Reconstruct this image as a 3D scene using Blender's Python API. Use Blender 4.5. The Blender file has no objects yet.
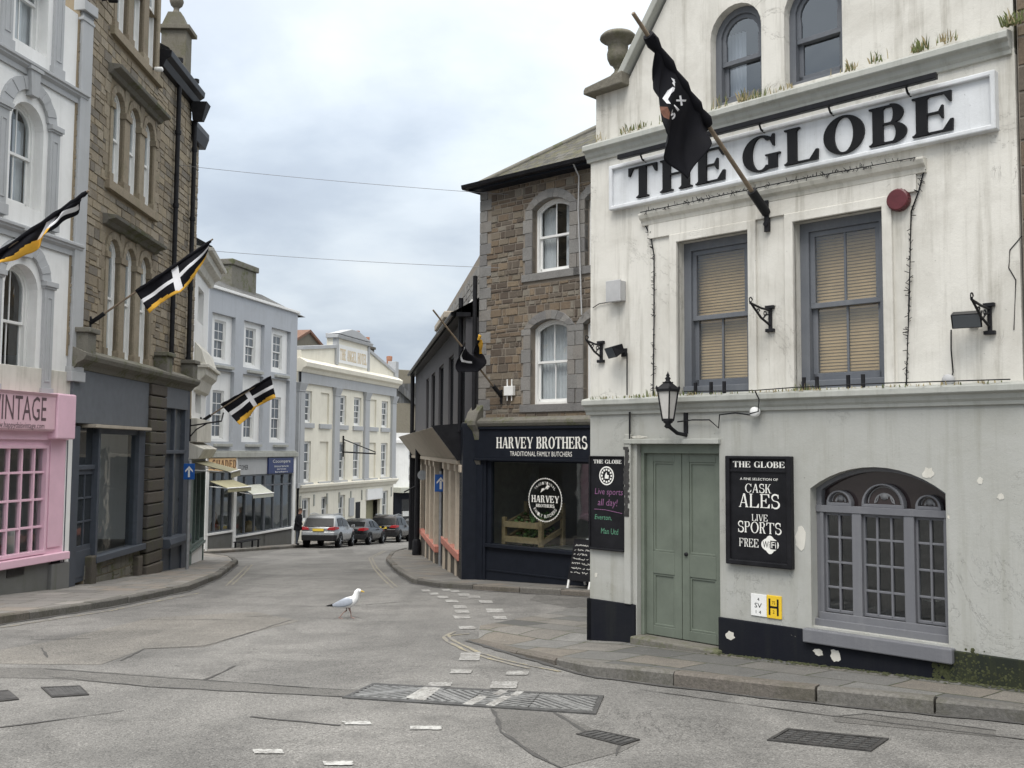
import bpy, bmesh, math, random
from mathutils import Vector, Matrix
random.seed(7)
R = math.radians
SC = bpy.context.scene
COL = SC.collection
# ------------------------------------------------------------------ camera
W, H, FPX = 1024, 768, 996.0
EYE = Vector((0, 0, 1.6))
PITCH, ROLL, SLOPE = math.atan(66 / FPX), R(0.4), 0.066
_F = Vector((0, math.cos(PITCH), math.sin(PITCH)))
_U0 = Vector((0, -math.sin(PITCH), math.cos(PITCH)))
_R0 = Vector((1, 0, 0))
_R = _R0 * math.cos(ROLL) + _U0 * math.sin(ROLL)
_U = _U0 * math.cos(ROLL) - _R0 * math.sin(ROLL)
cam = bpy.data.cameras.new('camera')
cam.sensor_width = 36; cam.lens = 36 * FPX / W; cam.clip_end = 3000; cam.clip_start = .05
camo = bpy.data.objects.new('camera', cam); COL.objects.link(camo); SC.camera = camo
camo.matrix_world = Matrix(((_R.x, _U.x, -_F.x, EYE.x), (_R.y, _U.y, -_F.y, EYE.y), (_R.z, _U.z, -_F.z, EYE.z), (0, 0, 0, 1)))

def ray(px, py):
    return _R * ((px - W / 2) / FPX) - _U * ((py - H / 2) / FPX) + _F
def G(px, py, lift=0.0):
    """point of the street surface (raised by lift) seen at a pixel of the photograph"""
    d = ray(px, py); t = (lift - EYE.z) / (d.z + SLOPE * d.y)
    return EYE + d * t
def road_z(y): return -SLOPE * y
def plane_hit(px, py, p0, n):
    d = ray(px, py); return EYE + d * ((p0 - EYE).dot(n) / d.dot(n))

# ------------------------------------------------------------------ objects
OFF = {}
def props(o, label=None, cat=None, group=None, kind=None):
    if label: o['label'] = label
    if cat: o['category'] = cat
    if group: o['group'] = group
    if kind: o['kind'] = kind
    return o
def empty(name, loc, rz=0, label=None, cat=None, group=None):
    o = bpy.data.objects.new(name, None); COL.objects.link(o)
    o.location = loc; o.rotation_euler = (0, 0, rz); o.empty_display_size = .2
    OFF[o.name] = Vector((0, 0, 0))
    return props(o, label, cat, group)

class MB:
    def __init__(s): s.v = []; s.f = []; s.m = []; s.r = []; s.sm = []
    def add(s, vs, fs, m=0, r=None, sm=False):
        b = len(s.v); s.v += [tuple(v) for v in vs]
        if r is None: r = random.random()
        for f in fs: s.f.append([b + i for i in f]); s.m.append(m); s.r.append(r); s.sm.append(sm)
    def box(s, x0, x1, y0, y1, z0, z1, m=0, r=None):
        s.add([(x0, y0, z0), (x1, y0, z0), (x1, y1, z0), (x0, y1, z0), (x0, y0, z1), (x1, y0, z1), (x1, y1, z1), (x0, y1, z1)],
              [(0, 1, 5, 4), (1, 2, 6, 5), (2, 3, 7, 6), (3, 0, 4, 7), (4, 5, 6, 7), (3, 2, 1, 0)], m, r); return s
    def hexa(s, p, m=0, r=None):
        s.add(p, [(0, 1, 5, 4), (1, 2, 6, 5), (2, 3, 7, 6), (3, 0, 4, 7), (4, 5, 6, 7), (3, 2, 1, 0)], m, r); return s
    def prism(s, poly, y0, y1, m=0, r=None):
        """polygon in (s,z), front at y0, back at y1"""
        a = sum(poly[i][0] * poly[(i + 1) % len(poly)][1] - poly[(i + 1) % len(poly)][0] * poly[i][1] for i in range(len(poly)))
        if a < 0: poly = poly[::-1]
        n = len(poly)
        vs = [(p[0], y0, p[1]) for p in poly] + [(p[0], y1, p[1]) for p in poly]
        s.add(vs, [tuple(range(n)), tuple(range(2 * n - 1, n - 1, -1))] + [(i, i + n, (i + 1) % n + n, (i + 1) % n) for i in range(n)], m, r); return s
    def profile(s, prof, x0, x1, m=0, r=None):
        """moulding: closed profile in (y,z) swept along x"""
        a = sum(prof[i][0] * prof[(i + 1) % len(prof)][1] - prof[(i + 1) % len(prof)][0] * prof[i][1] for i in range(len(prof)))
        if a < 0: prof = prof[::-1]
        n = len(prof)
        vs = [(x0, p[0], p[1]) for p in prof] + [(x1, p[0], p[1]) for p in prof]
        s.add(vs, [tuple(range(n - 1, -1, -1)), tuple(range(n, 2 * n))] + [(i, (i + 1) % n, (i + 1) % n + n, i + n) for i in range(n)], m, r); return s
    def tube(s, pts, r, n=8, m=0, r2=None, sm=True):
        pts = [Vector(p) for p in pts]; k = len(pts); vs = []
        for i, p in enumerate(pts):
            t = (pts[min(i + 1, k - 1)] - pts[max(i - 1, 0)]).normalized()
            a = t.cross(Vector((0, 0, 1)))
            if a.length < .05: a = t.cross(Vector((1, 0, 0)))
            a.normalize(); b = t.cross(a)
            rr = r[i] if isinstance(r, (list, tuple)) else (r if r2 is None else r + (r2 - r) * i / (k - 1))
            vs += [p + a * (rr * math.cos(2 * math.pi * j / n)) + b * (rr * math.sin(2 * math.pi * j / n)) for j in range(n)]
        fs = [(i * n + j, (i + 1) * n + j, (i + 1) * n + (j + 1) % n, i * n + (j + 1) % n) for i in range(k - 1) for j in range(n)]
        s.add(vs, fs, m, None, sm); s.add(vs[:n], [tuple(range(n))], m); s.add(vs[-n:], [tuple(range(n - 1, -1, -1))], m); return s
    def lathe(s, prof, c=(0, 0, 0), n=16, m=0, sm=True, axis='z'):
        def P(r, h, a):
            q = (r * math.cos(a), r * math.sin(a), h)
            if axis == 'y': q = (q[0], q[2], q[1])
            if axis == 'x': q = (q[2], q[0], q[1])
            return (q[0] + c[0], q[1] + c[1], q[2] + c[2])
        vs = [P(r, h, 2 * math.pi * j / n) for r, h in prof for j in range(n)]
        fs = [(i * n + j, i * n + (j + 1) % n, (i + 1) * n + (j + 1) % n, (i + 1) * n + j) for i in range(len(prof) - 1) for j in range(n)]
        if axis == 'y': fs = [f[::-1] for f in fs]
        s.add(vs, fs, m, None, sm)
        e = [tuple(range(n - 1, -1, -1)), tuple(range(n))]
        if axis == 'y': e = [x[::-1] for x in e]
        if prof[0][0] > 1e-4: s.add(vs[:n], [e[0]], m)
        if prof[-1][0] > 1e-4: s.add(vs[-n:], [e[1]], m)
        return s
    def ring(s, outer, inner, y0, y1, m=0, closed=True):
        n = len(outer); k = n if closed else n - 1
        vs = [(p[0], y0, p[1]) for p in outer] + [(p[0], y0, p[1]) for p in inner] + [(p[0], y1, p[1]) for p in inner] + [(p[0], y1, p[1]) for p in outer]
        fs = []
        for i in range(k):
            j = (i + 1) % n
            fs += [(i, j, n + j, n + i), (n + i, n + j, 2 * n + j, 2 * n + i), (3 * n + i, 3 * n + j, j, i)]
        s.add(vs, fs, m); return s
    def strip(s, quads, y, d=.004, m=0):
        for q in quads: s.prism(q, y, y + d, m)
    def build(s, name, mats, parent=None, F=None, bevel=0, label=None, cat=None, group=None, kind=None, weld=False, recalc=False):
        if not isinstance(mats, (list, tuple)): mats = [mats]
        me = bpy.data.meshes.new(name)
        off = Vector((0, 0, 0)); vs = s.v
        if parent is not None: off = OFF.get(parent.name, off)
        elif vs:
            xs, ys, zs = zip(*vs); off = Vector(((min(xs) + max(xs)) / 2, (min(ys) + max(ys)) / 2, min(zs)))
        me.from_pydata([(v[0] - off.x, v[1] - off.y, v[2] - off.z) for v in vs], [], s.f)
        for mt in mats: me.materials.append(mt)
        me.polygons.foreach_set('material_index', s.m)
        me.polygons.foreach_set('use_smooth', s.sm)
        at = me.attributes.new('rnd', 'FLOAT', 'FACE'); at.data.foreach_set('value', s.r)
        me.update()
        if weld or recalc:
            bm = bmesh.new(); bm.from_mesh(me)
            if weld: bmesh.ops.remove_doubles(bm, verts=bm.verts, dist=1e-4)
            if recalc: bmesh.ops.recalc_face_normals(bm, faces=bm.faces)
            bm.to_mesh(me); bm.free()
        o = bpy.data.objects.new(name, me); COL.objects.link(o)
        if parent is not None: o.parent = parent; OFF[o.name] = off
        else:
            OFF[o.name] = off
            if F is not None: o.matrix_world = F.mat @ Matrix.Translation(off)
            else: o.location = off
        if bevel:
            b = o.modifiers.new('edge', 'BEVEL'); b.width = bevel; b.segments = 2; b.limit_method = 'ANGLE'; b.angle_limit = R(40)
        return props(o, label, cat, group, kind)

class Facade:
    """vertical plane: local x along the front (to the right seen from the street), local y into the building, local z up"""
    def __init__(s, x, y, dx, dy):
        s.o = Vector((x, y, 0)); s.d = Vector((dx, dy, 0)).normalized(); s.n = Vector((s.d.y, -s.d.x, 0))
        s.rz = math.atan2(s.d.y, s.d.x); s.mat = Matrix.Translation(s.o) @ Matrix.Rotation(s.rz, 4, 'Z')
    def P(s, px, py, out=0):
        h = plane_hit(px, py, s.o + s.n * out, s.n) - s.o
        return h.dot(s.d), h.z
    def rect(s, x0, y0, x1, y1, out=0):
        """axis aligned rectangle in the facade whose corners are seen near these pixels"""
        a, b = s.P(x0, y0, out), s.P(x1, y1, out)
        return min(a[0], b[0]), max(a[0], b[0]), min(a[1], b[1]), max(a[1], b[1])
    def X(s, px, py, out=0): return s.P(px, py, out)[0]
    def Z(s, px, py, out=0): return s.P(px, py, out)[1]
    def world(s, x, y, z): return s.mat @ Vector((x, y, z))
    def thing(s, name, label, cat, at=(0, 0, 0), group=None):
        at = Vector(at); o = empty(name, s.mat @ at, s.rz, label, cat, group); OFF[o.name] = at; return o

# ------------------------------------------------------------------ shapes for walls
def arch(s0, s1, zs, rise, n=12):
    w = (s1 - s0) / 2; c = (s0 + s1) / 2
    if rise <= 1e-4: return [(s0, zs), (s1, zs)]
    Rr = (w * w + rise * rise) / (2 * rise); cz = zs + rise - Rr
    a0 = math.atan2(zs - cz, -w); a1 = math.atan2(zs - cz, w)
    if a0 < 0: a0 += 2 * math.pi
    return [(c + Rr * math.cos(a0 + (a1 - a0) * i / n), cz + Rr * math.sin(a0 + (a1 - a0) * i / n)) for i in range(n + 1)]
def outline(s0, s1, z0, z1, rise=0, n=12):
    """closed outline, from bottom left up, over and down to bottom right"""
    return [(s0, z0)] + arch(s0, s1, z1 - rise, rise, n) + [(s1, z0)]
def wall(mb, s0, s1, z0, z1, holes=(), y=0.0, rev=.2, m=0, mr=None):
    mr = m if mr is None else mr
    xs = sorted({s0, s1} | {v for h in holes for v in h[:2] if s0 < v < s1}); zs = sorted({z0, z1} | {v for h in holes for v in h[2:4] if z0 < v < z1})
    for i in range(len(xs) - 1):
        for j in range(len(zs) - 1):
            cx, cz = (xs[i] + xs[i + 1]) / 2, (zs[j] + zs[j + 1]) / 2
            if any(h[0] < cx < h[1] and h[2] < cz < h[3] for h in holes): continue
            mb.add([(xs[i], y, zs[j]), (xs[i + 1], y, zs[j]), (xs[i + 1], y, zs[j + 1]), (xs[i], y, zs[j + 1])], [(0, 1, 2, 3)], m)
    for h in holes:
        rise = h[4] if len(h) > 4 else 0
        o = outline(h[0], h[1], h[2], h[3], rise)
        for a, b in zip(o, o[1:] + o[:1]):
            mb.add([(a[0], y, a[1]), (b[0], y, b[1]), (b[0], y + rev, b[1]), (a[0], y + rev, a[1])], [(0, 1, 2, 3)], mr)
        if rise > 0:
            for a, b in zip(o[1:-2], o[2:-1]):
                q = [(a[0], y, a[1]), (b[0], y, b[1]), (b[0], y, h[3]), (a[0], y, h[3])]
                mb.add(q, [(0, 1, 2, 3)], m)
def shell(mb, s0, s1, y1, z0, z1, m=0, y0=0.0, top=True):
    """side walls, back wall and a lid of a building behind its front"""
    mb.add([(s0, y0, z0), (s0, y1, z0), (s0, y1, z1), (s0, y0, z1)], [(3, 2, 1, 0)], m)
    mb.add([(s1, y0, z0), (s1, y1, z0), (s1, y1, z1), (s1, y0, z1)], [(0, 1, 2, 3)], m)
    mb.add([(s0, y1, z0), (s1, y1, z0), (s1, y1, z1), (s0, y1, z1)], [(3, 2, 1, 0)], m)
    if top: mb.add([(s0, y0, z1), (s1, y0, z1), (s1, y1, z1), (s0, y1, z1)], [(0, 1, 2, 3)], m)
def stones(mb, s0, s1, z0, z1, rh, sw, block, y=0.0, proud=.014, gap=.008, m=0):
    """squared rubble: rows of blocks of uneven size; block(za,zb) gives the intervals taken by openings"""
    z = z0
    while z < z1 - .02:
        h = random.uniform(*rh); zb = min(z + h, z1)
        if z1 - zb < rh[0] * .5: zb = z1
        segs = [(s0, s1)]
        for a, b in block(z, zb):
            segs = [q for p in segs for q in ((p[0], min(p[1], a)), (max(p[0], b), p[1])) if q[1] - q[0] > .03]
        for a, b in segs:
            x = a
            while x < b - .01:
                w = random.uniform(*sw); xe = x + w
                if b - xe < sw[0] * .6: xe = b
                subs = [(z, zb)]
                if zb - z > .2 and random.random() < .25: zm = z + (zb - z) * random.uniform(.4, .6); subs = [(z, zm), (zm, zb)]
                for za, zc in subs:
                    p = proud * random.uniform(.4, 1.2); g = gap; c = gap + .008
                    j = lambda: random.uniform(-.006, .006)
                    o = [(x + g, za + g), (xe - g, za + g), (xe - g, zc - g), (x + g, zc - g)]
                    i = [(x + c + j(), za + c + j()), (xe - c + j(), za + c + j()), (xe - c + j(), zc - c + j()), (x + c + j(), zc - c + j())]
                    mb.add([(q[0], y + .002, q[1]) for q in o] + [(q[0], y - p, q[1]) for q in i],
                           [(4, 5, 6, 7), (0, 1, 5, 4), (1, 2, 6, 5), (2, 3, 7, 6), (3, 0, 4, 7)], m)
                x = xe
        z = zb
def arch_block(w, h, za, zb, foot=.12):
    """interval a dressed opening takes from a row of stones"""
    s0, s1, z0, z1, rise = h; zm = (za + zb) / 2; zs = z1 - rise
    if zb < z0 - foot or zm > z1 + w: return None
    if zm <= zs: return (s0 - w - .03, s1 + w + .03)
    hw = (s1 - s0) / 2 + w; rr = rise + w; Rr = (hw * hw + rr * rr) / (2 * rr); cz = zs + rr - Rr; c = (s0 + s1) / 2
    x = math.sqrt(max(Rr * Rr - (zm - cz) ** 2, 0)) - .03
    return (c - x, c + x) if x > 0 else None
def surround(mb, h, w, y0, y1, bl=.3, m=0, vouss=9, zpad=0):
    """dressed stone jambs and an arch of wedge stones round an opening (s0,s1,z0,z1,rise)"""
    s0, s1, z0, z1, rise = h
    zs = z1 - rise; z = z0
    k = 0
    while z < zs - .02:
        zb = min(z + bl, zs)
        if zs - zb < bl * .4: zb = zs
        e = w + (.07 if k % 2 else 0)
        p = y0 - random.uniform(0, .008)
        mb.box(s0 - e, s0, p, y1, z + .004, zb - .004, m); mb.box(s1, s1 + e, p, y1, z + .004, zb - .004, m)
        z = zb; k += 1
    inner = arch(s0, s1, zs, rise, vouss) if rise > 0 else [(s0 + (s1 - s0) * i / vouss, zs) for i in range(vouss + 1)]
    outer = arch(s0 - w, s1 + w, zs, rise + w, vouss) if rise > 0 else [(s0 - w + (s1 - s0 + 2 * w) * i / vouss, zs + w) for i in range(vouss + 1)]
    for i in range(vouss):
        mb.prism([inner[i], inner[i + 1], outer[i + 1], outer[i]], y0 - random.uniform(0, .01), y1, m)

def sash(parent, h, y, mf, mg, ft=.07, st=.05, cols=2, mid=.5, bars=.025, rows=(1, 1), name='window', extra=None, mextra=None, sill=None, msill=None, topbar=True):
    """a box-framed sliding sash window standing y behind the wall face; extra = 'blind' | 'curtains'"""
    s0, s1, z0, z1 = h[:4]; rise = h[4] if len(h) > 4 else 0
    mb = MB(); ins = lambda d: outline(s0 + d, s1 - d, z0 + d, z1 - d, max(rise - d * .4, 0) if rise else 0)
    zm = z0 + (z1 - z0) * mid
    mb.ring(ins(0), ins(ft), y, y + .14)
    a0, a1 = s0 + ft, s1 - ft
    # lower sash (inner), upper sash (outer)
    mb.box(a0, a1, y + .075, y + .115, z0 + ft, z0 + ft + st * 1.5)
    mb.box(a0, a0 + st, y + .075, y + .115, z0 + ft, zm); mb.box(a1 - st, a1, y + .075, y + .115, z0 + ft, zm)
    mb.box(a0, a1, y + .03, y + .117, zm - .025, zm + .03)
    iu = outline(a0, a1, zm + .03, z1 - ft, max(rise - ft * .4, 0) if rise else 0); ii = outline(a0 + st, a1 - st, zm + .03, z1 - ft - st, max(rise - (ft + st) * .4, 0) if rise else 0)
    mb.ring(iu, ii, y + .03, y + .07, closed=False)
    def zt(x):
        if not rise: return z1 - ft - .01
        o = arch(a0, a1, z1 - rise, max(rise - ft, .01) , 24)
        for p, q in zip(o, o[1:]):
            if p[0] <= x <= q[0]: return p[1] + (q[1] - p[1]) * (x - p[0]) / max(q[0] - p[0], 1e-6)
        return z1 - rise
    for c in range(1, cols):
        x = a0 + st + (a1 - a0 - 2 * st) * c / cols
        mb.box(x - bars / 2, x + bars / 2, y + .08, y + .105, z0 + ft + .01, zm - .01)
        
        if topbar: mb.box(x - bars / 2, x + bars / 2, y + .04, y + .065, zm + .02, zt(x))
    for k, (za, zb, yy) in enumerate(((z0 + ft + st * 1.5, zm - .025, y + .082), (zm + .03, z1 - ft - st, y + .042))):
        for r in range(1, rows[k]):
            z = za + (zb - za) * r / rows[k]; mb.box(a0 + st * .5, a1 - st * .5, yy, yy + .02, z - bars / 2, z + bars / 2)
    f = mb.build(name, mf, parent, bevel=.004)
    g = MB(); g.add([(a0, y + .095, z0 + ft), (a1, y + .095, z0 + ft), (a1, y + .095, zm), (a0, y + .095, zm)], [(0, 1, 2, 3)])
    pu = outline(a0 + .002, a1 - .002, zm, z1 - ft, max(rise - ft * .4, 0) if rise else 0)
    g.add([(p[0], y + .05, p[1]) for p in pu], [tuple(range(len(pu) - 1, -1, -1))])
    g.build('pane', mg, f)
    if extra == 'blind':
        b = MB(); n = int((z1 - z0 - .1) / .034)
        for i in range(n):
            z = z0 + .06 + i * .034
            if rise and z > z1 - rise: break
            b.add([(s0 + .02, y + .15, z), (s1 - .02, y + .15, z), (s1 - .02, y + .16, z + .0325), (s0 + .02, y + .16, z + .0325)], [(0, 1, 2, 3)])
        b.build('blind', mextra, f)
    elif extra in ('curtains', 'half'):
        b = MB()
        sides = ((s0 + .02, s0 + (s1 - s0) * .36), (s1 - (s1 - s0) * .36, s1 - .02)) if extra == 'curtains' else ((s0 + .02, s0 + (s1 - s0) * .4),)
        for a, c in sides:
            n = 18; pts = [(a + (c - a) * i / n, y + .22 + .03 * math.sin(i * 1.9)) for i in range(n + 1)]
            b.add([(p[0], p[1], z0 + .03) for p in pts] + [(p[0], p[1], z1 - .03 - rise * .5) for p in pts], [(i, i + 1, n + 2 + i, n + 1 + i) for i in range(n)], sm=True)
        b.build('curtain', mextra, f)
    elif extra == 'net':
        b = MB(); n = 40; pts = [(s0 + .02 + (s1 - s0 - .04) * i / n, y + .2 + .02 * math.sin(i * 1.7)) for i in range(n + 1)]
        b.add([(p[0], p[1], z0 + .03) for p in pts] + [(p[0], p[1], z1 - .03 - rise * .3) for p in pts], [(i, i + 1, n + 2 + i, n + 1 + i) for i in range(n)], sm=True)
        b.build('curtain', mextra, f)
    if sill: MB().box(s0 - sill, s1 + sill, -sill, y + .02, z0 - .09, z0 + .004).build('sill', msill or mf, f, bevel=.008)
    return f

# ------------------------------------------------------------------ lettering
def _stroke(pts, ws):
    q = []; L = []
    for i, p in enumerate(pts):
        a = pts[max(i - 1, 0)]; b = pts[min(i + 1, len(pts) - 1)]
        dx, dy = b[0] - a[0], b[1] - a[1]; l = math.hypot(dx, dy) or 1
        nx, ny = -dy / l * ws[i] / 2, dx / l * ws[i] / 2
        L.append(((p[0] + nx, p[1] + ny), (p[0] - nx, p[1] - ny)))
    for (a, b), (c, d) in zip(L, L[1:]): q.append([a, b, d, c])
    return q
def glyph(ch, t=.2, h=.05, sl=.07, sh=.045):
    rc = lambda x0, x1, y0, y1: [(x0, y0), (x1, y0), (x1, y1), (x0, y1)]
    def stem(x, w=t, a=True, b=True):
        p = [rc(x, x + w, 0, 1)]
        if b: p.append(rc(x - sl, x + w + sl, 0, sh)); p.append([(x - sl * .6, sh), (x, sh), (x, sh + .05)]); p.append([(x + w, sh), (x + w + sl * .6, sh), (x + w, sh + .05)])
        if a: p.append(rc(x - sl, x + w + sl, 1 - sh, 1)); p.append([(x - sl * .6, 1 - sh), (x, 1 - sh - .05), (x, 1 - sh)]); p.append([(x + w, 1 - sh), (x + w, 1 - sh - .05), (x + w + sl * .6, 1 - sh)])
        return p
    def ring(cx, cy, rx, ry, tx, ty, a0, a1, n=20):
        P = []
        for i in range(n):
            a, b = R(a0 + (a1 - a0) * i / n), R(a0 + (a1 - a0) * (i + 1) / n)
            f = lambda r1, r2, g: (cx + r1 * math.cos(g), cy + r2 * math.sin(g))
            P.append([f(rx, ry, a), f(rx, ry, b), f(rx - tx, ry - ty, b), f(rx - tx, ry - ty, a)])
        return P
    diag = lambda x0, y0, x1, y1, w: [(x0, y0), (x0 + w, y0), (x1 + w, y1), (x1, y1)]
    s = sl
    if ch == ' ': return [], .38
    if ch == 'I': return stem(s), t + 2 * s
    if ch == 'H': w = .52; return stem(s) + stem(s + w) + [rc(s + t, s + w, .49, .49 + h)], w + t + 2 * s
    if ch == 'N': w = .55; return stem(s, h * 1.4, True, True) + stem(s + w, h * 1.4, True, False) + [diag(s, 1, s + w - t * .6, 0, t)], w + h + 2 * s
    if ch == 'T':
        w = .82; c = w / 2
        return stem(c - t / 2, t, False, True) + [rc(0, w, 1 - h, 1), [(0, 1), (0, .74), (.04, .74), (.13, 1 - h)], [(w, 1), (w - .13, 1 - h), (w - .04, .74), (w, .74)]], w
    if ch in 'EFL':
        w = .66; p = stem(s); x = s + t
        if ch in 'EF': p += [rc(x, s + w, 1 - h, 1), [(s + w, 1), (s + w - .14, 1 - h), (s + w - .04, .74), (s + w, .74)], rc(x, x + .22, .49, .49 + h), [(x + .2, .515), (x + .27, .68), (x + .3, .68), (x + .3, .35), (x + .27, .35)]]
        if ch in 'EL': p += [rc(x, s + w + .02, 0, h), [(s + w + .02, 0), (s + w + .03, .29), (s + w - .02, .29), (s + w - .16, h)]]
        return p, w + s + .05
    if ch == 'O': return ring(.43, .5, .43, .52, t * 1.08, h, 0, 360, 36), .86
    if ch == 'Q': return ring(.43, .5, .43, .52, t * 1.08, h, 0, 360, 36) + _stroke([(.45, .1), (.6, -.1), (.8, -.15)], [t * .6, t * .6, h]), .86
    if ch in 'CG':
        p = ring(.43, .5, .43, .52, t * 1.08, h, 48, 312, 30)
        p.append([(.72, 1), (.76, 1), (.76, .66), (.73, .66), (.65, .86), (.68, .9)])
        if ch == 'C': p.append([(.72, .12), (.68, .1), (.64, .16), (.73, .3), (.77, .3)]); return p, .8
        p += [rc(.62, .62 + t, 0.03, .42), rc(.55, .62 + t + s, .40, .40 + sh)]; return p, .62 + t + s
    if ch in 'BPRD':
        p = stem(s); x = s + t
        if ch == 'D': return p + [rc(x, x + .1, 1 - h, 1), rc(x, x + .1, 0, h)] + ring(x + .08, .5, .42, .5, t, h, -90, 90), x + .5
        p += [rc(x, x + .16, 1 - h, 1), rc(x, x + .16, .5, .5 + h)] + ring(x + .14, .75 + h / 4, .26, .25 + h / 4, t * .95, h, -90, 90, 16)
        if ch == 'B': p += [rc(x, x + .18, 0, h)] + ring(x + .16, .26, .3, .26 + h * .2, t, h, -90, 90, 16); return p, x + .47
        if ch == 'R': p += [diag(x + .12, .5, x + .3, 0, t * .95), rc(x + .3, x + .3 + t + s, 0, sh)]; return p, x + .3 + t + s
        return p, x + .42
    if ch == 'A': return [diag(.06, 0, .42 - h, 1, h * 1.3), diag(.58, 0, .36, 1, t), rc(.19, .62, .3, .3 + h), rc(0, .06 + h + s * 1.2, 0, sh), rc(.58 - s, .58 + t + s, 0, sh)], .58 + t + s
    if ch == 'V': return [diag(.36, 0, .1, 1, t), diag(.45, 0, .74, 1, h * 1.3), rc(.1 - s, .1 + t + s, 1 - sh, 1), rc(.74 - s, .74 + h + s, 1 - sh, 1)], .84
    if ch == 'Y': return stem(.36, t, False, True)[1:] + [rc(.36, .36 + t, 0, .45), diag(.36, .42, .06, 1, t), diag(.5, .42, .74, 1, h * 1.3), rc(.06 - s * .7, .06 + t + s, 1 - sh, 1), rc(.74 - s, .74 + h + s, 1 - sh, 1)], .84
    if ch == 'K': return stem(s) + [diag(s + t, .42, s + t + .36, 1, h * 1.4), diag(s + t + .1, .55, s + t + .32, 0, t), rc(s + t + .28, s + t * 2 + .36 + s, 0, sh), rc(s + t + .26, s + t + .5, 1 - sh, 1)], s * 2 + 2 * t + .38
    if ch == 'U': return stem(s, t, True, False)[0:0] + [rc(s, s + t, .3, 1), rc(s - s * .9, s + t + s, 1 - sh, 1), rc(.6, .6 + h, .3, 1), rc(.6 - s, .6 + h + s, 1 - sh, 1)] + ring((s + .6 + h) / 2, .3, (.6 + h - s) / 2, .31, t * .9, h, 180, 360), .6 + h + s
    if ch == 'M': return stem(s, h * 1.4) + stem(.72, t) + [diag(s, 1, .42, 0, t * .9), diag(.45, 0, .76, 1, h)], .72 + t + s
    if ch == 'S':
        pts = []; ws = []
        for i in range(15): a = R(25 + 245 * i / 14); pts.append((.33 + .25 * math.cos(a), .755 + .235 * math.sin(a))); ws.append(h + (t * .9 - h) * max(0, math.sin(math.pi * min(1, (i + 3) / 17))) ** 2)
        for i in range(1, 16): a = R(90 - 245 * i / 15); pts.append((.34 + .28 * math.cos(a), .265 + .255 * math.sin(a))); ws.append(h + (t * 1.05 - h) * max(0, math.sin(math.pi * (1 - (i + 1) / 17))) ** 2)
        return _stroke(pts, ws) + [[(.54, 1), (.58, 1), (.58, .7), (.55, .7), (.5, .85)], [(.05, 0), (.09, 0), (.13, .16), (.08, .32), (.05, .32)]], .66
    return stem(s), t + 2 * s
def serif(mb, text, s0, s1, z0, z1, y, d=.004, t=.2, h=.05, sl=.07, sh=.045, sp=.09, m=0, mapf=None):
    x = 0; P = []
    for ch in text:
        g, w = glyph(ch, t, h, sl, sh); P += [[(a + x, b) for a, b in q] for q in g]; x += w + sp
    x -= sp; k = (s1 - s0) / x
    for i, q in enumerate(P):
        mb.prism([(s0 + a * k, z0 + b * (z1 - z0)) for a, b in q], y - .0003 * (i % 5), y + d, m)
    return k * .8
_FC = {}
def sans(mb, text, s0, s1, z0, z1, y, m=0, shear=0, fn=None):
    key = (text, shear)
    if key not in _FC:
        c = bpy.data.curves.new('lettering', 'FONT'); c.body = text; c.size = 1; c.shear = shear; c.resolution_u = 2
        o = bpy.data.objects.new('lettering', c); COL.objects.link(o)
        dg = bpy.context.evaluated_depsgraph_get(); me = o.evaluated_get(dg).to_mesh()
        _FC[key] = ([tuple(v.co[:2]) for v in me.vertices], [tuple(p.vertices) for p in me.polygons])
        o.evaluated_get(dg).to_mesh_clear(); bpy.data.objects.remove(o); bpy.data.curves.remove(c)
    V, Fs = _FC[key]
    a0, a1 = min(v[0] for v in V), max(v[0] for v in V); b0, b1 = min(v[1] for v in V), max(v[1] for v in V)
    Q = [(s0 + (v[0] - a0) / (a1 - a0) * (s1 - s0), z0 + (v[1] - b0) / (b1 - b0) * (z1 - z0)) for v in V]
    if fn: mb.add([fn(*q) for q in Q], Fs, m)
    else: mb.add([(q[0], y, q[1]) for q in Q], Fs, m)
SKYOFF=(0,0,0); SKYUP=3.0; SKYLO=.8; SUN=1.5; EXPO=0.36
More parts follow.
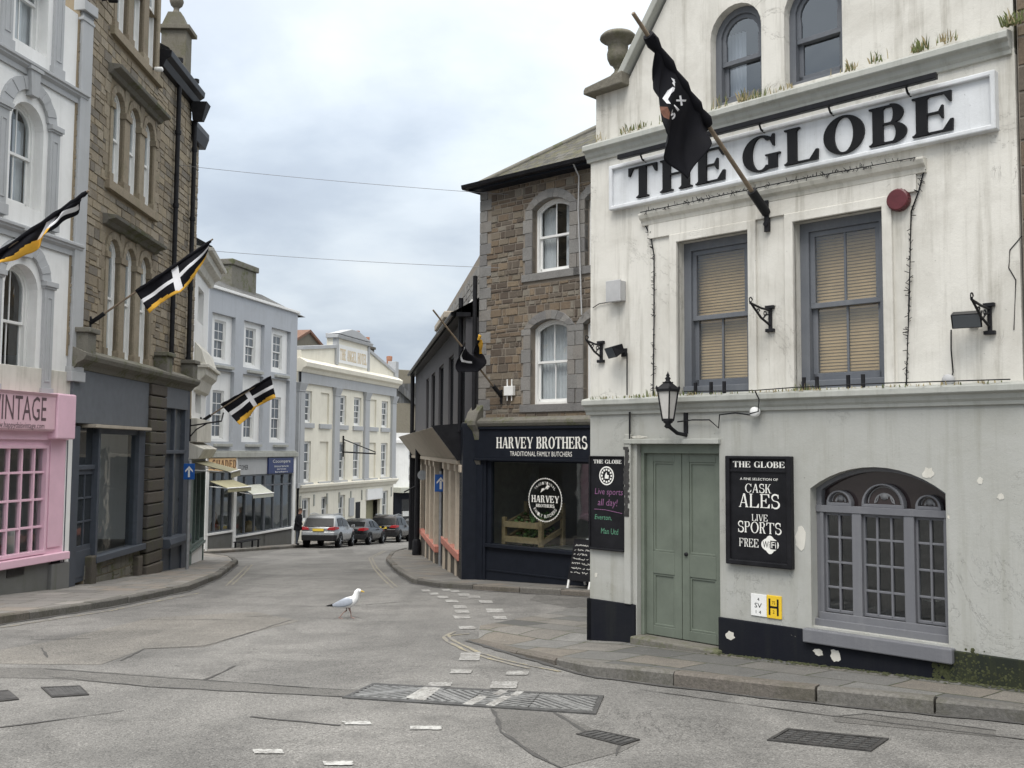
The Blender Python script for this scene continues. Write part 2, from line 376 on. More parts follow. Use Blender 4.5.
# ------------------------------------------------------------------ materials
class NT:
    def __init__(s, name):
        s.m = bpy.data.materials.new(name); s.m.use_nodes = True; s.t = s.m.node_tree; s.t.nodes.clear()
        s.out = s.n('ShaderNodeOutputMaterial')
    def n(s, typ, ins=None, **kw):
        nd = s.t.nodes.new(typ)
        for k, v in kw.items(): setattr(nd, k, v)
        for k, v in (ins or {}).items(): s.set(nd.inputs[k], v)
        return nd
    def set(s, sock, v):
        if isinstance(v, bpy.types.NodeSocket): s.t.links.new(v, sock)
        elif isinstance(v, tuple) and len(v) == 3 and sock.type == 'RGBA': sock.default_value = (*v, 1)
        else: sock.default_value = v
    def math(s, op, a, b=0.0, c=0.0, clamp=False):
        nd = s.n('ShaderNodeMath', operation=op, use_clamp=clamp); s.set(nd.inputs[0], a); s.set(nd.inputs[1], b)
        if op in ('MULTIPLY_ADD', 'COMPARE', 'SMOOTH_MIN'): s.set(nd.inputs[2], c)
        return nd.outputs[0]
    def mix(s, f, a, b, typ='MIX'):
        nd = s.n('ShaderNodeMix', data_type='RGBA', blend_type=typ); s.set(nd.inputs[0], f); s.set(nd.inputs[6], a); s.set(nd.inputs[7], b); return nd.outputs[2]
    def ramp(s, f, stops, interp='LINEAR'):
        nd = s.n('ShaderNodeValToRGB'); nd.color_ramp.interpolation = interp; s.set(nd.inputs[0], f)
        el = nd.color_ramp.elements
        while len(el) < len(stops): el.new(.5)
        for e, (p, c) in zip(el, stops): e.position = p; e.color = (c, c, c, 1) if isinstance(c, (int, float)) else (*c, 1)
        return nd.outputs[0]
    def co(s, kind='Object', scale=(1, 1, 1), loc=(0, 0, 0), rot=(0, 0, 0)):
        tc = s.n('ShaderNodeTexCoord'); mp = s.n('ShaderNodeMapping', {'Vector': tc.outputs[kind]})
        mp.inputs['Scale'].default_value = scale; mp.inputs['Location'].default_value = loc; mp.inputs['Rotation'].default_value = rot
        return mp.outputs[0]
    def noise(s, v, scale, det=4, rough=.6, dist=0.0):
        nd = s.n('ShaderNodeTexNoise', {'Vector': v, 'Scale': scale, 'Detail': det, 'Roughness': rough, 'Distortion': dist}); return nd.outputs['Fac']
    def vor(s, v, scale, feat='F1', out='Distance'):
        return s.n('ShaderNodeTexVoronoi', {'Vector': v, 'Scale': scale}, feature=feat).outputs[out]
    def pos(s): return s.n('ShaderNodeNewGeometry').outputs['Position']
    def attr(s, name='rnd'): return s.n('ShaderNodeAttribute', attribute_name=name).outputs['Fac']
    def bsdf(s, col, rough=.8, metal=0.0, spec=.4, bump=None, bs=.3, bd=.01, **kw):
        b = s.n('ShaderNodeBsdfPrincipled', {'Base Color': col, 'Roughness': rough, 'Metallic': metal, 'Specular IOR Level': spec})
        for k, v in kw.items(): s.set(b.inputs[k.replace('_', ' ')], v)
        if bump is not None:
            bn = s.n('ShaderNodeBump', {'Height': bump, 'Strength': bs, 'Distance': bd}); s.t.links.new(bn.outputs[0], b.inputs['Normal'])
        s.t.links.new(b.outputs[0], s.out.inputs['Surface']); return s.m
def sc(c, k): return tuple(min(1, x * k) for x in c)

def m_plain(name, c, rough=.6, metal=0.0, var=.18, scale=6.0, bs=.15, spec=.4, **kw):
    if max(c) < .05 and 'Coat_Weight' not in kw: spec = min(spec, .14)
    t = NT(name); v = t.pos(); n = t.noise(v, scale, 5, .65); n2 = t.noise(v, scale * 9, 3)
    col = t.mix(t.ramp(n, [(.3, 0.0), (.7, 1.0)]), sc(c, 1 - var), sc(c, 1 + var))
    return t.bsdf(col, t.math('MULTIPLY_ADD', n, .25, rough - .12), metal, spec, t.math('ADD', n, t.math('MULTIPLY', n2, .5)), bs, .004, **kw)
def m_plaster(name, c, dirt, amount=.5, rough=.85, crack=.0, chips=None, streak=.6):
    t = NT(name); v = t.pos()
    big = t.noise(v, .9, 6, .65, .4); med = t.noise(v, 4.0, 6, .7); fine = t.noise(v, 38.0, 4, .7)
    mp = t.n('ShaderNodeMapping', {'Vector': v}); mp.inputs['Scale'].default_value = (7, 7, .45)
    st = t.noise(mp.outputs[0], 1.0, 5, .7)
    mp2 = t.n('ShaderNodeMapping', {'Vector': v}); mp2.inputs['Scale'].default_value = (22, 22, .9)
    st2 = t.noise(mp2.outputs[0], 1.0, 4, .7)
    f = t.math('MULTIPLY', t.ramp(st, [(.5, 0.0), (.78, 1.0)]), streak)
    f = t.math('ADD', f, t.math('MULTIPLY', t.ramp(st2, [(.58, 0.0), (.85, 1.0)]), streak * .6))
    f = t.math('ADD', f, t.math('MULTIPLY', t.ramp(big, [(.45, 0.0), (.8, 1.0)]), .7))
    f = t.math('MULTIPLY', f, t.math('MULTIPLY_ADD', med, .9, .3))
    f = t.math('MULTIPLY', f, amount, clamp=True)
    col = t.mix(f, t.mix(med, sc(c, .94), sc(c, 1.05)), dirt)
    spots = t.ramp(t.noise(v, 17.0, 3, .8), [(.70, 0.0), (.76, 1.0)])
    col = t.mix(t.math('MULTIPLY', spots, amount * .7), col, sc(dirt, .6))
    h = t.math('ADD', t.math('MULTIPLY', med, .8), t.math('MULTIPLY', fine, .35))
    if crack:
        w = t.noise(v, 1.1, 7, .72, 1.2); e = t.math('ABSOLUTE', t.math('SUBTRACT', w, .5))
        e = t.ramp(e, [(.0, 1.0), (.006, 0.0)]); mask = t.ramp(t.noise(v, .8, 2), [(.52, 0.0), (.58, 1.0)])
        e = t.math('MULTIPLY', e, mask); col = t.mix(t.math('MULTIPLY', e, crack), col, sc(dirt, .35)); h = t.math('SUBTRACT', h, e)
    if chips:
        k = t.ramp(t.math('ADD', t.noise(v, 2.3, 5, .75), t.math('MULTIPLY', t.noise(v, 21, 3), .12)), [(.755, 0.0), (.765, 1.0)])
        col = t.mix(k, col, chips); h = t.math('SUBTRACT', h, t.math('MULTIPLY', k, .6))
    return t.bsdf(col, rough, 0, .25 if max(c) > .06 else .1, h, .45, .012)
def m_stone(name, cols, rough=.9, moss=0.0, mosscol=(.09, .1, .04), grain=30.0, dark=.35):
    t = NT(name); v = t.pos(); a = t.attr()
    n = len(cols); base = t.ramp(a, [((i + .01) / n, c) for i, c in enumerate(cols)], 'CONSTANT')
    g = t.noise(v, grain, 5, .75); b = t.noise(v, 5.0, 5, .7)
    col = t.mix(t.ramp(g, [(.35, 0.0), (.7, 1.0)]), t.mix(.5, base, sc(cols[0], .5), 'MIX') if False else t.mix(dark, base, (.03, .028, .025)), base)
    col = t.mix(t.math('MULTIPLY', t.ramp(b, [(.5, 0.0), (.8, 1.0)]), .55), col, t.mix(.6, base, (.05, .045, .04)))
    if moss: col = t.mix(t.math('MULTIPLY', t.ramp(t.noise(v, 2.2, 6, .75), [(.5, 0.0), (.62, 1.0)]), moss), col, mosscol)
    return t.bsdf(col, rough, 0, .25, t.math('ADD', g, b), .6, .015)
def m_glass(name, tint=(.86, .89, .9), refl=1.5, rough=.02):
    t = NT(name)
    tr = t.n('ShaderNodeBsdfTransparent', {'Color': tint}); gl = t.n('ShaderNodeBsdfGlossy', {'Color': (.9, .93, .95), 'Roughness': rough})
    nz = t.noise(t.pos(), 1.6, 2); bn = t.n('ShaderNodeBump', {'Height': nz, 'Strength': .06, 'Distance': .05}); t.t.links.new(bn.outputs[0], gl.inputs['Normal'])
    fr = t.n('ShaderNodeLayerWeight', {'Blend': .5}); f = t.math('MULTIPLY_ADD', t.math('POWER', fr.outputs['Facing'], 4.0), .75, refl - 1.4, clamp=True)
    mx = t.n('ShaderNodeMixShader', {0: f, 1: tr.outputs[0], 2: gl.outputs[0]}); t.t.links.new(mx.outputs[0], t.out.inputs['Surface']); return t.m
def m_dark_glass(name, c=(.03, .035, .04)):
    t = NT(name); n = t.noise(t.pos(), .9, 2)
    return t.bsdf(t.mix(n, sc(c, .6), sc(c, 1.5)), .04, 0, .7, n, .08, .03)
def m_asphalt(name, c=(.122, .119, .113), c2=(.2, .194, .182), cs=95.0):
    t = NT(name); v = t.pos()
    vo = t.vor(v, cs, 'F1', 'Color'); sp = t.n('ShaderNodeSeparateColor', {0: vo}).outputs[0]
    big = t.noise(v, .23, 6, .6, .6); med = t.noise(v, 1.7, 6, .7); fi = t.noise(v, 260.0, 2, .6)
    mp = t.n('ShaderNodeMapping', {'Vector': v}); mp.inputs['Scale'].default_value = (.9, .06, 1); mp.inputs['Rotation'].default_value = (0, 0, R(6))
    trk = t.noise(mp.outputs[0], 1.0, 4, .6)
    col = t.mix(t.ramp(big, [(.35, 0.0), (.65, 1.0)]), c, c2)
    col = t.mix(t.math('MULTIPLY', t.ramp(trk, [(.42, 0.0), (.62, 1.0)]), .65), col, sc(c2, 1.15))
    col = t.mix(t.math('MULTIPLY', t.ramp(med, [(.48, 0.0), (.7, 1.0)]), .5), col, sc(c, .72))
    stn = t.ramp(t.noise(v, .5, 6, .62, .9), [(.5, 0.0), (.6, 1.0)]); col = t.mix(t.math('MULTIPLY', stn, .35), col, sc(c, .74))
    lgt = t.ramp(t.noise(v, .38, 5, .6, 1.5), [(.54, 0.0), (.66, 1.0)]); col = t.mix(t.math('MULTIPLY', lgt, .22), col, sc(c2, 1.18))
    speck = t.ramp(sp, [(.0, .5), (.3, .85), (.7, 1.05), (.93, 1.18), (1.0, 1.6)])
    col = t.mix(1.0, col, speck, 'MULTIPLY')
    col = t.mix(t.math('MULTIPLY', t.ramp(t.noise(v, 9.0, 5, .8), [(.66, 0.0), (.72, 1.0)]), .5), col, (.06, .058, .055))
    w = t.noise(v, .55, 8, .68, 1.0); e = t.ramp(t.math('ABSOLUTE', t.math('SUBTRACT', w, .5)), [(0.0, 1.0), (.003, 0.0)])
    e = t.math('MULTIPLY', e, t.ramp(t.noise(v, .35, 2), [(.5, 0.0), (.56, 1.0)])); col = t.mix(t.math('MULTIPLY', e, .75), col, (.05, .048, .045))
    d = t.vor(v, cs, 'F1', 'Distance')
    return t.bsdf(col, .82, 0, .35, t.math('SUBTRACT', t.math('MULTIPLY', fi, .4), t.math('ADD', d, e)), .55, .006)
def m_paving(name, rot, w=.75, h=.55, c1=(.24, .235, .225), c2=(.33, .315, .29), sq=0):
    t = NT(name); v = t.pos()
    mp = t.n('ShaderNodeMapping', {'Vector': v}); mp.inputs['Rotation'].default_value = (0, 0, rot)
    wob = t.n('ShaderNodeTexNoise', {'Vector': v, 'Scale': 1.3, 'Detail': 2}).outputs['Color']
    vv = t.n('ShaderNodeVectorMath', operation='MULTIPLY_ADD'); t.set(vv.inputs[0], wob); vv.inputs[1].default_value = (.06, .06, 0); t.set(vv.inputs[2], mp.outputs[0])
    br = t.n('ShaderNodeTexBrick', {'Vector': vv.outputs[0], 'Color1': (0., 0., 0.), 'Color2': (1., 1., 1.), 'Mortar': (.5, .5, .5), 'Scale': 1.0, 'Mortar Size': .012, 'Mortar Smooth': .3, 'Bias': 0.0, 'Brick Width': w, 'Row Height': h})
    br.offset = .37; br.squash = .7; br.squash_frequency = 3
    base = t.ramp(br.outputs['Color'], [(0, c1), (.3, sc(c2, .8)), (.55, (c2[0] * 1.02, c2[1] * .9, c2[2] * .77)), (.8, sc(c2, 1.15)), (1, sc(c1, .7))])
    g = t.noise(v, 70.0, 4, .8); b = t.noise(v, 2.6, 6, .7)
    col = t.mix(t.ramp(g, [(.3, 0.0), (.7, 1.0)]), sc(c1, .55), base)
    col = t.mix(t.math('MULTIPLY', t.ramp(b, [(.45, 0.0), (.75, 1.0)]), .6), col, sc(c1, .55))
    lich = t.ramp(t.noise(v, 26.0, 2, .5), [(.73, 0.0), (.76, 1.0)]); col = t.mix(t.math('MULTIPLY', lich, .6), col, (.5, .5, .46))
    moss = t.math('MULTIPLY', br.outputs['Fac'], t.ramp(b, [(.4, 0.0), (.6, 1.0)]))
    col = t.mix(br.outputs['Fac'], col, t.mix(moss, (.05, .048, .042), (.05, .06, .025)))
    return t.bsdf(col, .78, 0, .35, t.math('SUBTRACT', t.math('MULTIPLY', g, .35), br.outputs['Fac']), .6, .012)
def m_slate(name, c=(.11, .11, .1), moss=.6):
    t = NT(name); v = t.co('Object')
    sx = t.n('ShaderNodeSeparateXYZ', {0: v}); cv = t.n('ShaderNodeCombineXYZ', {0: sx.outputs[0], 1: t.math('MULTIPLY_ADD', sx.outputs[1], 1.0, 0), 2: 0.0})
    br = t.n('ShaderNodeTexBrick', {'Vector': cv.outputs[0], 'Color1': sc(c, .7), 'Color2': sc(c, 1.35), 'Mortar': (.025, .025, .022), 'Scale': 1.0, 'Mortar Size': .012, 'Brick Width': .3, 'Row Height': .19})
    n = t.noise(v, 3.0, 6, .75); n2 = t.noise(v, 16.0, 4, .7)
    col = t.mix(t.math('MULTIPLY', t.ramp(t.math('ADD', t.math('MULTIPLY', n, .7), t.math('MULTIPLY', n2, .3)), [(.46, 0.0), (.58, 1.0)]), moss), br.outputs['Color'], t.mix(n2, (.04, .044, .02), (.17, .155, .085)))
    return t.bsdf(col, .85, 0, .3, t.math('SUBTRACT', n2, br.outputs['Fac']), .7, .02)
def m_worn(name, c, wear):
    """road paint worn through to the asphalt"""
    t = NT(name); v = t.pos(); n = t.math('ADD', t.math('MULTIPLY', t.noise(v, 34.0, 4, .75), .6), t.math('MULTIPLY', t.noise(v, 4.0, 4, .7), .4))
    k = t.ramp(n, [(wear - .1, 0.0), (wear + .06, 1.0)]); g = t.noise(v, 150.0, 2, .6)
    col = t.mix(k, c, t.mix(g, (.12, .115, .11), (.26, .25, .235)))
    return t.bsdf(col, .8, 0, .3, g, .4, .005)
M = {}
M['globe_up'] = m_plaster('off_white_render', (.665, .645, .59), (.27, .25, .205), 1.1, crack=.35, streak=.7)
M['globe_lo'] = m_plaster('sage_grey_render', (.402, .402, .375), (.235, .232, .185), 1.0, crack=.22, streak=.6, chips=(.62, .58, .5))
M['trim'] = m_plaster('weathered_cream_trim', (.62, .60, .54), (.2, .19, .14), .85, streak=.8)
M['trim_grey'] = m_plaster('weathered_grey_trim', (.40, .405, .375), (.14, .14, .1), .8)
M['plinth'] = m_plaster('blue_black_plinth', (.011, .012, .017), (.035, .037, .03), .5, rough=.75, chips=(.5, .48, .42))
M['green'] = m_plain('sage_green_door_paint', (.132, .152, .122), .5, var=.14, scale=3)
M['green_d'] = m_plain('sage_green_frame_paint', (.15, .172, .138), .5, var=.15)
M['bluegrey'] = m_plaster('flaking_blue_grey_paint', (.122, .131, .147), (.3, .3, .3), .4, rough=.5)
M['grey_frame'] = m_plaster('grey_frame_paint', (.15, .152, .165), (.32, .32, .31), .35, rough=.5)
M['black'] = m_plain('black_gloss_paint', (.014, .014, .016), .35, var=.3)
M['iron'] = m_plain('black_iron', (.018, .018, .02), .5, var=.3)
M['white'] = m_plain('white_paint', (.76, .76, .74), .5, var=.05, scale=3)
M['whitew'] = m_plaster('white_wall_paint', (.8, .8, .785), (.42, .415, .385), .5)
M['signwhite'] = m_plaster('white_sign_panel', (.66, .675, .69), (.36, .365, .35), 1.0, rough=.5)
M['letter'] = m_plain('black_sign_letters', (.012, .012, .013), .4)
M['letterw'] = m_plain('white_lettering', (.78, .77, .72), .6, var=.06)
M['board'] = m_plain('black_board', (.012, .012, .014), .5, var=.3)
M['chalk_pink'] = m_plain('pink_chalk', (.2, .09, .18), .9, var=.4, scale=60)
M['chalk_green'] = m_plain('green_chalk', (.09, .24, .15), .9, var=.4, scale=60)
M['glass'] = m_glass('window_glass')
M['glassu'] = m_glass('sky_reflecting_glass', (.7, .74, .78), 1.58)
M['glassd'] = m_glass('shop_glass', (.76, .8, .8), 1.5)
M['stained'] = m_dark_glass('stained_glass', (.03, .02, .021))
M['lead'] = m_plain('painted_leading', (.2, .2, .205), .6)
M['dglass'] = m_dark_glass('dark_window_glass')
M['dglass2'] = m_dark_glass('grey_window_glass', (.09, .1, .11))
M['blind'] = m_plain('tan_slatted_blind', (.45, .305, .15), .6, var=.1)
M['curtain'] = m_plain('pale_net_curtain', (.6, .61, .62), .9, var=.06)
M['harvey'] = m_plain('navy_shopfront_paint', (.013, .0155, .022), .45, var=.15)
M['gran'] = m_stone('grey_granite', [(.245, .24, .23), (.28, .27, .255), (.21, .205, .2), (.26, .245, .225)], dark=.3)
M['rub'] = m_stone('brown_rubble_stone', [(.215, .165, .115), (.175, .132, .095), (.255, .2, .14), (.145, .12, .095), (.2, .152, .108), (.25, .225, .185), (.165, .138, .11), (.22, .185, .14), (.12, .095, .075)], dark=.35)
M['mortar'] = m_plaster('lime_mortar', (.24, .21, .175), (.12, .1, .08), .5)
M['rubl'] = m_stone('buff_rubble_stone', [(.35, .295, .215), (.3, .25, .18), (.39, .335, .255), (.26, .22, .165), (.325, .285, .225), (.22, .195, .16), (.37, .31, .22)], dark=.45)
M['granl'] = m_stone('buff_dressed_stone', [(.31, .26, .19), (.27, .225, .165), (.34, .29, .215)], dark=.3, moss=.2)
M['mortarl'] = m_plaster('buff_mortar', (.29, .235, .16), (.13, .11, .08), .6)
M['mossgran'] = m_stone('mossy_granite', [(.19, .18, .155), (.21, .2, .17)], moss=.75)
M['pierstone'] = m_stone('dark_rusticated_stone', [(.10, .088, .075), (.12, .105, .09), (.085, .078, .07)], moss=.25)
M['slate'] = m_slate('mossy_slate', (.085, .082, .075), .8)
M['slate2'] = m_slate('plain_slate', (.11, .112, .115), .25)
M['asphalt'] = m_asphalt('worn_asphalt')
M['patch'] = m_asphalt('darker_asphalt_patch', (.11, .107, .1), (.14, .135, .126), 110)
M['patch2'] = m_asphalt('buff_asphalt_patch', (.15, .143, .13), (.2, .188, .168), 85)
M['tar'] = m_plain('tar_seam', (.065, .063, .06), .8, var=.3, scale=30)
M['roadwhite'] = m_worn('worn_white_road_paint', (.46, .46, .44), .53)
M['roadfaint'] = m_worn('faint_white_road_paint', (.44, .44, .42), .485)
M['yellow'] = m_worn('worn_yellow_road_paint', (.36, .31, .18), .47)
M['kerb'] = m_stone('granite_kerb', [(.17, .163, .15), (.2, .19, .172), (.15, .143, .13), (.185, .165, .143)], dark=.5, moss=.45, mosscol=(.07, .068, .045))
M['pink'] = m_plain('pink_shopfront_paint', (.76, .5, .595), .5, var=.06, scale=2)
M['pinks'] = m_plain('dusty_pink_sign', (.70, .47, .53), .55, var=.05)
M['ltgrey'] = m_plaster('light_grey_paint', (.42, .43, .44), (.27, .27, .255), .6)
M['grey_wall'] = m_plaster('blue_grey_wall_paint', (.42, .44, .47), (.28, .285, .285), .6)
M['cream'] = m_plaster('cream_wall_paint', (.77, .735, .63), (.46, .42, .34), .6)
M['dark_wall'] = m_plaster('charcoal_wall_paint', (.085, .084, .09), (.06, .06, .06), .6)
M['slateblue'] = m_plain('slate_blue_shop_paint', (.062, .072, .09), .5, var=.15)
M['slateblue2'] = m_plain('grey_blue_fascia_paint', (.12, .13, .145), .6, var=.15)
M['greyplinth'] = m_plaster('grey_plinth_render', (.16, .16, .155), (.08, .09, .05), .9)
M['tin'] = m_plain('galvanised_steel', (.36, .37, .38), .5, .6, var=.15)
M['plastic_grey'] = m_plain('grey_plastic', (.42, .42, .42), .5, var=.08)
M['red'] = m_plain('faded_red_plastic', (.09, .018, .022), .35, var=.3)
M['frost'] = m_plain('frosted_lamp_glass', (.55, .53, .5), .3, var=.1)
M['wood'] = m_plain('weathered_wood_pole', (.2, .155, .11), .75, var=.3, scale=12)
M['crate'] = m_plain('pine_crate_wood', (.33, .25, .14), .7, var=.25, scale=12)
M['urn'] = m_stone('lichen_stone', [(.16, .15, .12), (.2, .185, .15)], moss=.5, mosscol=(.1, .1, .05))
M['mossplinth'] = m_plaster('mossy_black_plinth', (.024, .028, .022), (.062, .068, .028), 1.3, rough=.8)
M['moss'] = m_plain('moss', (.05, .055, .024), 1.0, var=.5, scale=25, bs=.6)
M['grass'] = m_plain('weed_leaves', (.11, .13, .045), .9, var=.5, scale=20)
M['dry'] = m_plain('dry_grass', (.3, .25, .14), .9, var=.3, scale=20)
M['cloth_black'] = m_plain('black_flag_cloth', (.008, .008, .011), .75, var=.2)
M['cloth_white'] = m_plain('white_flag_cloth', (.72, .72, .74), .8, var=.05)
M['cloth_gold'] = m_plain('gold_flag_cloth', (.75, .42, .05), .8, var=.1)
M['cloth_brown'] = m_plain('bronze_flag_print', (.13, .055, .035), .8, var=.3, scale=40)
M['cover'] = m_plain('worn_cast_iron', (.075, .074, .072), .6, .2, var=.4, scale=14, bs=.5)
M['cover_hi'] = m_plain('polished_cover_rib', (.21, .21, .205), .5, .2, var=.4, scale=20)
M['coverd'] = m_plain('dark_cast_iron', (.05, .048, .046), .6, .2, var=.4, scale=14, bs=.5)
M['bluesign'] = m_plain('blue_sign_face', (.012, .09, .35), .4, var=.06)
M['navysign'] = m_plain('navy_sign_face', (.015, .03, .12), .4)
M['peach'] = m_plain('peach_sign_face', (.75, .5, .25), .5, var=.05)
M['brownletter'] = m_plain('brown_lettering', (.16, .07, .03), .6)
M['goldletter'] = m_plain('gold_lettering', (.58, .45, .26), .6)
M['awning'] = m_plain('olive_striped_awning', (.3, .28, .18), .85, var=.15)
M['awning2'] = m_plain('pale_awning_cloth', (.45, .46, .4), .85, var=.1)
M['creamfascia'] = m_plaster('cream_fascia_board', (.43, .385, .32), (.22, .19, .15), .7)
M['creampost'] = m_plain('cream_shop_post', (.5, .43, .34), .6, var=.1)
M['salmon'] = m_plain('salmon_sill_paint', (.5, .2, .15), .6, var=.2)
M['yellowsign'] = m_plain('yellow_hydrant_plate', (.75, .5, .03), .4, var=.06)
M['terracotta'] = m_plain('terracotta', (.27, .125, .075), .8, var=.3)
M['redroof'] = m_plain('red_tile', (.17, .095, .065), .85, var=.3)
M['yellowstone'] = m_stone('yellow_lichen_stone', [(.26, .235, .185), (.2, .185, .15), (.3, .26, .19)], moss=.15)
M['cable'] = m_plain('grey_cable', (.22, .22, .23), .7)
M['tyre'] = m_plain('tyre_rubber', (.012, .012, .013), .8)
M['rim'] = m_plain('alloy_rim', (.4, .41, .42), .35, .8)
M['silver'] = m_plain('silver_car_paint', (.27, .28, .285), .3, .5, var=.04, Coat_Weight=.3)
M['carblack'] = m_plain('black_car_paint', (.008, .009, .011), .25, 0, var=.1, spec=.3, Coat_Weight=.15)
M['cardark'] = m_plain('dark_brown_car_paint', (.016, .013, .013), .25, 0, var=.1, spec=.3, Coat_Weight=.15)
M['carglass'] = m_plain('car_glass', (.006, .007, .008), .18, spec=.1)
M['tail'] = m_plain('red_tail_lamp', (.32, .012, .015), .15, var=.1)
M['plate'] = m_plain('yellow_number_plate', (.7, .5, .06), .4, var=.05)
M['carplastic'] = m_plain('black_bumper_plastic', (.02, .02, .021), .6)
M['coat'] = m_plain('black_coat', (.012, .012, .015), .85)
M['skin'] = m_plain('skin', (.45, .25, .18), .6, var=.08)
M['hair'] = m_plain('dark_hair', (.05, .03, .02), .7)
M['gull_white'] = m_plain('white_feathers', (.8, .8, .79), .8, var=.04, scale=40)
M['gull_grey'] = m_plain('grey_wing_feathers', (.36, .39, .44), .8, var=.1, scale=40)
M['gull_black'] = m_plain('black_wing_tips', (.015, .015, .015), .8)
M['bill'] = m_plain('yellow_bill', (.6, .4, .08), .5)
M['gleg'] = m_plain('dull_pink_legs', (.3, .2, .17), .6)
M['greenshop'] = m_plain('grey_green_shop_frame', (.1, .14, .12), .5)
M['pave_globe'] = m_paving('granite_flagstones', R(45), .8, .52, (.125, .124, .118), (.255, .25, .235))
M['pave'] = m_paving('worn_flagstones', R(3), .8, .6, (.25, .24, .225), (.33, .31, .285))
M['pave_h'] = m_paving('grey_flagstones', R(48), .8, .6, (.18, .175, .165), (.24, .228, .21))
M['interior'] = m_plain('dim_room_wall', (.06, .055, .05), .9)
M['food'] = m_plain('green_produce', (.08, .15, .04), .7, var=.6, scale=20)
M['steel'] = m_plain('brushed_steel', (.5, .5, .5), .35, .8)
M['shopwall'] = m_plain('shop_interior_wall', (.42, .40, .37), .8)
# ------------------------------------------------------------------ the ground
def sheet(name, pts, mt, lift, parent=None, kind=None):
    mb = MB(); mb.add([(p[0], p[1], road_z(p[1]) + lift) for p in pts], [tuple(range(len(pts)))])
    o = mb.build(name, mt, parent, kind=kind)
    bm = bmesh.new(); bm.from_mesh(o.data); bmesh.ops.triangulate(bm, faces=bm.faces)
    for f in bm.faces:
        if f.normal.z < 0: f.normal_flip()
    bm.to_mesh(o.data); bm.free(); return o
sheet('ground', [(-300, -60), (300, -60), (300, 500), (-300, 500)], M['asphalt'], -.03, kind='structure')
road = sheet('road', [(-60, -20), (60, -20), (60, 140), (-60, 140)], M['asphalt'], 0, kind='structure')
def gxy(px, py): p = G(px, py); return (p.x, p.y)
def decal(name, polys, mt, lift=.003):
    mb = MB()
    for pl in polys:
        pts = [gxy(*p) for p in pl]
        a = sum(pts[i][0] * pts[(i + 1) % len(pts)][1] - pts[(i + 1) % len(pts)][0] * pts[i][1] for i in range(len(pts)))
        if a < 0: pts = pts[::-1]
        mb.add([(x, y, road_z(y) + lift) for x, y in pts], [tuple(range(len(pts)))])
    o = mb.build(name, mt, road)
    bm = bmesh.new(); bm.from_mesh(o.data); bmesh.ops.triangulate(bm, faces=bm.faces); bm.to_mesh(o.data); bm.free(); return o
def line(mb, pl, w, lift, jit=.3):
    """a painted line or a sealed seam along points on the road"""
    P = [Vector((*gxy(*p), 0)) for p in pl]
    Q = []
    for a, b in zip(P, P[1:]):
        n = max(1, int((b - a).length / .15))
        Q += [a.lerp(b, i / n) for i in range(n)]
    Q.append(P[-1]); vs = []
    for i, p in enumerate(Q):
        t = (Q[min(i + 1, len(Q) - 1)] - Q[max(i - 1, 0)]).normalized(); nn = Vector((-t.y, t.x, 0))
        k = w / 2 * (1 + random.uniform(-jit, jit)); c = p + nn * random.uniform(-jit, jit) * w * .6
        vs += [c + nn * k, c - nn * k]
    mb.add([(v.x, v.y, road_z(v.y) + lift) for v in vs], [(2 * i, 2 * i + 1, 2 * i + 3, 2 * i + 2) for i in range(len(Q) - 1)])
# patches and seams
decal('patch', [[(-60, 668), (40, 668), (160, 676), (300, 688), (372, 690), (372, 697), (300, 695), (150, 687), (60, 679), (-60, 677)]], M['patch'], .003)
decal('patch', [[(100, 665), (145, 649), (205, 647), (250, 633), (300, 621), (255, 612), (150, 618), (60, 640), (0, 650), (0, 664)]], M['patch2'], .003)
decal('patch', [[(492, 709), (560, 713), (592, 729), (580, 735), (640, 742), (622, 752), (560, 768), (520, 744), (500, 727)]], M['patch'], .003)
decal('patch', [[(834, 717), (866, 714), (996, 731), (994, 737), (930, 731), (834, 722)]], M['patch'], .003)
decal('patch', [[(200, 549), (292, 547), (256, 556), (226, 560), (208, 555)]], M['patch'], .003)
decal('patch', [[(318, 551), (352, 549), (354, 553), (320, 554)]], M['patch'], .003)
decal('patch', [[(540, 592), (590, 600), (592, 606), (568, 608), (530, 600)]], M['patch'], .003)
mb = MB()
for pl in ([(120, 661), (145, 649), (205, 646), (250, 633), (292, 620)], [(0, 728), (60, 720), (125, 711)], [(45, 669), (180, 679), (300, 687), (342, 690)],
           [(50, 677), (150, 687), (260, 693), (342, 697)], [(205, 680), (236, 666)], [(42, 648), (47, 658)], [(250, 717), (340, 726)], [(492, 709), (502, 732), (525, 750), (560, 768)],
           [(555, 713), (585, 732)], [(622, 745), (615, 756)], [(834, 717), (866, 714), (996, 731)], [(30, 640), (90, 639)], [(150, 620), (230, 620)], [(245, 617), (274, 616)],
           [(430, 600), (350, 606), (300, 607)], [(640, 690), (800, 712), (1024, 740)]):
    line(mb, pl, .026, .0055, .7)
mb.build('seam', M['tar'], road)
# worn double yellow lines
mb = MB()
for pl in ([(470, 634), (449, 636), (452, 640), (477, 652), (500, 659), (534, 667), (560, 672)], [(455, 632), (443, 637), (447, 642), (470, 653), (495, 660.5), (530, 669)],
           [(252, 565), (243, 575), (232, 585)], [(247, 566), (236, 577), (226, 586)], [(200, 593), (110, 611), (0, 628)],
           [(386, 551), (372, 558), (377, 568), (389, 580), (397, 587)], [(383, 551), (369, 558), (374, 569), (385, 581), (393, 588)]):
    line(mb, pl, .05, .0065, .35)
mb.build('yellow_line', M['yellow'], road)
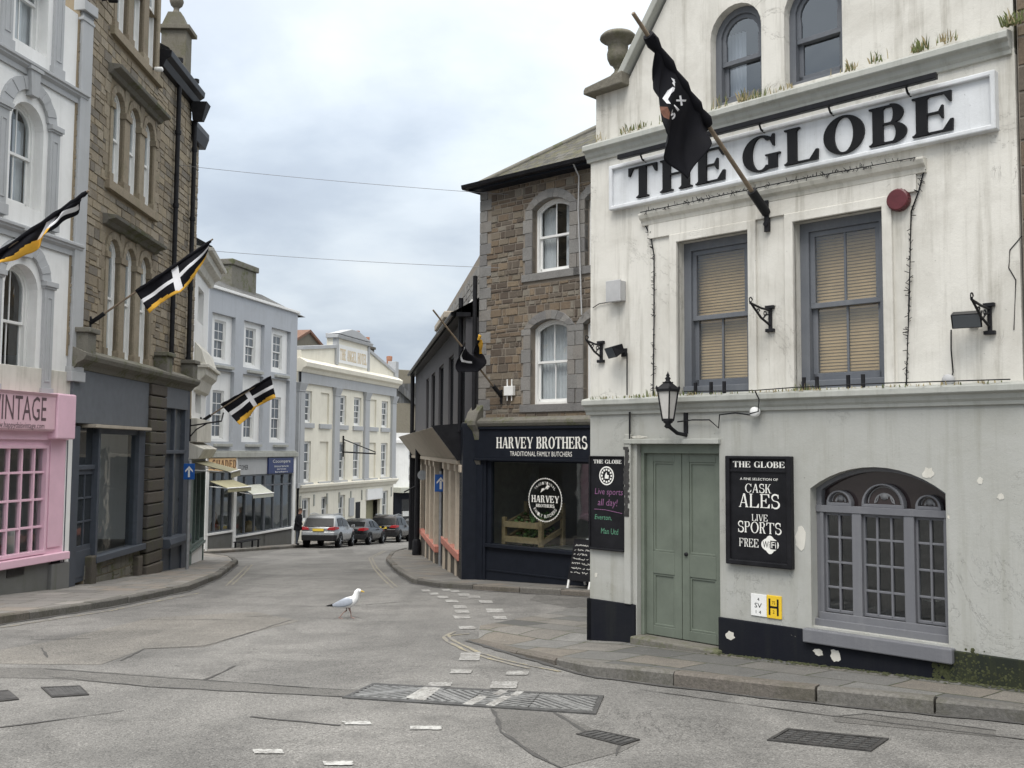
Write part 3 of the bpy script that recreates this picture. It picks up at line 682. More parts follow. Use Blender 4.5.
# dashed white markings, each dash a short slab of thermoplastic
def dash(mb, x, y, w, h, sk=0): 
    a = [gxy(x - w / 2 - sk, y + h / 2), gxy(x + w / 2 - sk, y + h / 2), gxy(x + w / 2 + sk, y - h / 2), gxy(x - w / 2 + sk, y - h / 2)][::-1]
    Q = [Vector((*p, 0)) for p in a]; E = []
    for i in range(4):
        d_ = Q[(i + 1) % 4] - Q[i]; n_ = Vector((-d_.y, d_.x, 0)).normalized(); k = 7
        E += [Q[i] + d_ * (j / k) + n_ * random.uniform(-.006, .008) for j in range(k)]
    c_ = sum(Q, Vector()) / 4; vs = [(p.x, p.y, road_z(p.y) + .0075) for p in E] + [(c_.x, c_.y, road_z(c_.y) + .0075)]
    mb.add(vs, [(i, (i + 1) % len(E), len(E)) for i in range(len(E))])
mb = MB()
for x, y, w, h in ((426, 591, 8, 2.2), (434, 594, 9, 2.2), (443, 597.5, 10, 2.4), (452, 601.5, 12, 2.6), (460, 607, 13, 2.8), (462, 612, 14, 2.8), (462, 617.5, 16, 3), (467, 628, 16, 3),
                   (446, 590, 8, 2), (455, 591.5, 9, 2.2), (464, 595, 11, 2.4), (474, 597, 12, 2.4), (486, 602, 13, 2.6), (495, 611, 17, 4), (500, 618, 13, 3)):
    dash(mb, x, y, w, h, -1)
mb.build('road_marking', M['roadfaint'], road)
mb = MB()
for x, y, w, h in ((470, 657, 20, 8), (461, 672, 21, 4), (440, 685, 23, 4), (517, 673.5, 22, 4), (504, 685.5, 26, 7)): dash(mb, x, y, w, h, 1)
mb.build('road_marking', M['roadfaint'], road)
mb = MB()
for x, y, w, h, s in ((357, 723.5, 27, 3.6, -2), (426, 728.5, 31, 3.6, 0), (268, 752.3, 29, 4.2, -1), (338, 764, 29, 4, -1)): dash(mb, x, y, w, h, s)
mb.build('road_marking', M['roadwhite'], road)

def pavement(name, kerb, back, mt, lift=.115, kw=.16, lifts=None):
    """raised paving with a granite kerb along the pixels of its foot; back = world points behind"""
    K = [Vector((*gxy(*p), 0)) if not isinstance(p, Vector) else p.copy() for p in kerb]
    B = [Vector((b[0], b[1], 0)) for b in back]
    # resample the kerb
    Q = []; L = []
    lifts = lifts or [lift] * len(K)
    for i in range(len(K) - 1):
        n = max(1, int((K[i + 1] - K[i]).length / .3))
        for j in range(n): Q.append(K[i].lerp(K[i + 1], j / n)); L.append(lifts[i] + (lifts[i + 1] - lifts[i]) * j / n)
    Q.append(K[-1]); L.append(lifts[-1])
    poly = Q + B
    ar = sum(poly[i].x * poly[(i + 1) % len(poly)].y - poly[(i + 1) % len(poly)].x * poly[i].y for i in range(len(poly)))
    s = 1 if ar > 0 else -1
    N = []
    for i in range(len(Q)):
        t = (Q[min(i + 1, len(Q) - 1)] - Q[max(i - 1, 0)]).normalized(); N.append(Vector((-t.y, t.x, 0)) * s)
    I = [q + n * kw for q, n in zip(Q, N)]
    top = MB(); pts = [(p.x, p.y, road_z(p.y) + l - .006) for p, l in zip(I, L)] + [(b.x, b.y, road_z(b.y) + lift - .006) for b in B]
    if s < 0: pts = pts[::-1]
    top.add(pts, [tuple(range(len(pts)))])
    o = top.build(name, mt, kind='structure')
    bm = bmesh.new(); bm.from_mesh(o.data); bmesh.ops.triangulate(bm, faces=bm.faces)
    for f in bm.faces:
        if f.normal.z < 0: f.normal_flip()
    bm.to_mesh(o.data); bm.free()
    kb = MB(); i = 0
    while i < len(Q) - 1:
        r = random.random(); k = random.choice((3, 3, 4, 5)); e = min(i + k, len(Q) - 1); dz = random.uniform(-.008, .012); dn = random.uniform(-.015, .015)
        for a in range(i, e):
            f0 = .02 / max((Q[a + 1] - Q[a]).length, .01) if a == i else 0
            A = [Q[a].lerp(Q[a + 1], f0), Q[a + 1], I[a + 1], I[a].lerp(I[a + 1], f0)]
            A = [p + N[a] * dn if q < 2 else p for q, p in enumerate(A)]
            l = [L[a], L[a + 1], L[a + 1], L[a]]
            ch = .02
            A2 = [A[0] + N[a] * ch, A[1] + N[a] * ch, A[2], A[3]]
            vs = [(p.x, p.y, road_z(p.y) - .06) for p in A] + [(p.x, p.y, road_z(p.y) + h - ch + dz) for p, h in zip(A, l)] + [(p.x, p.y, road_z(p.y) + h + .004 + dz) for p, h in zip(A2, l)]
            fs = [(0, 1, 5, 4), (4, 5, 9, 8), (8, 9, 10, 11), (2, 3, 7, 6), (1, 2, 6, 5), (5, 6, 10, 9), (3, 0, 4, 7), (7, 4, 8, 11)]
            if s < 0: fs = [f[::-1] for f in fs]
            kb.add(vs, fs, 0, r)
        i = e
    kb.build('kerb', M['kerb'], o)
    return o
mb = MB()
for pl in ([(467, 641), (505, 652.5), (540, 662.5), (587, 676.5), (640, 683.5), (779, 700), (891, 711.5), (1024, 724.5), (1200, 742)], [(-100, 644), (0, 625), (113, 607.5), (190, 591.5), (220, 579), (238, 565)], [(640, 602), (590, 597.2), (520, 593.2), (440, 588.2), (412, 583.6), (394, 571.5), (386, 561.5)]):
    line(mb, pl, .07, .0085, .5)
mb.build('gutter_dirt', M['tar'], road)  # dark dirt line at the kerb foot, doubling as painted contact shade
# ------------------------------------------------------------------ facades
gc = ray(590, 632); gc = EYE + gc * (12.5 / gc.y)
Fg = Facade(gc.x, gc.y, .708, -.706)
h0 = G(478, 579, .11); Fh = Facade(h0.x, h0.y, .745, -.667)
Fd = Facade(h0.x - .35, h0.y + .15, .155, -.988)        # charcoal side building, s runs towards the viewer, ends near 0
Fp = Facade(-9.0, 20.0, .176, .984)                     # pink shop, s<=0
Fs = Facade(-8.97, 20.0, -.03, .9995)                   # stone building
Fw = Facade(-9.42, 29.2, -.183, .983)                   # white stucco building
Fr = Facade(-13.2, 43.0, .232, .973)                    # grey building
ho = ray(297, 500); ho = EYE + ho * (56.0 / ho.y)
Fo = Facade(ho.x, ho.y, .24, .971)                      # hotel
pavement('pavement', [(467, 640), (505, 651), (540, 661), (587, 675), (640, 682), (779, 698.5), (891, 710), (1024, 723), (1250, 744)],
         [tuple(Fg.world(9.5, .3, 0)[:2]), tuple(Fg.world(.2, .3, 0)[:2]), tuple(Fg.world(.2, 6, 0)[:2]), tuple(Fg.world(-.9, 6, 0)[:2]), gxy(588, 614), gxy(556, 619), gxy(520, 626), gxy(480, 634)],
         M['pave_globe'], .12, lifts=[.012, .035, .06, .1, .12, .12, .12, .12, .12])
pavement('pavement', [(-420, 700), (-200, 657), (0, 624), (113, 606.5), (190, 590.5), (220, 578), (238, 564), (232, 558), (214, 555), (200, 553.5)],
         [(-11.5, 36), (-10.6, 33.0), (-9.6, 29.3), (-9.3, 20), (-9.8, 15.5), (-11.2, 9)], M['pave'], .12, lifts=[.12] * 7 + [.08, .06, .06])
off = lambda F, s, d: Vector((*(F.o + F.d * s + F.n * d)[:2], 0))
pavement('pavement', [off(Fr, -5, 1.5), off(Fr, 1, 1.5), off(Fr, 8, 1.35), off(Fo, 1, 2.3), off(Fo, 7, 1.8), off(Fo, 14, 1.6), off(Fo, 26, 1.6)],
         [off(Fo, 26, -.4), off(Fo, 0, -.4), off(Fr, 8.7, -.3), off(Fr, -5, -.3)], M['pave'], .12)
pavement('pavement', [tuple(x) for x in ((760, 620), (640, 601), (590, 596.5), (520, 592.5), (440, 587.5), (412, 583), (394, 571), (386, 561))] + [Vector((-5.0, 42, 0)), Vector((-4.9, 47, 0)), Vector((-3.2, 56, 0)), Vector((0, 68, 0))],
         [(2.5, 66), (-1.5, 54), (-3.4, 44.5), (-.6, 24.2), tuple(Fh.world(9, .3, 0)[:2])], M['pave_h'], .11)

# ------------------------------------------------------------------ covers and gullies in the road
def cover(name, label, cat, px, ribs, mf, mr, group=None, sections=1, thick=.012, style='ribs'):
    c = [Vector((*gxy(*p), 0)) for p in px]        # far-left, far-right, near-right, near-left
    ce = sum(c, Vector()) / 4; root = empty(name, (ce.x, ce.y, road_z(ce.y)), 0, label, cat, group); OFF[root.name] = Vector((ce.x, ce.y, road_z(ce.y)))
    P = lambda u, v, z: (lambda q: (q.x, q.y, road_z(q.y) + z))(c[0].lerp(c[1], u).lerp(c[3].lerp(c[2], u), v))
    q4 = lambda u0, u1, v0, v1, z0, z1: [P(u0, v1, z0), P(u1, v1, z0), P(u1, v0, z0), P(u0, v0, z0), P(u0, v1, z1), P(u1, v1, z1), P(u1, v0, z1), P(u0, v0, z1)]
    fr = MB(); e = .018 * (2 if sections == 1 else 1); ev = .09
    fr.hexa(q4(0, 1, 0, ev, -.02, thick)); fr.hexa(q4(0, 1, 1 - ev, 1, -.02, thick)); fr.hexa(q4(0, e, ev, 1 - ev, -.02, thick)); fr.hexa(q4(1 - e, 1, ev, 1 - ev, -.02, thick))
    fr.build('frame', mf, root)
    for k in range(sections):
        u0 = e + (1 - 2 * e) * k / sections + .003; u1 = e + (1 - 2 * e) * (k + 1) / sections - .003
        pl = MB(); pl.hexa(q4(u0, u1, ev + .01, 1 - ev - .01, -.02, thick - .007), 0)
        def seg(ua, va, ub, vb, w, m=1):
            a, b = Vector(P(ua, va, 0)), Vector(P(ub, vb, 0)); t = (b - a); t.normalize(); n = Vector((-t.y, t.x, 0)) * w / 2
            z = lambda p, h: (p.x, p.y, road_z(p.y) + h)
            pl.hexa([z(a - n, thick - .008), z(b - n, thick - .008), z(b + n, thick - .008), z(a + n, thick - .008), z(a - n, thick), z(b - n, thick), z(b + n, thick), z(a + n, thick)], m)
        U = lambda x: u0 + (u1 - u0) * x
        V = lambda x: ev + .03 + (1 - 2 * ev - .06) * x
        if style == 'tri':
            fl = (lambda x: x) if k % 2 else (lambda x: 1 - x)
            for j in range(-5, 6):
                f = j / 6
                a, b_ = ((f, 0), (1, 1 - f)) if f >= 0 else ((0, -f), (1 + f, 1))
                seg(U(a[0]), V(fl(a[1])), U(b_[0]), V(fl(b_[1])), .07 if j == 0 else .035)
            seg(U(.0), V(.02), U(1), V(.02), .03); seg(U(.0), V(.98), U(1), V(.98), .03)
        elif style == 'bars':
            for j in range(ribs): f = (j + .5) / ribs; seg(U(f), V(0), U(f), V(1), .03)
        else:
            for j in range(ribs):
                for i in range(5): seg(U((j + .15) / ribs), V((i + .5) / 5), U((j + .85) / ribs), V((i + .5) / 5), .03)
        pl.build('plate', [mf, mr], root)
    return root
uc = cover('utility_cover', 'long worn steel access cover with triangular ribs set across the road', 'access cover', [(373, 684), (604, 696.5), (596, 715), (342, 698.5)], 8, M['cover'], M['cover_hi'], sections=4, style='tri')
mb = MB()
for pl in ([(405, 699), (424, 702), (441, 689), (424, 688)], [(462, 705.5), (472, 706.5), (488, 698), (479, 696.5)], [(485, 706.5), (494, 707.5), (512, 698), (503, 696.5)], [(492, 695.5), (500, 696.5), (508, 692), (500, 691)], [(510, 696.5), (517, 697.5), (524, 693), (517, 692)]):
    q = [gxy(*p) for p in pl]; a = sum(q[i][0] * q[(i + 1) % 4][1] - q[(i + 1) % 4][0] * q[i][1] for i in range(4))
    if a < 0: q = q[::-1]
    mb.add([(x, y, road_z(y) + .0125) for x, y in q], [(0, 1, 2, 3)])
mb.build('paint_mark', M['roadfaint'], uc)
cover('drain_grating', 'dark iron gully grating beside the left seam, nearer the middle of the road', 'drain', [(41, 688), (80, 686.5), (89, 695.5), (52, 698)], 9, M['coverd'], M['cover'], 'iron gully gratings', style='bars')
cover('drain_grating', 'dark iron gully grating cut off by the left edge of the photo', 'drain', [(-22, 693.5), (8, 691), (19, 700), (-8, 703)], 9, M['coverd'], M['cover'], 'iron gully gratings', style='bars')
cover('manhole_cover', 'rectangular dark iron inspection cover in front of the pub kerb', 'manhole cover', [(787, 729.5), (889, 739.5), (871, 752), (767, 741)], 8, M['coverd'], M['cover'], style='grid')
cover('manhole_cover', 'small skewed iron grid cover at the end of the dark asphalt patch', 'manhole cover', [(596, 731), (640, 740.5), (622, 746.5), (576, 735)], 7, M['coverd'], M['cover'], style='grid')
# ------------------------------------------------------------------ THE GLOBE
F = Fg
SR = F.X(1021, 300)          # right end of the front
zc0, zc1 = F.Z(700, 408), F.Z(700, 396)      # string course between the floors
zu0, zu1 = F.Z(640, 150), F.Z(640, 134)      # upper cornice
zb = -3.4                    # below the pavement everywhere
zpl = F.Z(760, 622.5)        # top of the plinth
pub = F.thing('pub_building', 'weathered white and sage green pub with arched windows and a big black-lettered name board', 'pub')
W1 = F.rect(678.5, 393, 749, 235); W2 = F.rect(796, 389, 883, 214)
zw0 = zc1 + .02; zw1 = (F.Z(715, 236.5) + F.Z(842, 214)) / 2
W1 = (W1[0], W1[1], zw0, zw1, 0); W2 = (W2[0], W2[1], zw0, zw1, 0)
A1 = (F.X(710, 60), F.X(761, 60)); A2 = (F.X(784, 60), F.X(842, 50))
za0 = F.Z(740, 100); zas = F.Z(735, 32)
A1 = (A1[0], A1[1], za0, zas + (A1[1] - A1[0]) / 2, (A1[1] - A1[0]) / 2); A2 = (A2[0], A2[1], za0, zas + (A2[1] - A2[0]) / 2, (A2[1] - A2[0]) / 2)
GW = (F.X(811, 560), F.X(947, 560), F.Z(813, 626), F.Z(873, 467), 0)
GW = GW[:4] + (GW[3] - F.Z(810, 488.5),)
DR = (F.X(637, 560), F.X(720, 560), zb, F.Z(680, 444), 0)
PV = lambda s: road_z(F.world(s, 0, 0).y) + .115    # pavement height at the wall
mb = MB(); wall(mb, 0, SR, zb, zc0 + .05, [GW, DR], 0, .22, 0); shell(mb, 0, SR, 8, zb, zc0 + .05, 0)
mb.build('ground_floor_wall', M['globe_lo'], pub)
mb = MB(); wall(mb, 0, SR, zc0 + .05, zu0 + .05, [W1, W2], .0, .2, 0); shell(mb, 0, SR, 8, zc0 + .05, zu0 + .05, 0, top=False)
mb.build('first_floor_wall', M['globe_up'], pub)
# gabled attic
ztop = zu0 + 5.2
sA = F.X(595.5, 110); kA = F.P(626, 84); kB = F.P(666, 0)
mb = MB(); wall(mb, sA, SR, zu0 + .05, ztop, [A1, A2], 0.01, .22, 0)
bm = bmesh.new()
tmp = mb.build('gable_wall', M['globe_up'], pub)
slope = (kB[1] - kA[1]) / (kB[0] - kA[0])
sk = kA[0]; zk = kA[1]
bm.from_mesh(tmp.data); off = OFF[tmp.name]
for (px, pn) in (((sk - off.x, 0, zk - off.z), Vector((-slope, 0, 1))), ):
    geom = bm.verts[:] + bm.edges[:] + bm.faces[:]
    # keep below the slope, or left of the kneeler below its level
    bmesh.ops.bisect_plane(bm, geom=geom, plane_co=px, plane_no=pn, clear_outer=True)
bm.to_mesh(tmp.data); bm.free()
# kneeler shoulder and gable side + back
mb = MB(); mb.prism([(sA, zu0 + .05), (sk + .02, zu0 + .05), (sk + .02, zk), (sA, zk)], .012, .5); mb.build('kneeler_wall', M['globe_up'], pub)
sp = (ztop - zk) / slope + sk
roof = MB(); roof.add([(sk, .4, zk - .3), (sp, .4, ztop), (sp, 8, ztop), (sk, 8, zk - .3)], [(3, 2, 1, 0)]); roof.add([(sp, .4, ztop), (SR, .4, ztop), (SR, 8, ztop), (sp, 8, ztop)], [(0, 1, 2, 3)])
roof.add([(SR, 0, zu0), (SR, 8, zu0), (SR, 8, ztop), (SR, 0, ztop)], [(0, 1, 2, 3)]); roof.add([(0, 8, zu0), (SR, 8, zu0), (SR, 8, ztop), (sp, 8, ztop), (sk, 8, zk - .3), (0, 8, zk - .3)], [(5, 4, 3, 2, 1, 0)])
roof.add([(0, .4, zu0), (0, 8, zu0), (0, 8, zk - .3), (0, .4, zk - .3)], [(3, 2, 1, 0)]); roof.add([(0, .4, zk - .3), (sk, .4, zk - .3), (sk, 8, zk - .3), (0, 8, zk - .3)], [(0, 1, 2, 3)])
roof.build('roof', M['slate'], pub)
mb = MB(); nx, nz = -slope / math.hypot(1, slope), 1 / math.hypot(1, slope); e = .09
mb.prism([(sk - .05, zk), (sp, ztop), (sp + nx * e, ztop + nz * e), (sk - .05 + nx * e, zk + nz * e)], -.1, .45)
mb.build('gable_coping', M['trim_grey'], pub, bevel=.012)
mb = MB(); sk0 = F.X(584, 98, .12); mb.prism([(sk0, zk - .03), (sk + .04, zk - .03), (sk + .04, zk + .13), (sk0 + .03, zk + .06), (sk0, zk + .03)], -.14, .5)
mb.build('kneeler', M['urn'], pub, bevel=.015)
# mouldings
def cornice(name, z0, z1, proj, x0, x1, mt, y=0):
    h = z1 - z0; p = proj
    prof = [(y + .05, z0), (y - p * .25, z0), (y - p * .3, z0 + h * .18), (y - p * .5, z0 + h * .3), (y - p * .62, z0 + h * .5), (y - p * .95, z0 + h * .58), (y - p, z0 + h * .62), (y - p, z0 + h * .86), (y - p * .9, z1 - h * .05), (y + .05, z1 + .02)]
    mb = MB(); n = max(1, int((x1 - x0) / .5)); 
    mb.profile(prof, x0, x1); return mb.build(name, mt, pub, bevel=.006)
cornice('string_course', zc0 - .05, zc1 + .015, .12, -.05, SR + .05, M['trim_grey'])
cornice('cornice', zu0 - .01, zu1 + .01, .13, -.04, SR - .02, M['trim_grey'])
# hood over the first floor windows
hz1 = (F.Z(645, 214) + F.Z(925, 158)) / 2; hs0, hs1 = F.X(643, 217), F.X(927, 162)
mb = MB(); mb.profile([(.02, hz1 - .15), (-.03, hz1 - .15), (-.04, hz1 - .1), (-.08, hz1 - .07), (-.1, hz1 - .03), (-.1, hz1 - .01), (.02, hz1)], hs0, hs1); mb.build('hood_moulding', M['trim'], pub, bevel=.006)
MB().box(hs0 + .1, hs1 - .1, -.03, .02, hz1 - .32, hz1 - .15).build('window_frieze', M['globe_up'], pub, bevel=.006)
for w in (W1, W2):
    a = .1
    MB().ring([(w[0] - a, w[2]), (w[0] - a, w[3] + a), (w[1] + a, w[3] + a), (w[1] + a, w[2])], [(w[0], w[2]), (w[0], w[3]), (w[1], w[3]), (w[1], w[2])], -.04, .03, closed=False).build('architrave', M['globe_up'], pub, bevel=.008)
# pilaster strip at the left and plain pier panels
# windows
wf = [sash(pub, W1, .12, M['bluegrey'], M['glass'], ft=.1, st=.055, cols=2, mid=.5, extra='blind', mextra=M['blind'], topbar=False),
      sash(pub, W2, .12, M['bluegrey'], M['glass'], ft=.1, st=.055, cols=2, mid=.5, extra='blind', mextra=M['blind'])]
for w, f in zip((W1, W2), wf):
    MB().box(w[0] + .03, w[1] - .03, .05, .14, w[2] - .02, w[2] + .1).build('sill', M['bluegrey'], f, bevel=.008)
for w in (A1, A2):
    f = sash(pub, w, .12, M['bluegrey'], M['glassu'], ft=.075, st=.05, cols=1, mid=.46, extra='half' if w is A1 else None, mextra=M['curtain'])
# bottom window with three lights and fanlights
gw = MB(); y = .13; s0, s1, z0, z1, rise = GW
zs = z1 - rise; zt0, zt1 = F.Z(873, 507), F.Z(873, 501)      # transom
zt0 = F.Z(812, 512); zt1 = zt0 + .07
zg0 = z0 + .14
gw.ring(outline(s0, s1, z0, z1, rise, 16), outline(s0 + .055, s1 - .055, zg0, z1 - .045, max(rise - .03, .05), 16), y, y + .12)
xs = [F.X(x, 560, -y) for x in (823, 850, 861, 903, 915, 945)]
xs = [s0 + .08, s0 + .08 + (s1 - s0) * .225, 0, 0, 0, s1 - .07]
wl = (s1 - s0)
xs[2] = xs[1] + .1; xs[3] = xs[2] + wl * .315; xs[4] = xs[3] + .1
gw.box(s0, s1, y - .02, y + .12, zt0, zt1)
for a, b in ((s0 + .04, xs[0]), (xs[1], xs[2]), (xs[3], xs[4]), (xs[5], s1 - .04)): gw.box(a, b, y - .012, y + .12, z0 + .1, zt0)
gw.box(s0 + .03, s1 - .03, y - .03, y + .12, z0 + .06, zg0); gw.box(s0, s1, y - .06, y + .1, z0 - .02, z0 + .07)
for (a, b, n) in ((xs[0], xs[1], 2), (xs[2], xs[3], 3), (xs[4], xs[5], 2)):
    gw.ring([(a, zg0), (a, zt0), (b, zt0), (b, zg0)], [(a + .022, zg0 + .03), (a + .022, zt0 - .03), (b - .022, zt0 - .03), (b - .022, zg0 + .03)], y + .03, y + .07)
    for i in range(1, n): x = a + (b - a) * i / n; gw.box(x - .011, x + .011, y + .03, y + .06, zg0 + .01, zt0 - .01)
    for j in range(1, 4): z = zg0 + (zt0 - zg0) * j / 4; gw.box(a + .01, b - .01, y + .032, y + .062, z - .011, z + .011)
# plate above the transom, with three round-headed lights
fl = [(xs[0] + .0, xs[1] + .02), (xs[2] - .03, xs[3] + .03), (xs[4] - .02, xs[5])]
fr = [min(zs + .1 - zt1, .2), z1 - .06 - zt1, min(zs + .1 - zt1, .2)]
fo = []
for (a, b), r in zip(fl, fr):
    o = arch(a + .03, b - .03, zt1 + .02, min(r - .03, (b - a) / 2 - .03), 16); i = arch(a + .055, b - .055, zt1 + .03, min(r - .06, (b - a) / 2 - .055), 16)
    gw.ring(o, i, y + .0, y + .08, closed=False); gw.box(a + .03, b - .03, y + .002, y + .078, zt1, zt1 + .032); fo.append(i)
    cx = (a + b) / 2
win = gw.build('window', M['grey_frame'], pub, bevel=.004)
g = MB(); g.add([(s0 + .03, y + .055, z0 + .05), (s1 - .03, y + .055, z0 + .05), (s1 - .03, y + .055, zt0 + .02), (s0 + .03, y + .055, zt0 + .02)], [(0, 1, 2, 3)]); g.build('pane', M['glass'], win)
g = MB(); pu = outline(s0 + .02, s1 - .02, zt1 - .01, z1 - .02, max(rise - .03, .05), 16); g.prism(pu, y + .085, y + .12); g.build('fanlight_panel', M['stained'], win)
g = MB()
for o in fo:
    g2 = MB()
    g.prism(o, y + .06, y + .084); a, b = o[0][0], o[-1][0]; cx = (a + b) / 2; zz = o[0][1]; hh = o[8][1] - zz
    for r0 in (.9, .55): g2.ring(arch(cx - (b - a) / 2 * r0, cx + (b - a) / 2 * r0, zz + .01, hh * r0, 12), arch(cx - (b - a) / 2 * r0 + .012, cx + (b - a) / 2 * r0 - .012, zz + .01, hh * r0 - .012, 12), y + .05, y + .06, closed=False)
    g2.lathe([(.001, y + .045), (.035, y + .048), (.035, y + .06)], (cx, 0, zz + hh * .42), 12, axis='y')
    for sg in (-1, 1):
        pts = [(cx + sg * (.04 + .09 * t) * (b - a) / .55, y + .054, zz + hh * (.3 + .2 * math.sin(t * 5))) for t in [k / 8 for k in range(9)]]
        g2.tube(pts, .007, 5)
    g2.build('leading', M['lead'], win)
g.build('stained_glass', M['stained'], win)
MB().box(s0 - .06, s1 + .06, -.09, .1, z0 - .16, z0 - .02).build('sill', M['grey_frame'], win, bevel=.012)
# plinth
mb = MB()
for a, b in ((-.03, F.X(636, 600)), (F.X(719.5, 600), F.X(950, 660))): mb.box(a, b, -.03, .04, zb, zpl)
mb.box(-.03, .05, -.03, 6, zb, zpl)
mb.build('plinth', M['plinth'], pub, bevel=.008)
MB().box(F.X(950, 660), SR, -.034, .04, zb, zpl + .002).build('plinth', M['mossplinth'], pub, bevel=.008)
mb = MB(); mb.box(GW[0] - .3, GW[1] + .2, 1.3, 1.4, zb, zc0); mb.box(GW[0] - .3, GW[1] + .2, .3, 1.4, GW[2] - .2, GW[2] - .1); mb.build('interior', M['interior'], pub)
mb = MB(); mb.box(A1[0] - .3, A2[1] + .3, 1.0, 1.1, zu0, A1[3] + .4); mb.build('interior', M['interior'], pub)
# door
d0, d1, dz0, dz1 = DR[:4]; dzb = PV((d0 + d1) / 2) + .07
MB().box(d0 - .02, d1 + .04, -.12, .2, zb, dzb).build('doorstep', M['mossgran'], pub, bevel=.02)
y = .1
fm = MB(); fm.box(d0, d0 + .05, y - .03, y + .1, dzb, dz1); fm.box(d1 - .03, d1, y - .03, y + .1, dzb, dz1); fm.box(d0, d1, y - .035, y + .1, dz1 - .11, dz1)
fm.build('door_frame', M['green_d'], pub, bevel=.008)
ms = F.X(681, 560, -y)
for k, (a, b) in enumerate(((d0 + .05, ms - .004), (ms + .004, d1 - .03))):
    db = MB(); zt = dz1 - .11; H_ = zt - dzb; wd = b - a; st = .1
    db.box(a, a + st, y + .02, y + .065, dzb + .01, zt); db.box(b - st, b, y + .02, y + .065, dzb + .01, zt)
    for za, zb_ in ((dzb + .01, dzb + .12), (dzb + H_ * .34, dzb + H_ * .46), (zt - .1, zt)): db.box(a + st, b - st, y + .02, y + .065, za, zb_)
    for za, zb_ in ((dzb + .12, dzb + H_ * .34), (dzb + H_ * .46, zt - .1)):
        db.box(a + st, b - st, y + .045, y + .06, za, zb_); db.ring([(a + st, za), (a + st, zb_), (b - st, zb_), (b - st, za)], [(a + st + .025, za + .025), (a + st + .025, zb_ - .025), (b - st - .025, zb_ - .025), (b - st - .025, za + .025)], y + .03, y + .05)
    dr = db.build('door', M['green'], pub, bevel=.005)
    if k: MB().lathe([(.001, y - .0), (.022, y + .0), (.022, y + .02)], (a + .06, 0, dzb + H_ * .46), 10, axis='y').build('lock', M['iron'], dr)
mb = MB(); mb.box(d0 - .16, d0 - .06, -.05, .05, zpl, dz1 + .12); mb.build('door_pilaster', M['globe_lo'], pub, bevel=.01)
mb = MB(); mb.box(d0 - .16, d1 + .02, -.06, .05, dz1 + .0, dz1 + .06); mb.build('door_hood', M['trim_grey'], pub, bevel=.008)
mb = MB()
for i in range(26): z = dz1 - .05 - i * .032; mb.box(d0 - .155 + random.uniform(-.01, .02), d0 - .1 + random.uniform(0, .03), -.056, -.045, z - .02, z + .015)
mb.build('peeling_black_paint', M['coverd'], pub)
# chips of old paint
mb = MB()
def blob(cx, cz, rx, rz, y, n=13):
    mb.prism([(cx + rx * math.cos(2 * math.pi * i / n) * random.uniform(.65, 1.15), cz + rz * math.sin(2 * math.pi * i / n) * random.uniform(.65, 1.15)) for i in range(n)], y, y + .01)
for px, py, rx, rz, yy in ((801, 539, .07, .14, -.004), (928, 473, .06, .055, -.004), (980, 481, .03, .035, -.004), (1001, 497, .035, .03, -.004), (596, 575, .025, .03, -.004), (640, 437, .12, .02, -.04),
                       (732, 635, .06, .05, -.034), (820, 652, .06, .04, -.034), (837, 655, .06, .07, -.034)):
    s, z = F.P(px, py); mb = MB(); blob(s, z, rx, rz, yy); mb.build('peeled_paint', M['trim'], pub)
# bird spikes and old wiring round the hood
mb = MB()
def wire(pl, r=.006, y=-.02, spikes=0):
    mb = MB()
    P = [F.P(*p) for p in pl]; mb.tube([(p[0], y, p[1]) for p in P], r, 5)
    for a, b in zip(P, P[1:]):
        n = int(math.hypot(b[0] - a[0], b[1] - a[1]) * spikes)
        for i in range(n):
            f = random.random(); x, z = a[0] + (b[0] - a[0]) * f, a[1] + (b[1] - a[1]) * f; t = random.uniform(0, 6.28); l = random.uniform(.02, .05)
            mb.tube([(x, y, z), (x + l * math.cos(t), y - random.uniform(0, .03), z + l * math.sin(t))], .0035, 4)
    mb.build('bird_spikes' if spikes else 'wiring', M['iron'], pub)
wire([(644, 220), (652, 238), (655, 255), (655, 320), (654, 398)], .008, -.02, 45); wire([(926, 166), (920, 190), (912, 212), (910, 300), (907, 388)], .008, -.02, 45)
wire([(646, 214), (700, 203), (790, 184), (920, 160)], .006, -.11, 45)
wire([(628, 353), (628, 395)], .008, -.02); wire([(680, 422), (695, 420), (712, 420), (721, 428), (722, 415), (738, 413), (752, 415)], .008, -.05); wire([(763, 392), (767, 400), (766, 412), (758, 414)], .008, -.16)
wire([(952, 330), (952, 350), (954, 372), (952, 380)], .007, -.02); wire([(594, 308), (600, 304), (612, 302)], .006, -.02); wire([(632, 412), (632, 440), (631, 452)], .012, -.045)
wire([(690, 392), (760, 391), (800, 388), (884, 384), (1015, 380)], .006, -.12)
wire([(1022, 236), (1010, 250), (1009, 268), (1016, 280), (1014, 330)], .005, -.004)
# blunt iron stubs on the window ledges
for w in (W1, W2):
    for k, f in enumerate((.28, .5, .68) if w is W1 else (.12, .27, .62, .78)):
        MB().box(w[0] + (w[1] - w[0]) * f - .015, w[0] + (w[1] - w[0]) * f + .015, -.06, -.03, zc1 + .01, zc1 + .15).build('ledge_post', M['iron'], pub)
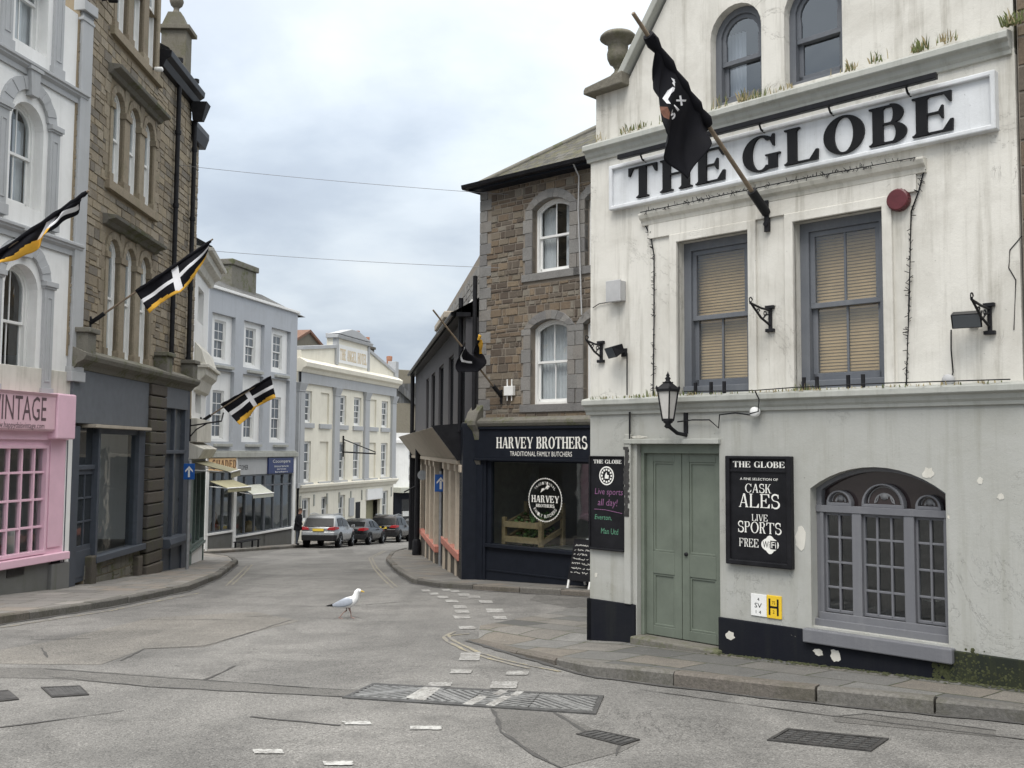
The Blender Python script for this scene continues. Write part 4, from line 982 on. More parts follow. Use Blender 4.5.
# ------------------------------------------------------------------ fittings on the pub
# name board
b = F.rect(613, 210, 998, 70); zb0 = (F.Z(613, 210) + F.Z(998, 127)) / 2 - .03; zb1 = (F.Z(613, 165) + F.Z(997, 69)) / 2 - .03
sg = F.thing('name_board', 'long white framed name board reading THE GLOBE in black serif letters', 'sign', ((b[0] + b[1]) / 2, 0, zb0))
MB().box(b[0] + .03, b[1] - .03, -.045, .0, zb0 + .03, zb1 - .03).build('panel', M['signwhite'], sg)
MB().ring([(b[0], zb0), (b[0], zb1), (b[1], zb1), (b[1], zb0)], [(b[0] + .05, zb0 + .05), (b[0] + .05, zb1 - .05), (b[1] - .05, zb1 - .05), (b[1] - .05, zb0 + .05)], -.09, 0).build('frame', M['signwhite'], sg, bevel=.012)
lz0, lz1 = (F.Z(640, 198) + F.Z(935, 131)) / 2 - .03, (F.Z(645, 166) + F.Z(935, 91)) / 2 - .03
mb = MB(); serif(mb, 'THE', F.X(632, 180), F.X(729, 160), lz0, lz1, -.075, .03, t=.21, h=.05, sp=.1); mb.build('lettering', M['letter'], sg)
mb = MB(); serif(mb, 'GLOBE', F.X(746, 160), F.X(957, 110), lz0, lz1, -.075, .03, t=.21, h=.05, sp=.1); mb.build('lettering', M['letter'], sg)
# trough light above it
tz = (F.Z(616, 158) + F.Z(936, 76)) / 2; t0, t1 = F.X(618, 158, .2), F.X(936, 76, .2)
tz = (F.Z(618, 157, .2) + F.Z(936, 76, .2)) / 2
tl = F.thing('trough_light', 'long black trough light mounted above the pub name board', 'light', ((t0 + t1) / 2, 0, tz))
MB().profile([(-.22, tz - .028), (-.22, tz + .028), (-.19, tz + .04), (-.15, tz + .028), (-.15, tz - .028)], t0, t1).build('housing', M['black'], tl, bevel=.006)
for k in range(5):
    x = t0 + (t1 - t0) * (.08 + .21 * k); m_ = MB(); m_.tube([(x, 0, tz - .09), (x, -.12, tz - .07), (x, -.17, tz)], .012, 6); m_.box(x - .05, x + .05, -.04, 0, tz - .11, tz - .07); m_.build('bracket', M['iron'], tl)
# boards
def framed(name, label, r, depth, fw, header):
    s0, s1, z0, z1 = r; o = F.thing(name, label, 'sign', ((s0 + s1) / 2, 0, z0))
    MB().box(s0 + .01, s1 - .01, -depth * .6, 0, z0 + .01, z1 - .01).build('panel', M['board'], o)
    MB().ring([(s0, z0), (s0, z1), (s1, z1), (s1, z0)], [(s0 + fw, z0 + fw), (s0 + fw, z1 - fw * .6), (s1 - fw, z1 - fw * .6), (s1 - fw, z0 + fw)], -depth, 0).build('frame', M['black'], o, bevel=.01)
    return o
r = F.rect(729, 567, 793.5, 456); r = (r[0], r[1], (F.Z(730, 562.5) + F.Z(793, 570)) / 2, (F.Z(729, 456) + F.Z(793, 456)) / 2)
bo = framed('pub_sign_board', 'black framed board lettered for cask ales, sports and wifi right of the green door', r, .07, .055, True)
s0, s1, z0, z1 = r; w = s1 - s0; h = z1 - z0; hz = z1 - h * .135
MB().box(s0 + .05, s1 - .05, -.055, -.04, hz - .012, hz + .012).build('frame_rail', M['black'], bo)
mb = MB(); tx = lambda t, a, b_, c, d, tt=.13: serif(mb, t, s0 + w * a, s0 + w * b_, z1 - h * d, z1 - h * c, -.0445, .002, t=tt, h=.05, sl=.06, sh=.04, sp=.08)
tx('THE GLOBE', .11, .9, .05, .105, .2); tx('CASK', .3, .7, .255, .335); tx('ALES', .2, .82, .345, .47); tx('LIVE', .4, .64, .53, .59); tx('SPORTS', .18, .84, .6, .7); tx('FREE', .2, .5, .755, .83)
sans(mb, 'A FINE SELECTION OF', s0 + w * .22, s0 + w * .8, z1 - h * .222, z1 - h * .2, -.0445)
cx, cz = s0 + w * .67, z1 - h * .797
mb.build('lettering', M['letterw'], bo); mb = MB()
mb.prism([(cx + .105 * math.cos(i * math.pi / 10), cz + .072 * math.sin(i * math.pi / 10) * 1.0) for i in range(20)], -.044, -.04); mb.prism([(cx + .06 * math.cos(i * math.pi / 10) , cz + .098 * math.sin(i * math.pi / 10)) for i in range(20)], -.0441, -.04)
mb.build('wifi_cloud', M['letterw'], bo)
mb = MB(); sans(mb, 'Wi', cx - .085, cx - .005, cz - .035, cz + .035, -.0455); mb.box(cx + .005, cx + .088, -.0458, -.044, cz - .045, cz + .045); mb.build('wifi_mark', M['board'], bo)
mb = MB(); sans(mb, 'Fi', cx + .02, cx + .075, cz - .033, cz + .033, -.0475); mb.build('lettering', M['letterw'], bo)
r = F.rect(590.5, 549, 627.5, 455); r = (max(r[0], .01), r[1], (F.Z(591, 548) + F.Z(627, 553)) / 2, (F.Z(591, 457) + F.Z(627, 455)) / 2)
bo = framed('chalkboard', 'tall black chalkboard with pink and green handwriting left of the green door', r, .05, .025, True)
s0, s1, z0, z1 = r; w = s1 - s0; h = z1 - z0
mb = MB(); serif(mb, 'THE GLOBE', s0 + w * .12, s0 + w * .88, z1 - h * .08, z1 - h * .04, -.0325, .002, t=.2, sp=.09)
cx, cz, rr = s0 + w * .48, z1 - h * .21, w * .2
mb.ring([(cx + rr * math.cos(i * math.pi / 12), cz + rr * math.sin(i * math.pi / 12)) for i in range(24)], [(cx + rr * .86 * math.cos(i * math.pi / 12), cz + rr * .86 * math.sin(i * math.pi / 12)) for i in range(24)], -.0325, -.031)
for i in range(12):
    a = i * math.pi / 6; mb.box(cx + rr * .65 * math.cos(a) - .012, cx + rr * .65 * math.cos(a) + .012, -.0325, -.031, cz + rr * .65 * math.sin(a) - .012, cz + rr * .65 * math.sin(a) + .012)
mb.prism([(cx - rr * .25, cz - rr * .3), (cx + rr * .25, cz - rr * .3), (cx + rr * .32, cz + rr * .05), (cx + rr * .05, cz + rr * .1), (cx, cz + rr * .4), (cx - rr * .2, cz + rr * .1)], -.0325, -.031)
mb.build('lettering', M['letterw'], bo)
mb = MB(); sans(mb, 'Live sports', s0 + w * .16, s0 + w * .92, z1 - h * .43, z1 - h * .345, -.0325, shear=.15); sans(mb, 'all day!', s0 + w * .24, s0 + w * .78, z1 - h * .55, z1 - h * .455, -.0325, shear=.15)
mb.tube([(s0 + w * .15, -.0325, z1 - h * .57), (s0 + w * .45, -.0325, z1 - h * .572), (s0 + w * .9, -.0325, z1 - h * .6)], .004, 4); mb.build('lettering', M['chalk_pink'], bo)
mb = MB(); sans(mb, 'Everton,', s0 + w * .16, s0 + w * .62, z1 - h * .685, z1 - h * .625, -.0325, shear=.1); sans(mb, 'Man Utd', s0 + w * .33, s0 + w * .8, z1 - h * .825, z1 - h * .765, -.0325, shear=.1); mb.build('lettering', M['chalk_green'], bo)
# water company plates
r = F.rect(751.5, 615, 767, 595)
pl = F.thing('service_plate', 'small white SV valve plate left of the yellow hydrant plate', 'sign', ((r[0] + r[1]) / 2, 0, r[2]))
MB().box(r[0], r[1], -.012, 0, r[2], r[3]).build('panel', M['white'], pl, bevel=.003)
mb = MB(); q = lambda t, a, b_, c, d: sans(mb, t, r[0] + (r[1] - r[0]) * a, r[0] + (r[1] - r[0]) * b_, r[2] + (r[3] - r[2]) * c, r[2] + (r[3] - r[2]) * d, -.0135)
q('SV', .24, .7, .38, .6); q('4', .42, .55, .7, .84); q('1 4', .32, .66, .12, .26); mb.build('lettering', M['letter'], pl)
r = F.rect(767.5, 617.5, 782, 596.5)
pl = F.thing('hydrant_plate', 'small yellow hydrant plate with a black H above the dark plinth', 'sign', ((r[0] + r[1]) / 2, 0, r[2]))
MB().box(r[0], r[1], -.016, 0, r[2], r[3]).build('panel', M['yellowsign'], pl, bevel=.004)
mb = MB(); w = r[1] - r[0]; h = r[3] - r[2]
mb.box(r[0] + w * .14, r[0] + w * .26, -.018, -.01, r[2] + h * .14, r[2] + h * .86); mb.box(r[0] + w * .7, r[0] + w * .82, -.018, -.01, r[2] + h * .14, r[2] + h * .86); mb.box(r[0] + w * .26, r[0] + w * .7, -.018, -.01, r[2] + h * .45, r[2] + h * .54)
q('75', .4, .58, .6, .74) if False else sans(mb, '75', r[0] + w * .38, r[0] + w * .58, r[2] + h * .62, r[2] + h * .76, -.0175); sans(mb, '2', r[0] + w * .42, r[0] + w * .54, r[2] + h * .22, r[2] + h * .36, -.0175); mb.build('lettering', M['letter'], pl)
# lantern
ls, lz = F.P(668, 424, .35); yl = -.35
la = F.thing('wall_lantern', 'black tapered lantern with frosted panes above the green door', 'lamp', (ls, 0, lz - .12))
MB().tube([(ls, 0, lz - .12), (ls, yl * .5, lz - .1), (ls, yl, lz - .02)], .022, 8).tube([(ls, 0, lz - .1), (ls, 0, lz + .16)], .03, 8).lathe([(.02, lz - .05), (.045, lz - .03), (.03, lz), (.055, lz + .02), (.055, lz + .04)], (ls, yl, 0), 12).build('bracket', M['iron'], la)
def sq(r, z, cx=ls, cy=yl): return [(cx - r, cy - r, z), (cx + r, cy - r, z), (cx + r, cy + r, z), (cx - r, cy + r, z)]
H1 = F.Z(669, 389, .35) - lz - .04; zA, zB = lz + .04, lz + H1 + .02
m_ = MB(); m_.hexa(sq(.04, zA + .01) + sq(.076, zB)); m_.build('glazing', M['frost'], la)
m_ = MB()
for i in range(4):
    a, c = sq(.044, zA)[i], sq(.082, zB)[i]; m_.tube([a, c], .009, 5)
m_.hexa(sq(.048, zA - .01) + sq(.05, zA + .02)); m_.hexa(sq(.092, zB - .01) + sq(.097, zB + .02)); m_.hexa(sq(.097, zB + .02) + sq(.04, zB + .085)); m_.hexa(sq(.04, zB + .085) + sq(.045, zB + .1))
for x, yy in ((-.09, -.09), (.09, -.09), (.09, .09), (-.09, .09)): m_.lathe([(.012, zB + .02), (.015, zB + .04), (.002, zB + .06)], (ls + x, yl + yy, 0), 6)
m_.build('frame', M['iron'], la)
MB().lathe([(.04, zB + .1), (.022, zB + .12), (.034, zB + .14), (.015, zB + .16), (.022, zB + .175), (.009, zB + .2), (.002, zB + .22)], (ls, yl, 0), 12).build('finial', M['iron'], la)
# basket brackets
def bracket(px, pyt, pyb, tip, label):
    s, zt = F.P(px, pyt); zb_ = F.Z(px, pyb); h = zt - zb_; Ls = tip
    o = F.thing('basket_bracket', label, 'bracket', (s, 0, zb_), 'iron hanging-basket brackets on the pub front')
    MB().box(s - .018, s + .018, -.03, 0, zb_ - .02, zt + .02).box(s - .05, s + .05, -.045, 0, zt, zt + .035).box(s - .05, s + .05, -.045, 0, zb_ - .035, zb_).build('backplate', M['iron'], o, bevel=.004)
    m_ = MB(); m_.tube([(s, -.03, zt - .02), (s, -Ls * .5, zt - .01), (s, -Ls, zt + .02)], .012, 6)
    m_.tube([(s, -.03, zb_ + .04), (s, -Ls * .5, zb_ + h * .48), (s, -Ls, zt + .03)], .013, 6)
    m_.tube([(s, -.03, zt - .06), (s, -Ls * .25, zt - h * .35), (s, -Ls * .42, zb_ + h * .42)], .009, 6)
    for cy, cz_, r_ in ((-Ls * .98, zt + .05, .035), (-Ls * .3, zt - h * .3, .03), (-Ls * .62, zt - h * .22, .025)):
        m_.tube([(s, cy + r_ * math.cos(t) * (1 - t / 12), cz_ + r_ * math.sin(t) * (1 - t / 12)) for t in [k * .5 for k in range(13)]], .007, 5)
    m_.build('scroll_arm', M['iron'], o)
bracket(771, 309, 329, .42, 'black scrolled iron bracket between the two first-floor windows of the pub')
bracket(602, 344, 360, .3, 'black scrolled iron bracket at the left corner of the pub above the chalkboard')
bracket(990, 307, 331, .45, 'black scrolled iron bracket on bare wall at the right above the squat floodlight')
def flood(px, py, label, yaw):
    s, z = F.P(px, py, .15); o = F.thing('floodlight', label, 'floodlight', (s, 0, z - .08), 'black floodlights on the pub front')
    c = Vector((s, -.16, z)); ax = Vector((math.sin(yaw), -math.cos(yaw) * .9, -.45)).normalized(); sd = Vector((math.cos(yaw), math.sin(yaw), 0)); up = sd.cross(ax)
    q = lambda a, b_, t: tuple(c + sd * a + up * b_ + ax * t)
    MB().hexa([q(-.13, -.07, .09), q(.13, -.07, .09), q(.13, -.05, -.05), q(-.13, -.05, -.05), q(-.13, .07, .09), q(.13, .07, .09), q(.1, .05, -.05), q(-.1, .05, -.05)]).build('housing', M['black'], o, bevel=.008, recalc=True)
    MB().hexa([q(-.115, -.06, .093), q(.115, -.06, .093), q(.115, -.06, .088), q(-.115, -.06, .088), q(-.115, .06, .093), q(.115, .06, .093), q(.115, .06, .088), q(-.115, .06, .088)]).build('lens', M['dglass2'], o, recalc=True)
    MB().tube([(s, 0, z - .02), (s, -.08, z - .02), tuple(c)], .016, 6).box(s - .04, s + .04, -.02, 0, z - .07, z + .03).build('stirrup', M['iron'], o)
flood(617, 350, 'small black floodlight below the grey junction box on the white wall', -.5)
flood(968, 318, 'squat black floodlight with a hanging cable below the right bracket', .2)
r = F.rect(612.5, 303, 626, 281); jb = F.thing('junction_box', 'grey weathered junction box high on the left of the pub wall', 'junction box', ((r[0] + r[1]) / 2, 0, r[2]))
MB().box(r[0], r[1], -.1, 0, r[2], r[3]).build('casing', M['plastic_grey'], jb, bevel=.01); MB().box(r[0] - .008, r[1] + .008, -.125, -.1, r[2] - .008, r[3] + .008).build('lid', M['plastic_grey'], jb, bevel=.008)
for px, py, yy, lab, nm in ((756, 412, -.05, 'small white round lamp cap under the pub string course', 'white'), (948, 380, -.02, 'small grey round lamp cap on the ledge below the right floodlight', 'plastic_grey')):
    s, z = F.P(px, py, .05); o = MB().lathe([(.055, yy), (.055, yy - .04), (.045, yy - .05), (.001, yy - .055)], (s, 0, z), 16, axis='y').build('lamp_cap', M[nm], F=F, label=lab, cat='lamp', group='round lamp caps on the pub front', recalc=True)
s, z = F.P(896, 199, .1); al = F.thing('alarm_bell', 'round faded red alarm bell right of the upper pub windows', 'alarm', (s, 0, z - .12))
MB().lathe([(.108, 0), (.112, -.02), (.106, -.078), (.096, -.084), (.001, -.085)], (s, 0, z), 24, axis='y', sm=False).build('casing', M['red'], al, recalc=True)
m_ = MB()
for k in range(20): a = k * math.pi / 10; m_.box(s + .11 * math.cos(a) - .003, s + .11 * math.cos(a) + .003, -.06, -.015, z + .11 * math.sin(a) - .003, z + .11 * math.sin(a) + .003)
m_.build('grille', M['red'], al)
# urn on the kneeler
us, uz = F.P(618, 84, -.15); H_ = F.Z(618, 38, -.15) - uz; k = H_ / .95
uz0 = zk + .15
MB().box(us - .14 * k, us + .14 * k, .15 - .14 * k, .15 + .14 * k, uz0 - .04, uz0 + .06 * k).lathe([(r_ * k, uz0 + z_ * k) for r_, z_ in ((.14, .05), (.15, .1), (.08, .17), (.07, .24), (.1, .27), (.09, .29), (.17, .34), (.215, .44), (.225, .55), (.2, .64), (.21, .68), (.19, .7), (.25, .78), (.34, .83), (.37, .86), (.36, .9), (.31, .95), (.2, .9))], (us, .15, 0), 20).build('stone_urn', M['urn'], F=F, label='lichen-covered stone urn on the pub gable shoulder against the sky', cat='urn')
# weeds along the ledges
def weeds(name, spots, label):
    mb = MB()
    for (px, py, out, n, hh, m) in spots:
        for i in range(int(n * .6)):
            s, z = F.P(px + random.gauss(0, 5), py, out); z = (zu1 + .045) if py < 170 else (zc1 + .012); yy = -out + random.uniform(-.03, .06)
            a = random.uniform(0, 6.28); l = hh * random.uniform(.3, .85); lean = random.uniform(.1, .6)
            dx, dy = math.cos(a) * l * lean, math.sin(a) * l * lean; w_ = random.uniform(.004, .01)
            mb.add([(s - w_, yy, z - .01), (s + w_, yy, z - .01), (s + dx * .5 + w_ * .6, yy + dy * .5, z + l * .7), (s + dx, yy + dy, z + l)], [(0, 1, 2, 3)], m if random.random() < .75 else 1 - m)
    mb.build(name, [M['grass'], M['dry']], F=F, label=label, cat='weeds', kind='stuff')
random.seed(3)
weeds('weeds', [(640, 140, .1, 50, .1, 0), (625, 142, .08, 30, .12, 0), (668, 130, .1, 40, .1, 0), (600, 148, .08, 12, .16, 1), (745, 105, .05, 60, .16, 1), (760, 100, .05, 40, .12, 0), (720, 112, .05, 20, .2, 0), (785, 95, .06, 22, .1, 1), (845, 75, .1, 26, .12, 1), (876, 65, .1, 26, .14, 0), (920, 55, .1, 70, .14, 0), (945, 46, .12, 30, .12, 1), (1008, 25, .1, 60, .13, 0), (1014, 24, .1, 40, .17, 0)] +
      [(850, 70, .08, 4, .1, 1)] * 6, 'weeds and dry grass growing along the upper pub cornice')
weeds('weeds', [(690, 393, .08, 60, .08, 0), (655, 396, .08, 20, .12, 0), (640, 396, .1, 30, .06, 0), (806, 388, .08, 60, .1, 0), (630, 397, .08, 40, .04, 0), (600, 399, .1, 40, .04, 0), (790, 389, .05, 20, .06, 0)] + [(600 + 12 * i, 400, .12, 6, .04, 1) for i in range(34)], 'tufts of weeds on the ledge under the first-floor pub windows')
# moss at the foot of the wall
mb = MB()
for i in range(700):
    s = random.uniform(F.X(715, 640), SR + .8) if i < 760 else random.uniform(0, SR); q = F.world(s, 0, 0); yy = -abs(random.gauss(0, .07)) - .02; p = F.world(s, yy, 0); z = road_z(p.y) + .118
    r_ = random.uniform(.006, .024)
    mb.add([(s + r_ * math.cos(a), yy + r_ * .8 * math.sin(a), z + random.uniform(0, .004)) for a in (0, 1.05, 2.1, 3.14, 4.2, 5.2)] + [(s, yy, z + r_ * .5)], [(k, (k + 1) % 6, 6) for k in range(6)], sm=True)
for i in range(500):
    s = F.X(945, 660) + abs(random.gauss(0, .5)) - .1 if i < 1000 else random.uniform(F.X(800, 650), SR + .6)
    z = PV(s) + abs(random.gauss(0, .06 if i >= 1000 else .12)); r_ = random.uniform(.005, .02)
    if z > zpl + .05: continue
    mb.add([(s + r_ * math.cos(a), -.031, z + r_ * math.sin(a)) for a in (0, 1.05, 2.1, 3.14, 4.2, 5.2)] + [(s, -.034 - r_ * .25, z)], [(k, (k + 1) % 6, 6) for k in range(6)], sm=True)
mb.build('moss', M['moss'], F=F, label='green moss along the foot of the pub wall', cat='moss', kind='stuff')
# neighbour at the right edge
nb = F.thing('stone_house', 'dark rubble stone house adjoining the pub at the right edge of the photo', 'house', (SR + .03, 0, zb))
mb = MB(); mb.box(SR + .02, SR + 5, .02, 8, zb, zu1 + 2.5); mb.build('wall', M['mortar'], nb)
mb = MB(); stones(mb, SR + .02, SR + 2.6, -2.5, zu1 + 2.5, (.16, .3), (.2, .5), lambda a, b: [(SR + .9, SR + 1.9)] if a < 0.2 else [], .02); mb.build('stonework', M['rub'], nb)
MB().box(SR + .9, SR + 1.9, -.02, .1, -2.2, .25).build('door', M['slateblue'], nb, bevel=.02)
MB().prism([(SR, zu1 + 2.5), (SR + 5.2, zu1 + 2.5), (SR + 5.2, zu1 + 4), (SR, zu1 + 4)], -.1, 8).build('roof', M['slate2'], nb)
random.seed(11)
# ------------------------------------------------------------------ HARVEY BROTHERS
F = Fh; zb = -4.2
hv = F.thing('butcher_shop_building', 'brown rubble stone building with a navy butcher shopfront and mossy slate roof', 'shop building')
S1 = 8.6
fz0, fz1 = F.Z(535, 459), F.Z(535, 429)                 # fascia
ze = (F.Z(482, 190) + F.Z(580, 163)) / 2               # eaves
B1 = F.rect(532.4, 273, 570, 198); B1 = B1[:2] + (F.Z(545, 272), F.Z(551, 197.5)) + ((F.Z(551, 197.5) - F.Z(533, 210)),)
B2 = F.rect(530.5, 404.5, 568, 317); B2 = B2[:4] + (F.Z(550, 317) - F.Z(530.5, 327),)
sp = F.X(585, 350) - F.X(532, 350)
wn = [B1, B2] + [(b[0] + sp, b[1] + sp) + tuple(b[2:]) for b in (B1, B2)] + [(b[0] + 2 * sp, b[1] + 2 * sp) + tuple(b[2:]) for b in (B1, B2)]
zsh = fz1 + .28
mb = MB(); wall(mb, 0, S1, zsh - .1, ze + .05, wn, 0, .2, 0); shell(mb, 0, S1, 7, zsh - .1, ze + .05, 0)
mb.build('wall', M['mortar'], hv)
mb = MB()
def blk(a, b):
    r = [(0, .34 if int((a + 9) / .28) % 2 else .2)]
    for w in wn:
        q = arch_block(.24, w, a, b)
        if q: r.append(q)
    return r
stones(mb, 0, S1, zsh - .1, ze, (.09, .2), (.1, .4), blk, 0, .022, .012); mb.build('stonework', M['rub'], hv)
mb = MB(); z = zsh - .1; k = 0
while z < ze:
    zz = min(z + .27, ze); e = .36 if k % 2 else .22; mb.box(-.025, e, -.026, .3 if k % 2 else .42, z + .005, zz - .005); z = zz; k += 1
for w in wn:
    surround(mb, w, .21, -.028, .12, .32, 0, 9); mb.box(w[0] - .3, w[1] + .3, -.05, .2, w[2] - .18, w[2] - .005)
mb.build('granite_dressings', M['gran'], hv, bevel=.008)
for w in wn: sash(hv, w, .16, M['white'], M['glass'], ft=.06, st=.045, cols=2, mid=.5, extra='net' if w is B2 else 'curtains', mextra=M['curtain'])
# shopfront
mb = MB(); x0 = -.42
mb.box(x0, S1, -.16, .1, fz0, fz1); mb.box(x0 - .03, S1, -.2, .1, fz1, fz1 + .06); mb.box(x0, S1, -.19, .1, fz0 - .05, fz0)
fa = mb.build('fascia', M['harvey'], hv, bevel=.008)
l0, l1 = F.X(496.5, 440, .16), F.X(586, 440, .16); lz0, lz1 = F.Z(540, 448.5, .16), F.Z(540, 437, .16)
mb = MB(); serif(mb, 'HARVEY BROTHERS', l0, l1 + .03, lz0, lz1, -.165, .004, t=.2, h=.07, sl=.05, sh=.09, sp=.08)
sans(mb, 'TRADITIONAL FAMILY BUTCHERS', F.X(510, 454, .16), F.X(572, 454, .16), F.Z(540, 456.3, .16), F.Z(540, 451.5, .16), -.163)
mb.build('lettering', M['letterw'], fa)
gx0, gx1 = F.X(493.5, 500, -.05), F.X(606, 500, -.05); gz0, gz1 = F.Z(500, 543, -.05), F.Z(500, 462, -.05)
mb = MB(); mb.box(x0, gx0 - .12, -.1, .12, zb, fz0); mb.box(x0 + .08, gx0 - .2, -.125, -.09, zb + 2.0, fz0 - .15); mb.box(gx1, gx1 + 1.6, -.1, .1, zb, fz0); mb.box(gx1 + 1.6, S1, -.1, .1, zb, fz0)
mb.box(gx0 - .12, gx1 + .1, -.06, .1, zb, gz0 - .1); mb.box(gx0 - .12, gx1 + .1, -.14, .1, gz0 - .1, gz0 - .02); mb.box(gx0 - .14, gx1 + .1, -.075, .1, gz0 - .66, gz0 - .62)
mb.box(gx0 - .12, gx0, -.04, .08, gz0 - .02, fz0); mb.box(gx1, gx1 + .1, -.04, .08, gz0 - .02, fz0); mb.box(gx0, gx1, -.04, .08, gz1, fz0)
mb.build('shopfront', M['harvey'], hv, bevel=.008)
g = MB(); g.add([(gx0, .03, gz0 - .02), (gx1, .03, gz0 - .02), (gx1, .03, gz1), (gx0, .03, gz1)], [(0, 1, 2, 3)]); pane = g.build('shop_window', M['glassd'], hv)
# roundel on the glass
cx, cz = F.X(544.5, 500), F.Z(544.5, 500); rz = (F.Z(544, 478.5) - F.Z(544, 522)) / 2; rx = rz
mb = MB(); E = lambda k, a0=0, a1=360, n=40: [(cx + rx * k * math.cos(R(a0 + (a1 - a0) * i / n)), cz + rz * k * math.sin(R(a0 + (a1 - a0) * i / n))) for i in range(n + (0 if a1 - a0 == 360 else 1))]
mb.ring(E(1), E(.968), .018, .022); 
for i in range(48): a = 2 * math.pi * i / 48; mb.box(cx + rx * 1.0 * math.cos(a) - .012, cx + rx * math.cos(a) + .012, .018, .022, cz + rz * math.sin(a) - .012, cz + rz * math.sin(a) + .012)
serif(mb, 'HARVEY', cx - rx * .82, cx + rx * .82, cz - rz * .12, cz + rz * .2, .018, .003, t=.2, h=.08, sl=.05, sh=.1, sp=.08)
serif(mb, 'BROTHERS', cx - rx * .55, cx + rx * .55, cz - rz * .34, cz - rz * .2, .018, .003, t=.2, h=.08, sl=.05, sh=.1, sp=.08)
def arctext(t, r, a0, a1, hgt, flip=1):
    for i, ch in enumerate(t):
        if ch == ' ': continue
        a = R(a0 + (a1 - a0) * i / (len(t) - 1)); c, s_ = math.cos(a), math.sin(a); ux, uz = (s_, -c) if flip > 0 else (-s_, c)
        def fn(x, z, c=c, s_=s_, ux=ux, uz=uz): return (cx + rx * r * c + ux * x + c * z * flip, .018, cz + rz * r * s_ + uz * x + s_ * z * flip)
        sans(mb, ch, -hgt * .33, hgt * .33, -hgt / 2, hgt / 2, .018, fn=fn)
arctext('TRADITIONAL', .78, 138, 42, .06); arctext('FAMILY BUTCHERS', .76, 215, 325, .07, -1)
mb.tube([(cx - .13, .018, cz + .17), (cx, .018, cz + .25), (cx + .12, .018, cz + .3)], .01, 5); mb.prism([(cx + .0, cz + .26), (cx + .07, cz + .24), (cx + .14, cz + .31), (cx + .06, cz + .34)], .018, .021); mb.prism([(cx - .12, cz + .19), (cx - .05, cz + .22), (cx - .03, cz + .27), (cx - .1, cz + .25)], .018, .021)
mb.build('lettering', M['letterw'], pane)
mb = MB(); mb.box(x0, gx1 + 1.6, 3.4, 3.5, zb, fz1); mb.box(x0, x0 + .1, .1, 3.5, zb, fz1); mb.box(gx1 + 1.5, gx1 + 1.6, .1, 3.5, zb, fz1); mb.box(x0, gx1 + 1.6, .1, 3.5, fz0 + .1, fz1); mb.box(x0, gx1 + 1.6, .1, 3.5, zb, zb + 1.2)
mb.build('interior', M['shopwall'], hv)
floor_z = F.Z(480, 579) - .02
# mossy ledge and corbel
mb = MB(); mb.profile([(.1, fz1 + .06), (-.2, fz1 + .07), (-.24, fz1 + .14), (-.24, fz1 + .2), (-.1, fz1 + .28), (.1, fz1 + .3)], -.1, S1); mb.build('stone_ledge', M['mossgran'], hv, bevel=.01)
mb = MB(); cx0 = F.X(470, 440, .1); zc = F.Z(478, 465, .1); zt = F.Z(478, 404, .1)
mb.profile([(.1, zc), (-.12, zc), (-.16, zc + .1), (-.14, zc + .5), (-.2, zc + .8), (-.3, zc + .95), (-.3, zc + 1.05), (-.2, zt - .2), (0, zt), (.1, zt)], cx0, cx0 + .36); mb.build('corbel', M['mossgran'], hv, bevel=.02)
# roof
zr = ze + 2.6
E_ = .18
mb = MB(); A = (-E_, -E_, ze); B = (S1 + E_, -E_, ze); C_ = (S1 + E_, 7 + E_, ze); D = (-E_, 7 + E_, ze); r0 = (3.2, 3.5, zr); r1 = (S1 - 2, 3.5, zr)
mb.add([A, B, r1, r0], [(0, 1, 2, 3)]); mb.add([A, r0, D], [(0, 1, 2)]); mb.add([B, C_, r1], [(0, 1, 2)]); mb.add([C_, D, r0, r1], [(0, 1, 2, 3)])
rf = mb.build('roof', M['slate'], hv)
mb = MB(); mb.tube([A, r0], .08, 6).tube([r0, r1], .08, 6); mb.build('ridge', M['mossgran'], rf)
mb = MB(); mb.box(-.15, S1 + .3, -.3, .05, ze - .12, ze - .03); mb.box(-.15, .05, -.3, 7.3, ze - .12, ze - .03); mb.build('eaves_board', M['harvey'], hv)
mb = MB(); mb.profile([(-.32, ze - .08), (-.42, ze - .06), (-.44, ze + .03), (-.32, ze + .03)], -.28, S1 + .4); mb.box(-.28, -.18, -.4, 7.3, ze - .08, ze + .03); mb.build('gutter', M['black'], hv, bevel=.008)
mb = MB(); mb.tube([(-.09, -.1, F.Z(476, 277)), (-.09, -.1, fz1 + .3)], .055, 8); mb.build('drainpipe', M['iron'], hv)
xp = F.X(583, 170); mb = MB(); mb.tube([(xp, -.4, ze), (xp, -.15, ze - .3), (xp - .05, -.1, ze - 1), (xp + .05, -.1, ze - 3.4)], .018, 6); mb.build('drainpipe', M['plastic_grey'], hv)
# telecom box
r = F.rect(507, 396, 516, 386); tb = F.thing('junction_box', 'white plastic junction box with two stub aerials on the butcher stone wall', 'junction box', ((r[0] + r[1]) / 2, 0, r[2]))
MB().box(r[0], r[1], -.12, -.02, r[2], r[3]).build('casing', M['white'], tb, bevel=.01); m_ = MB()
for f in (.25, .75): x = r[0] + (r[1] - r[0]) * f; m_.tube([(x, -.07, r[3]), (x, -.07, r[3] + .16)], .018, 6); m_.tube([(x, -.07, r[2]), (x, -.07, r[2] - .12)], .012, 6)
m_.build('aerial', M['white'], tb)
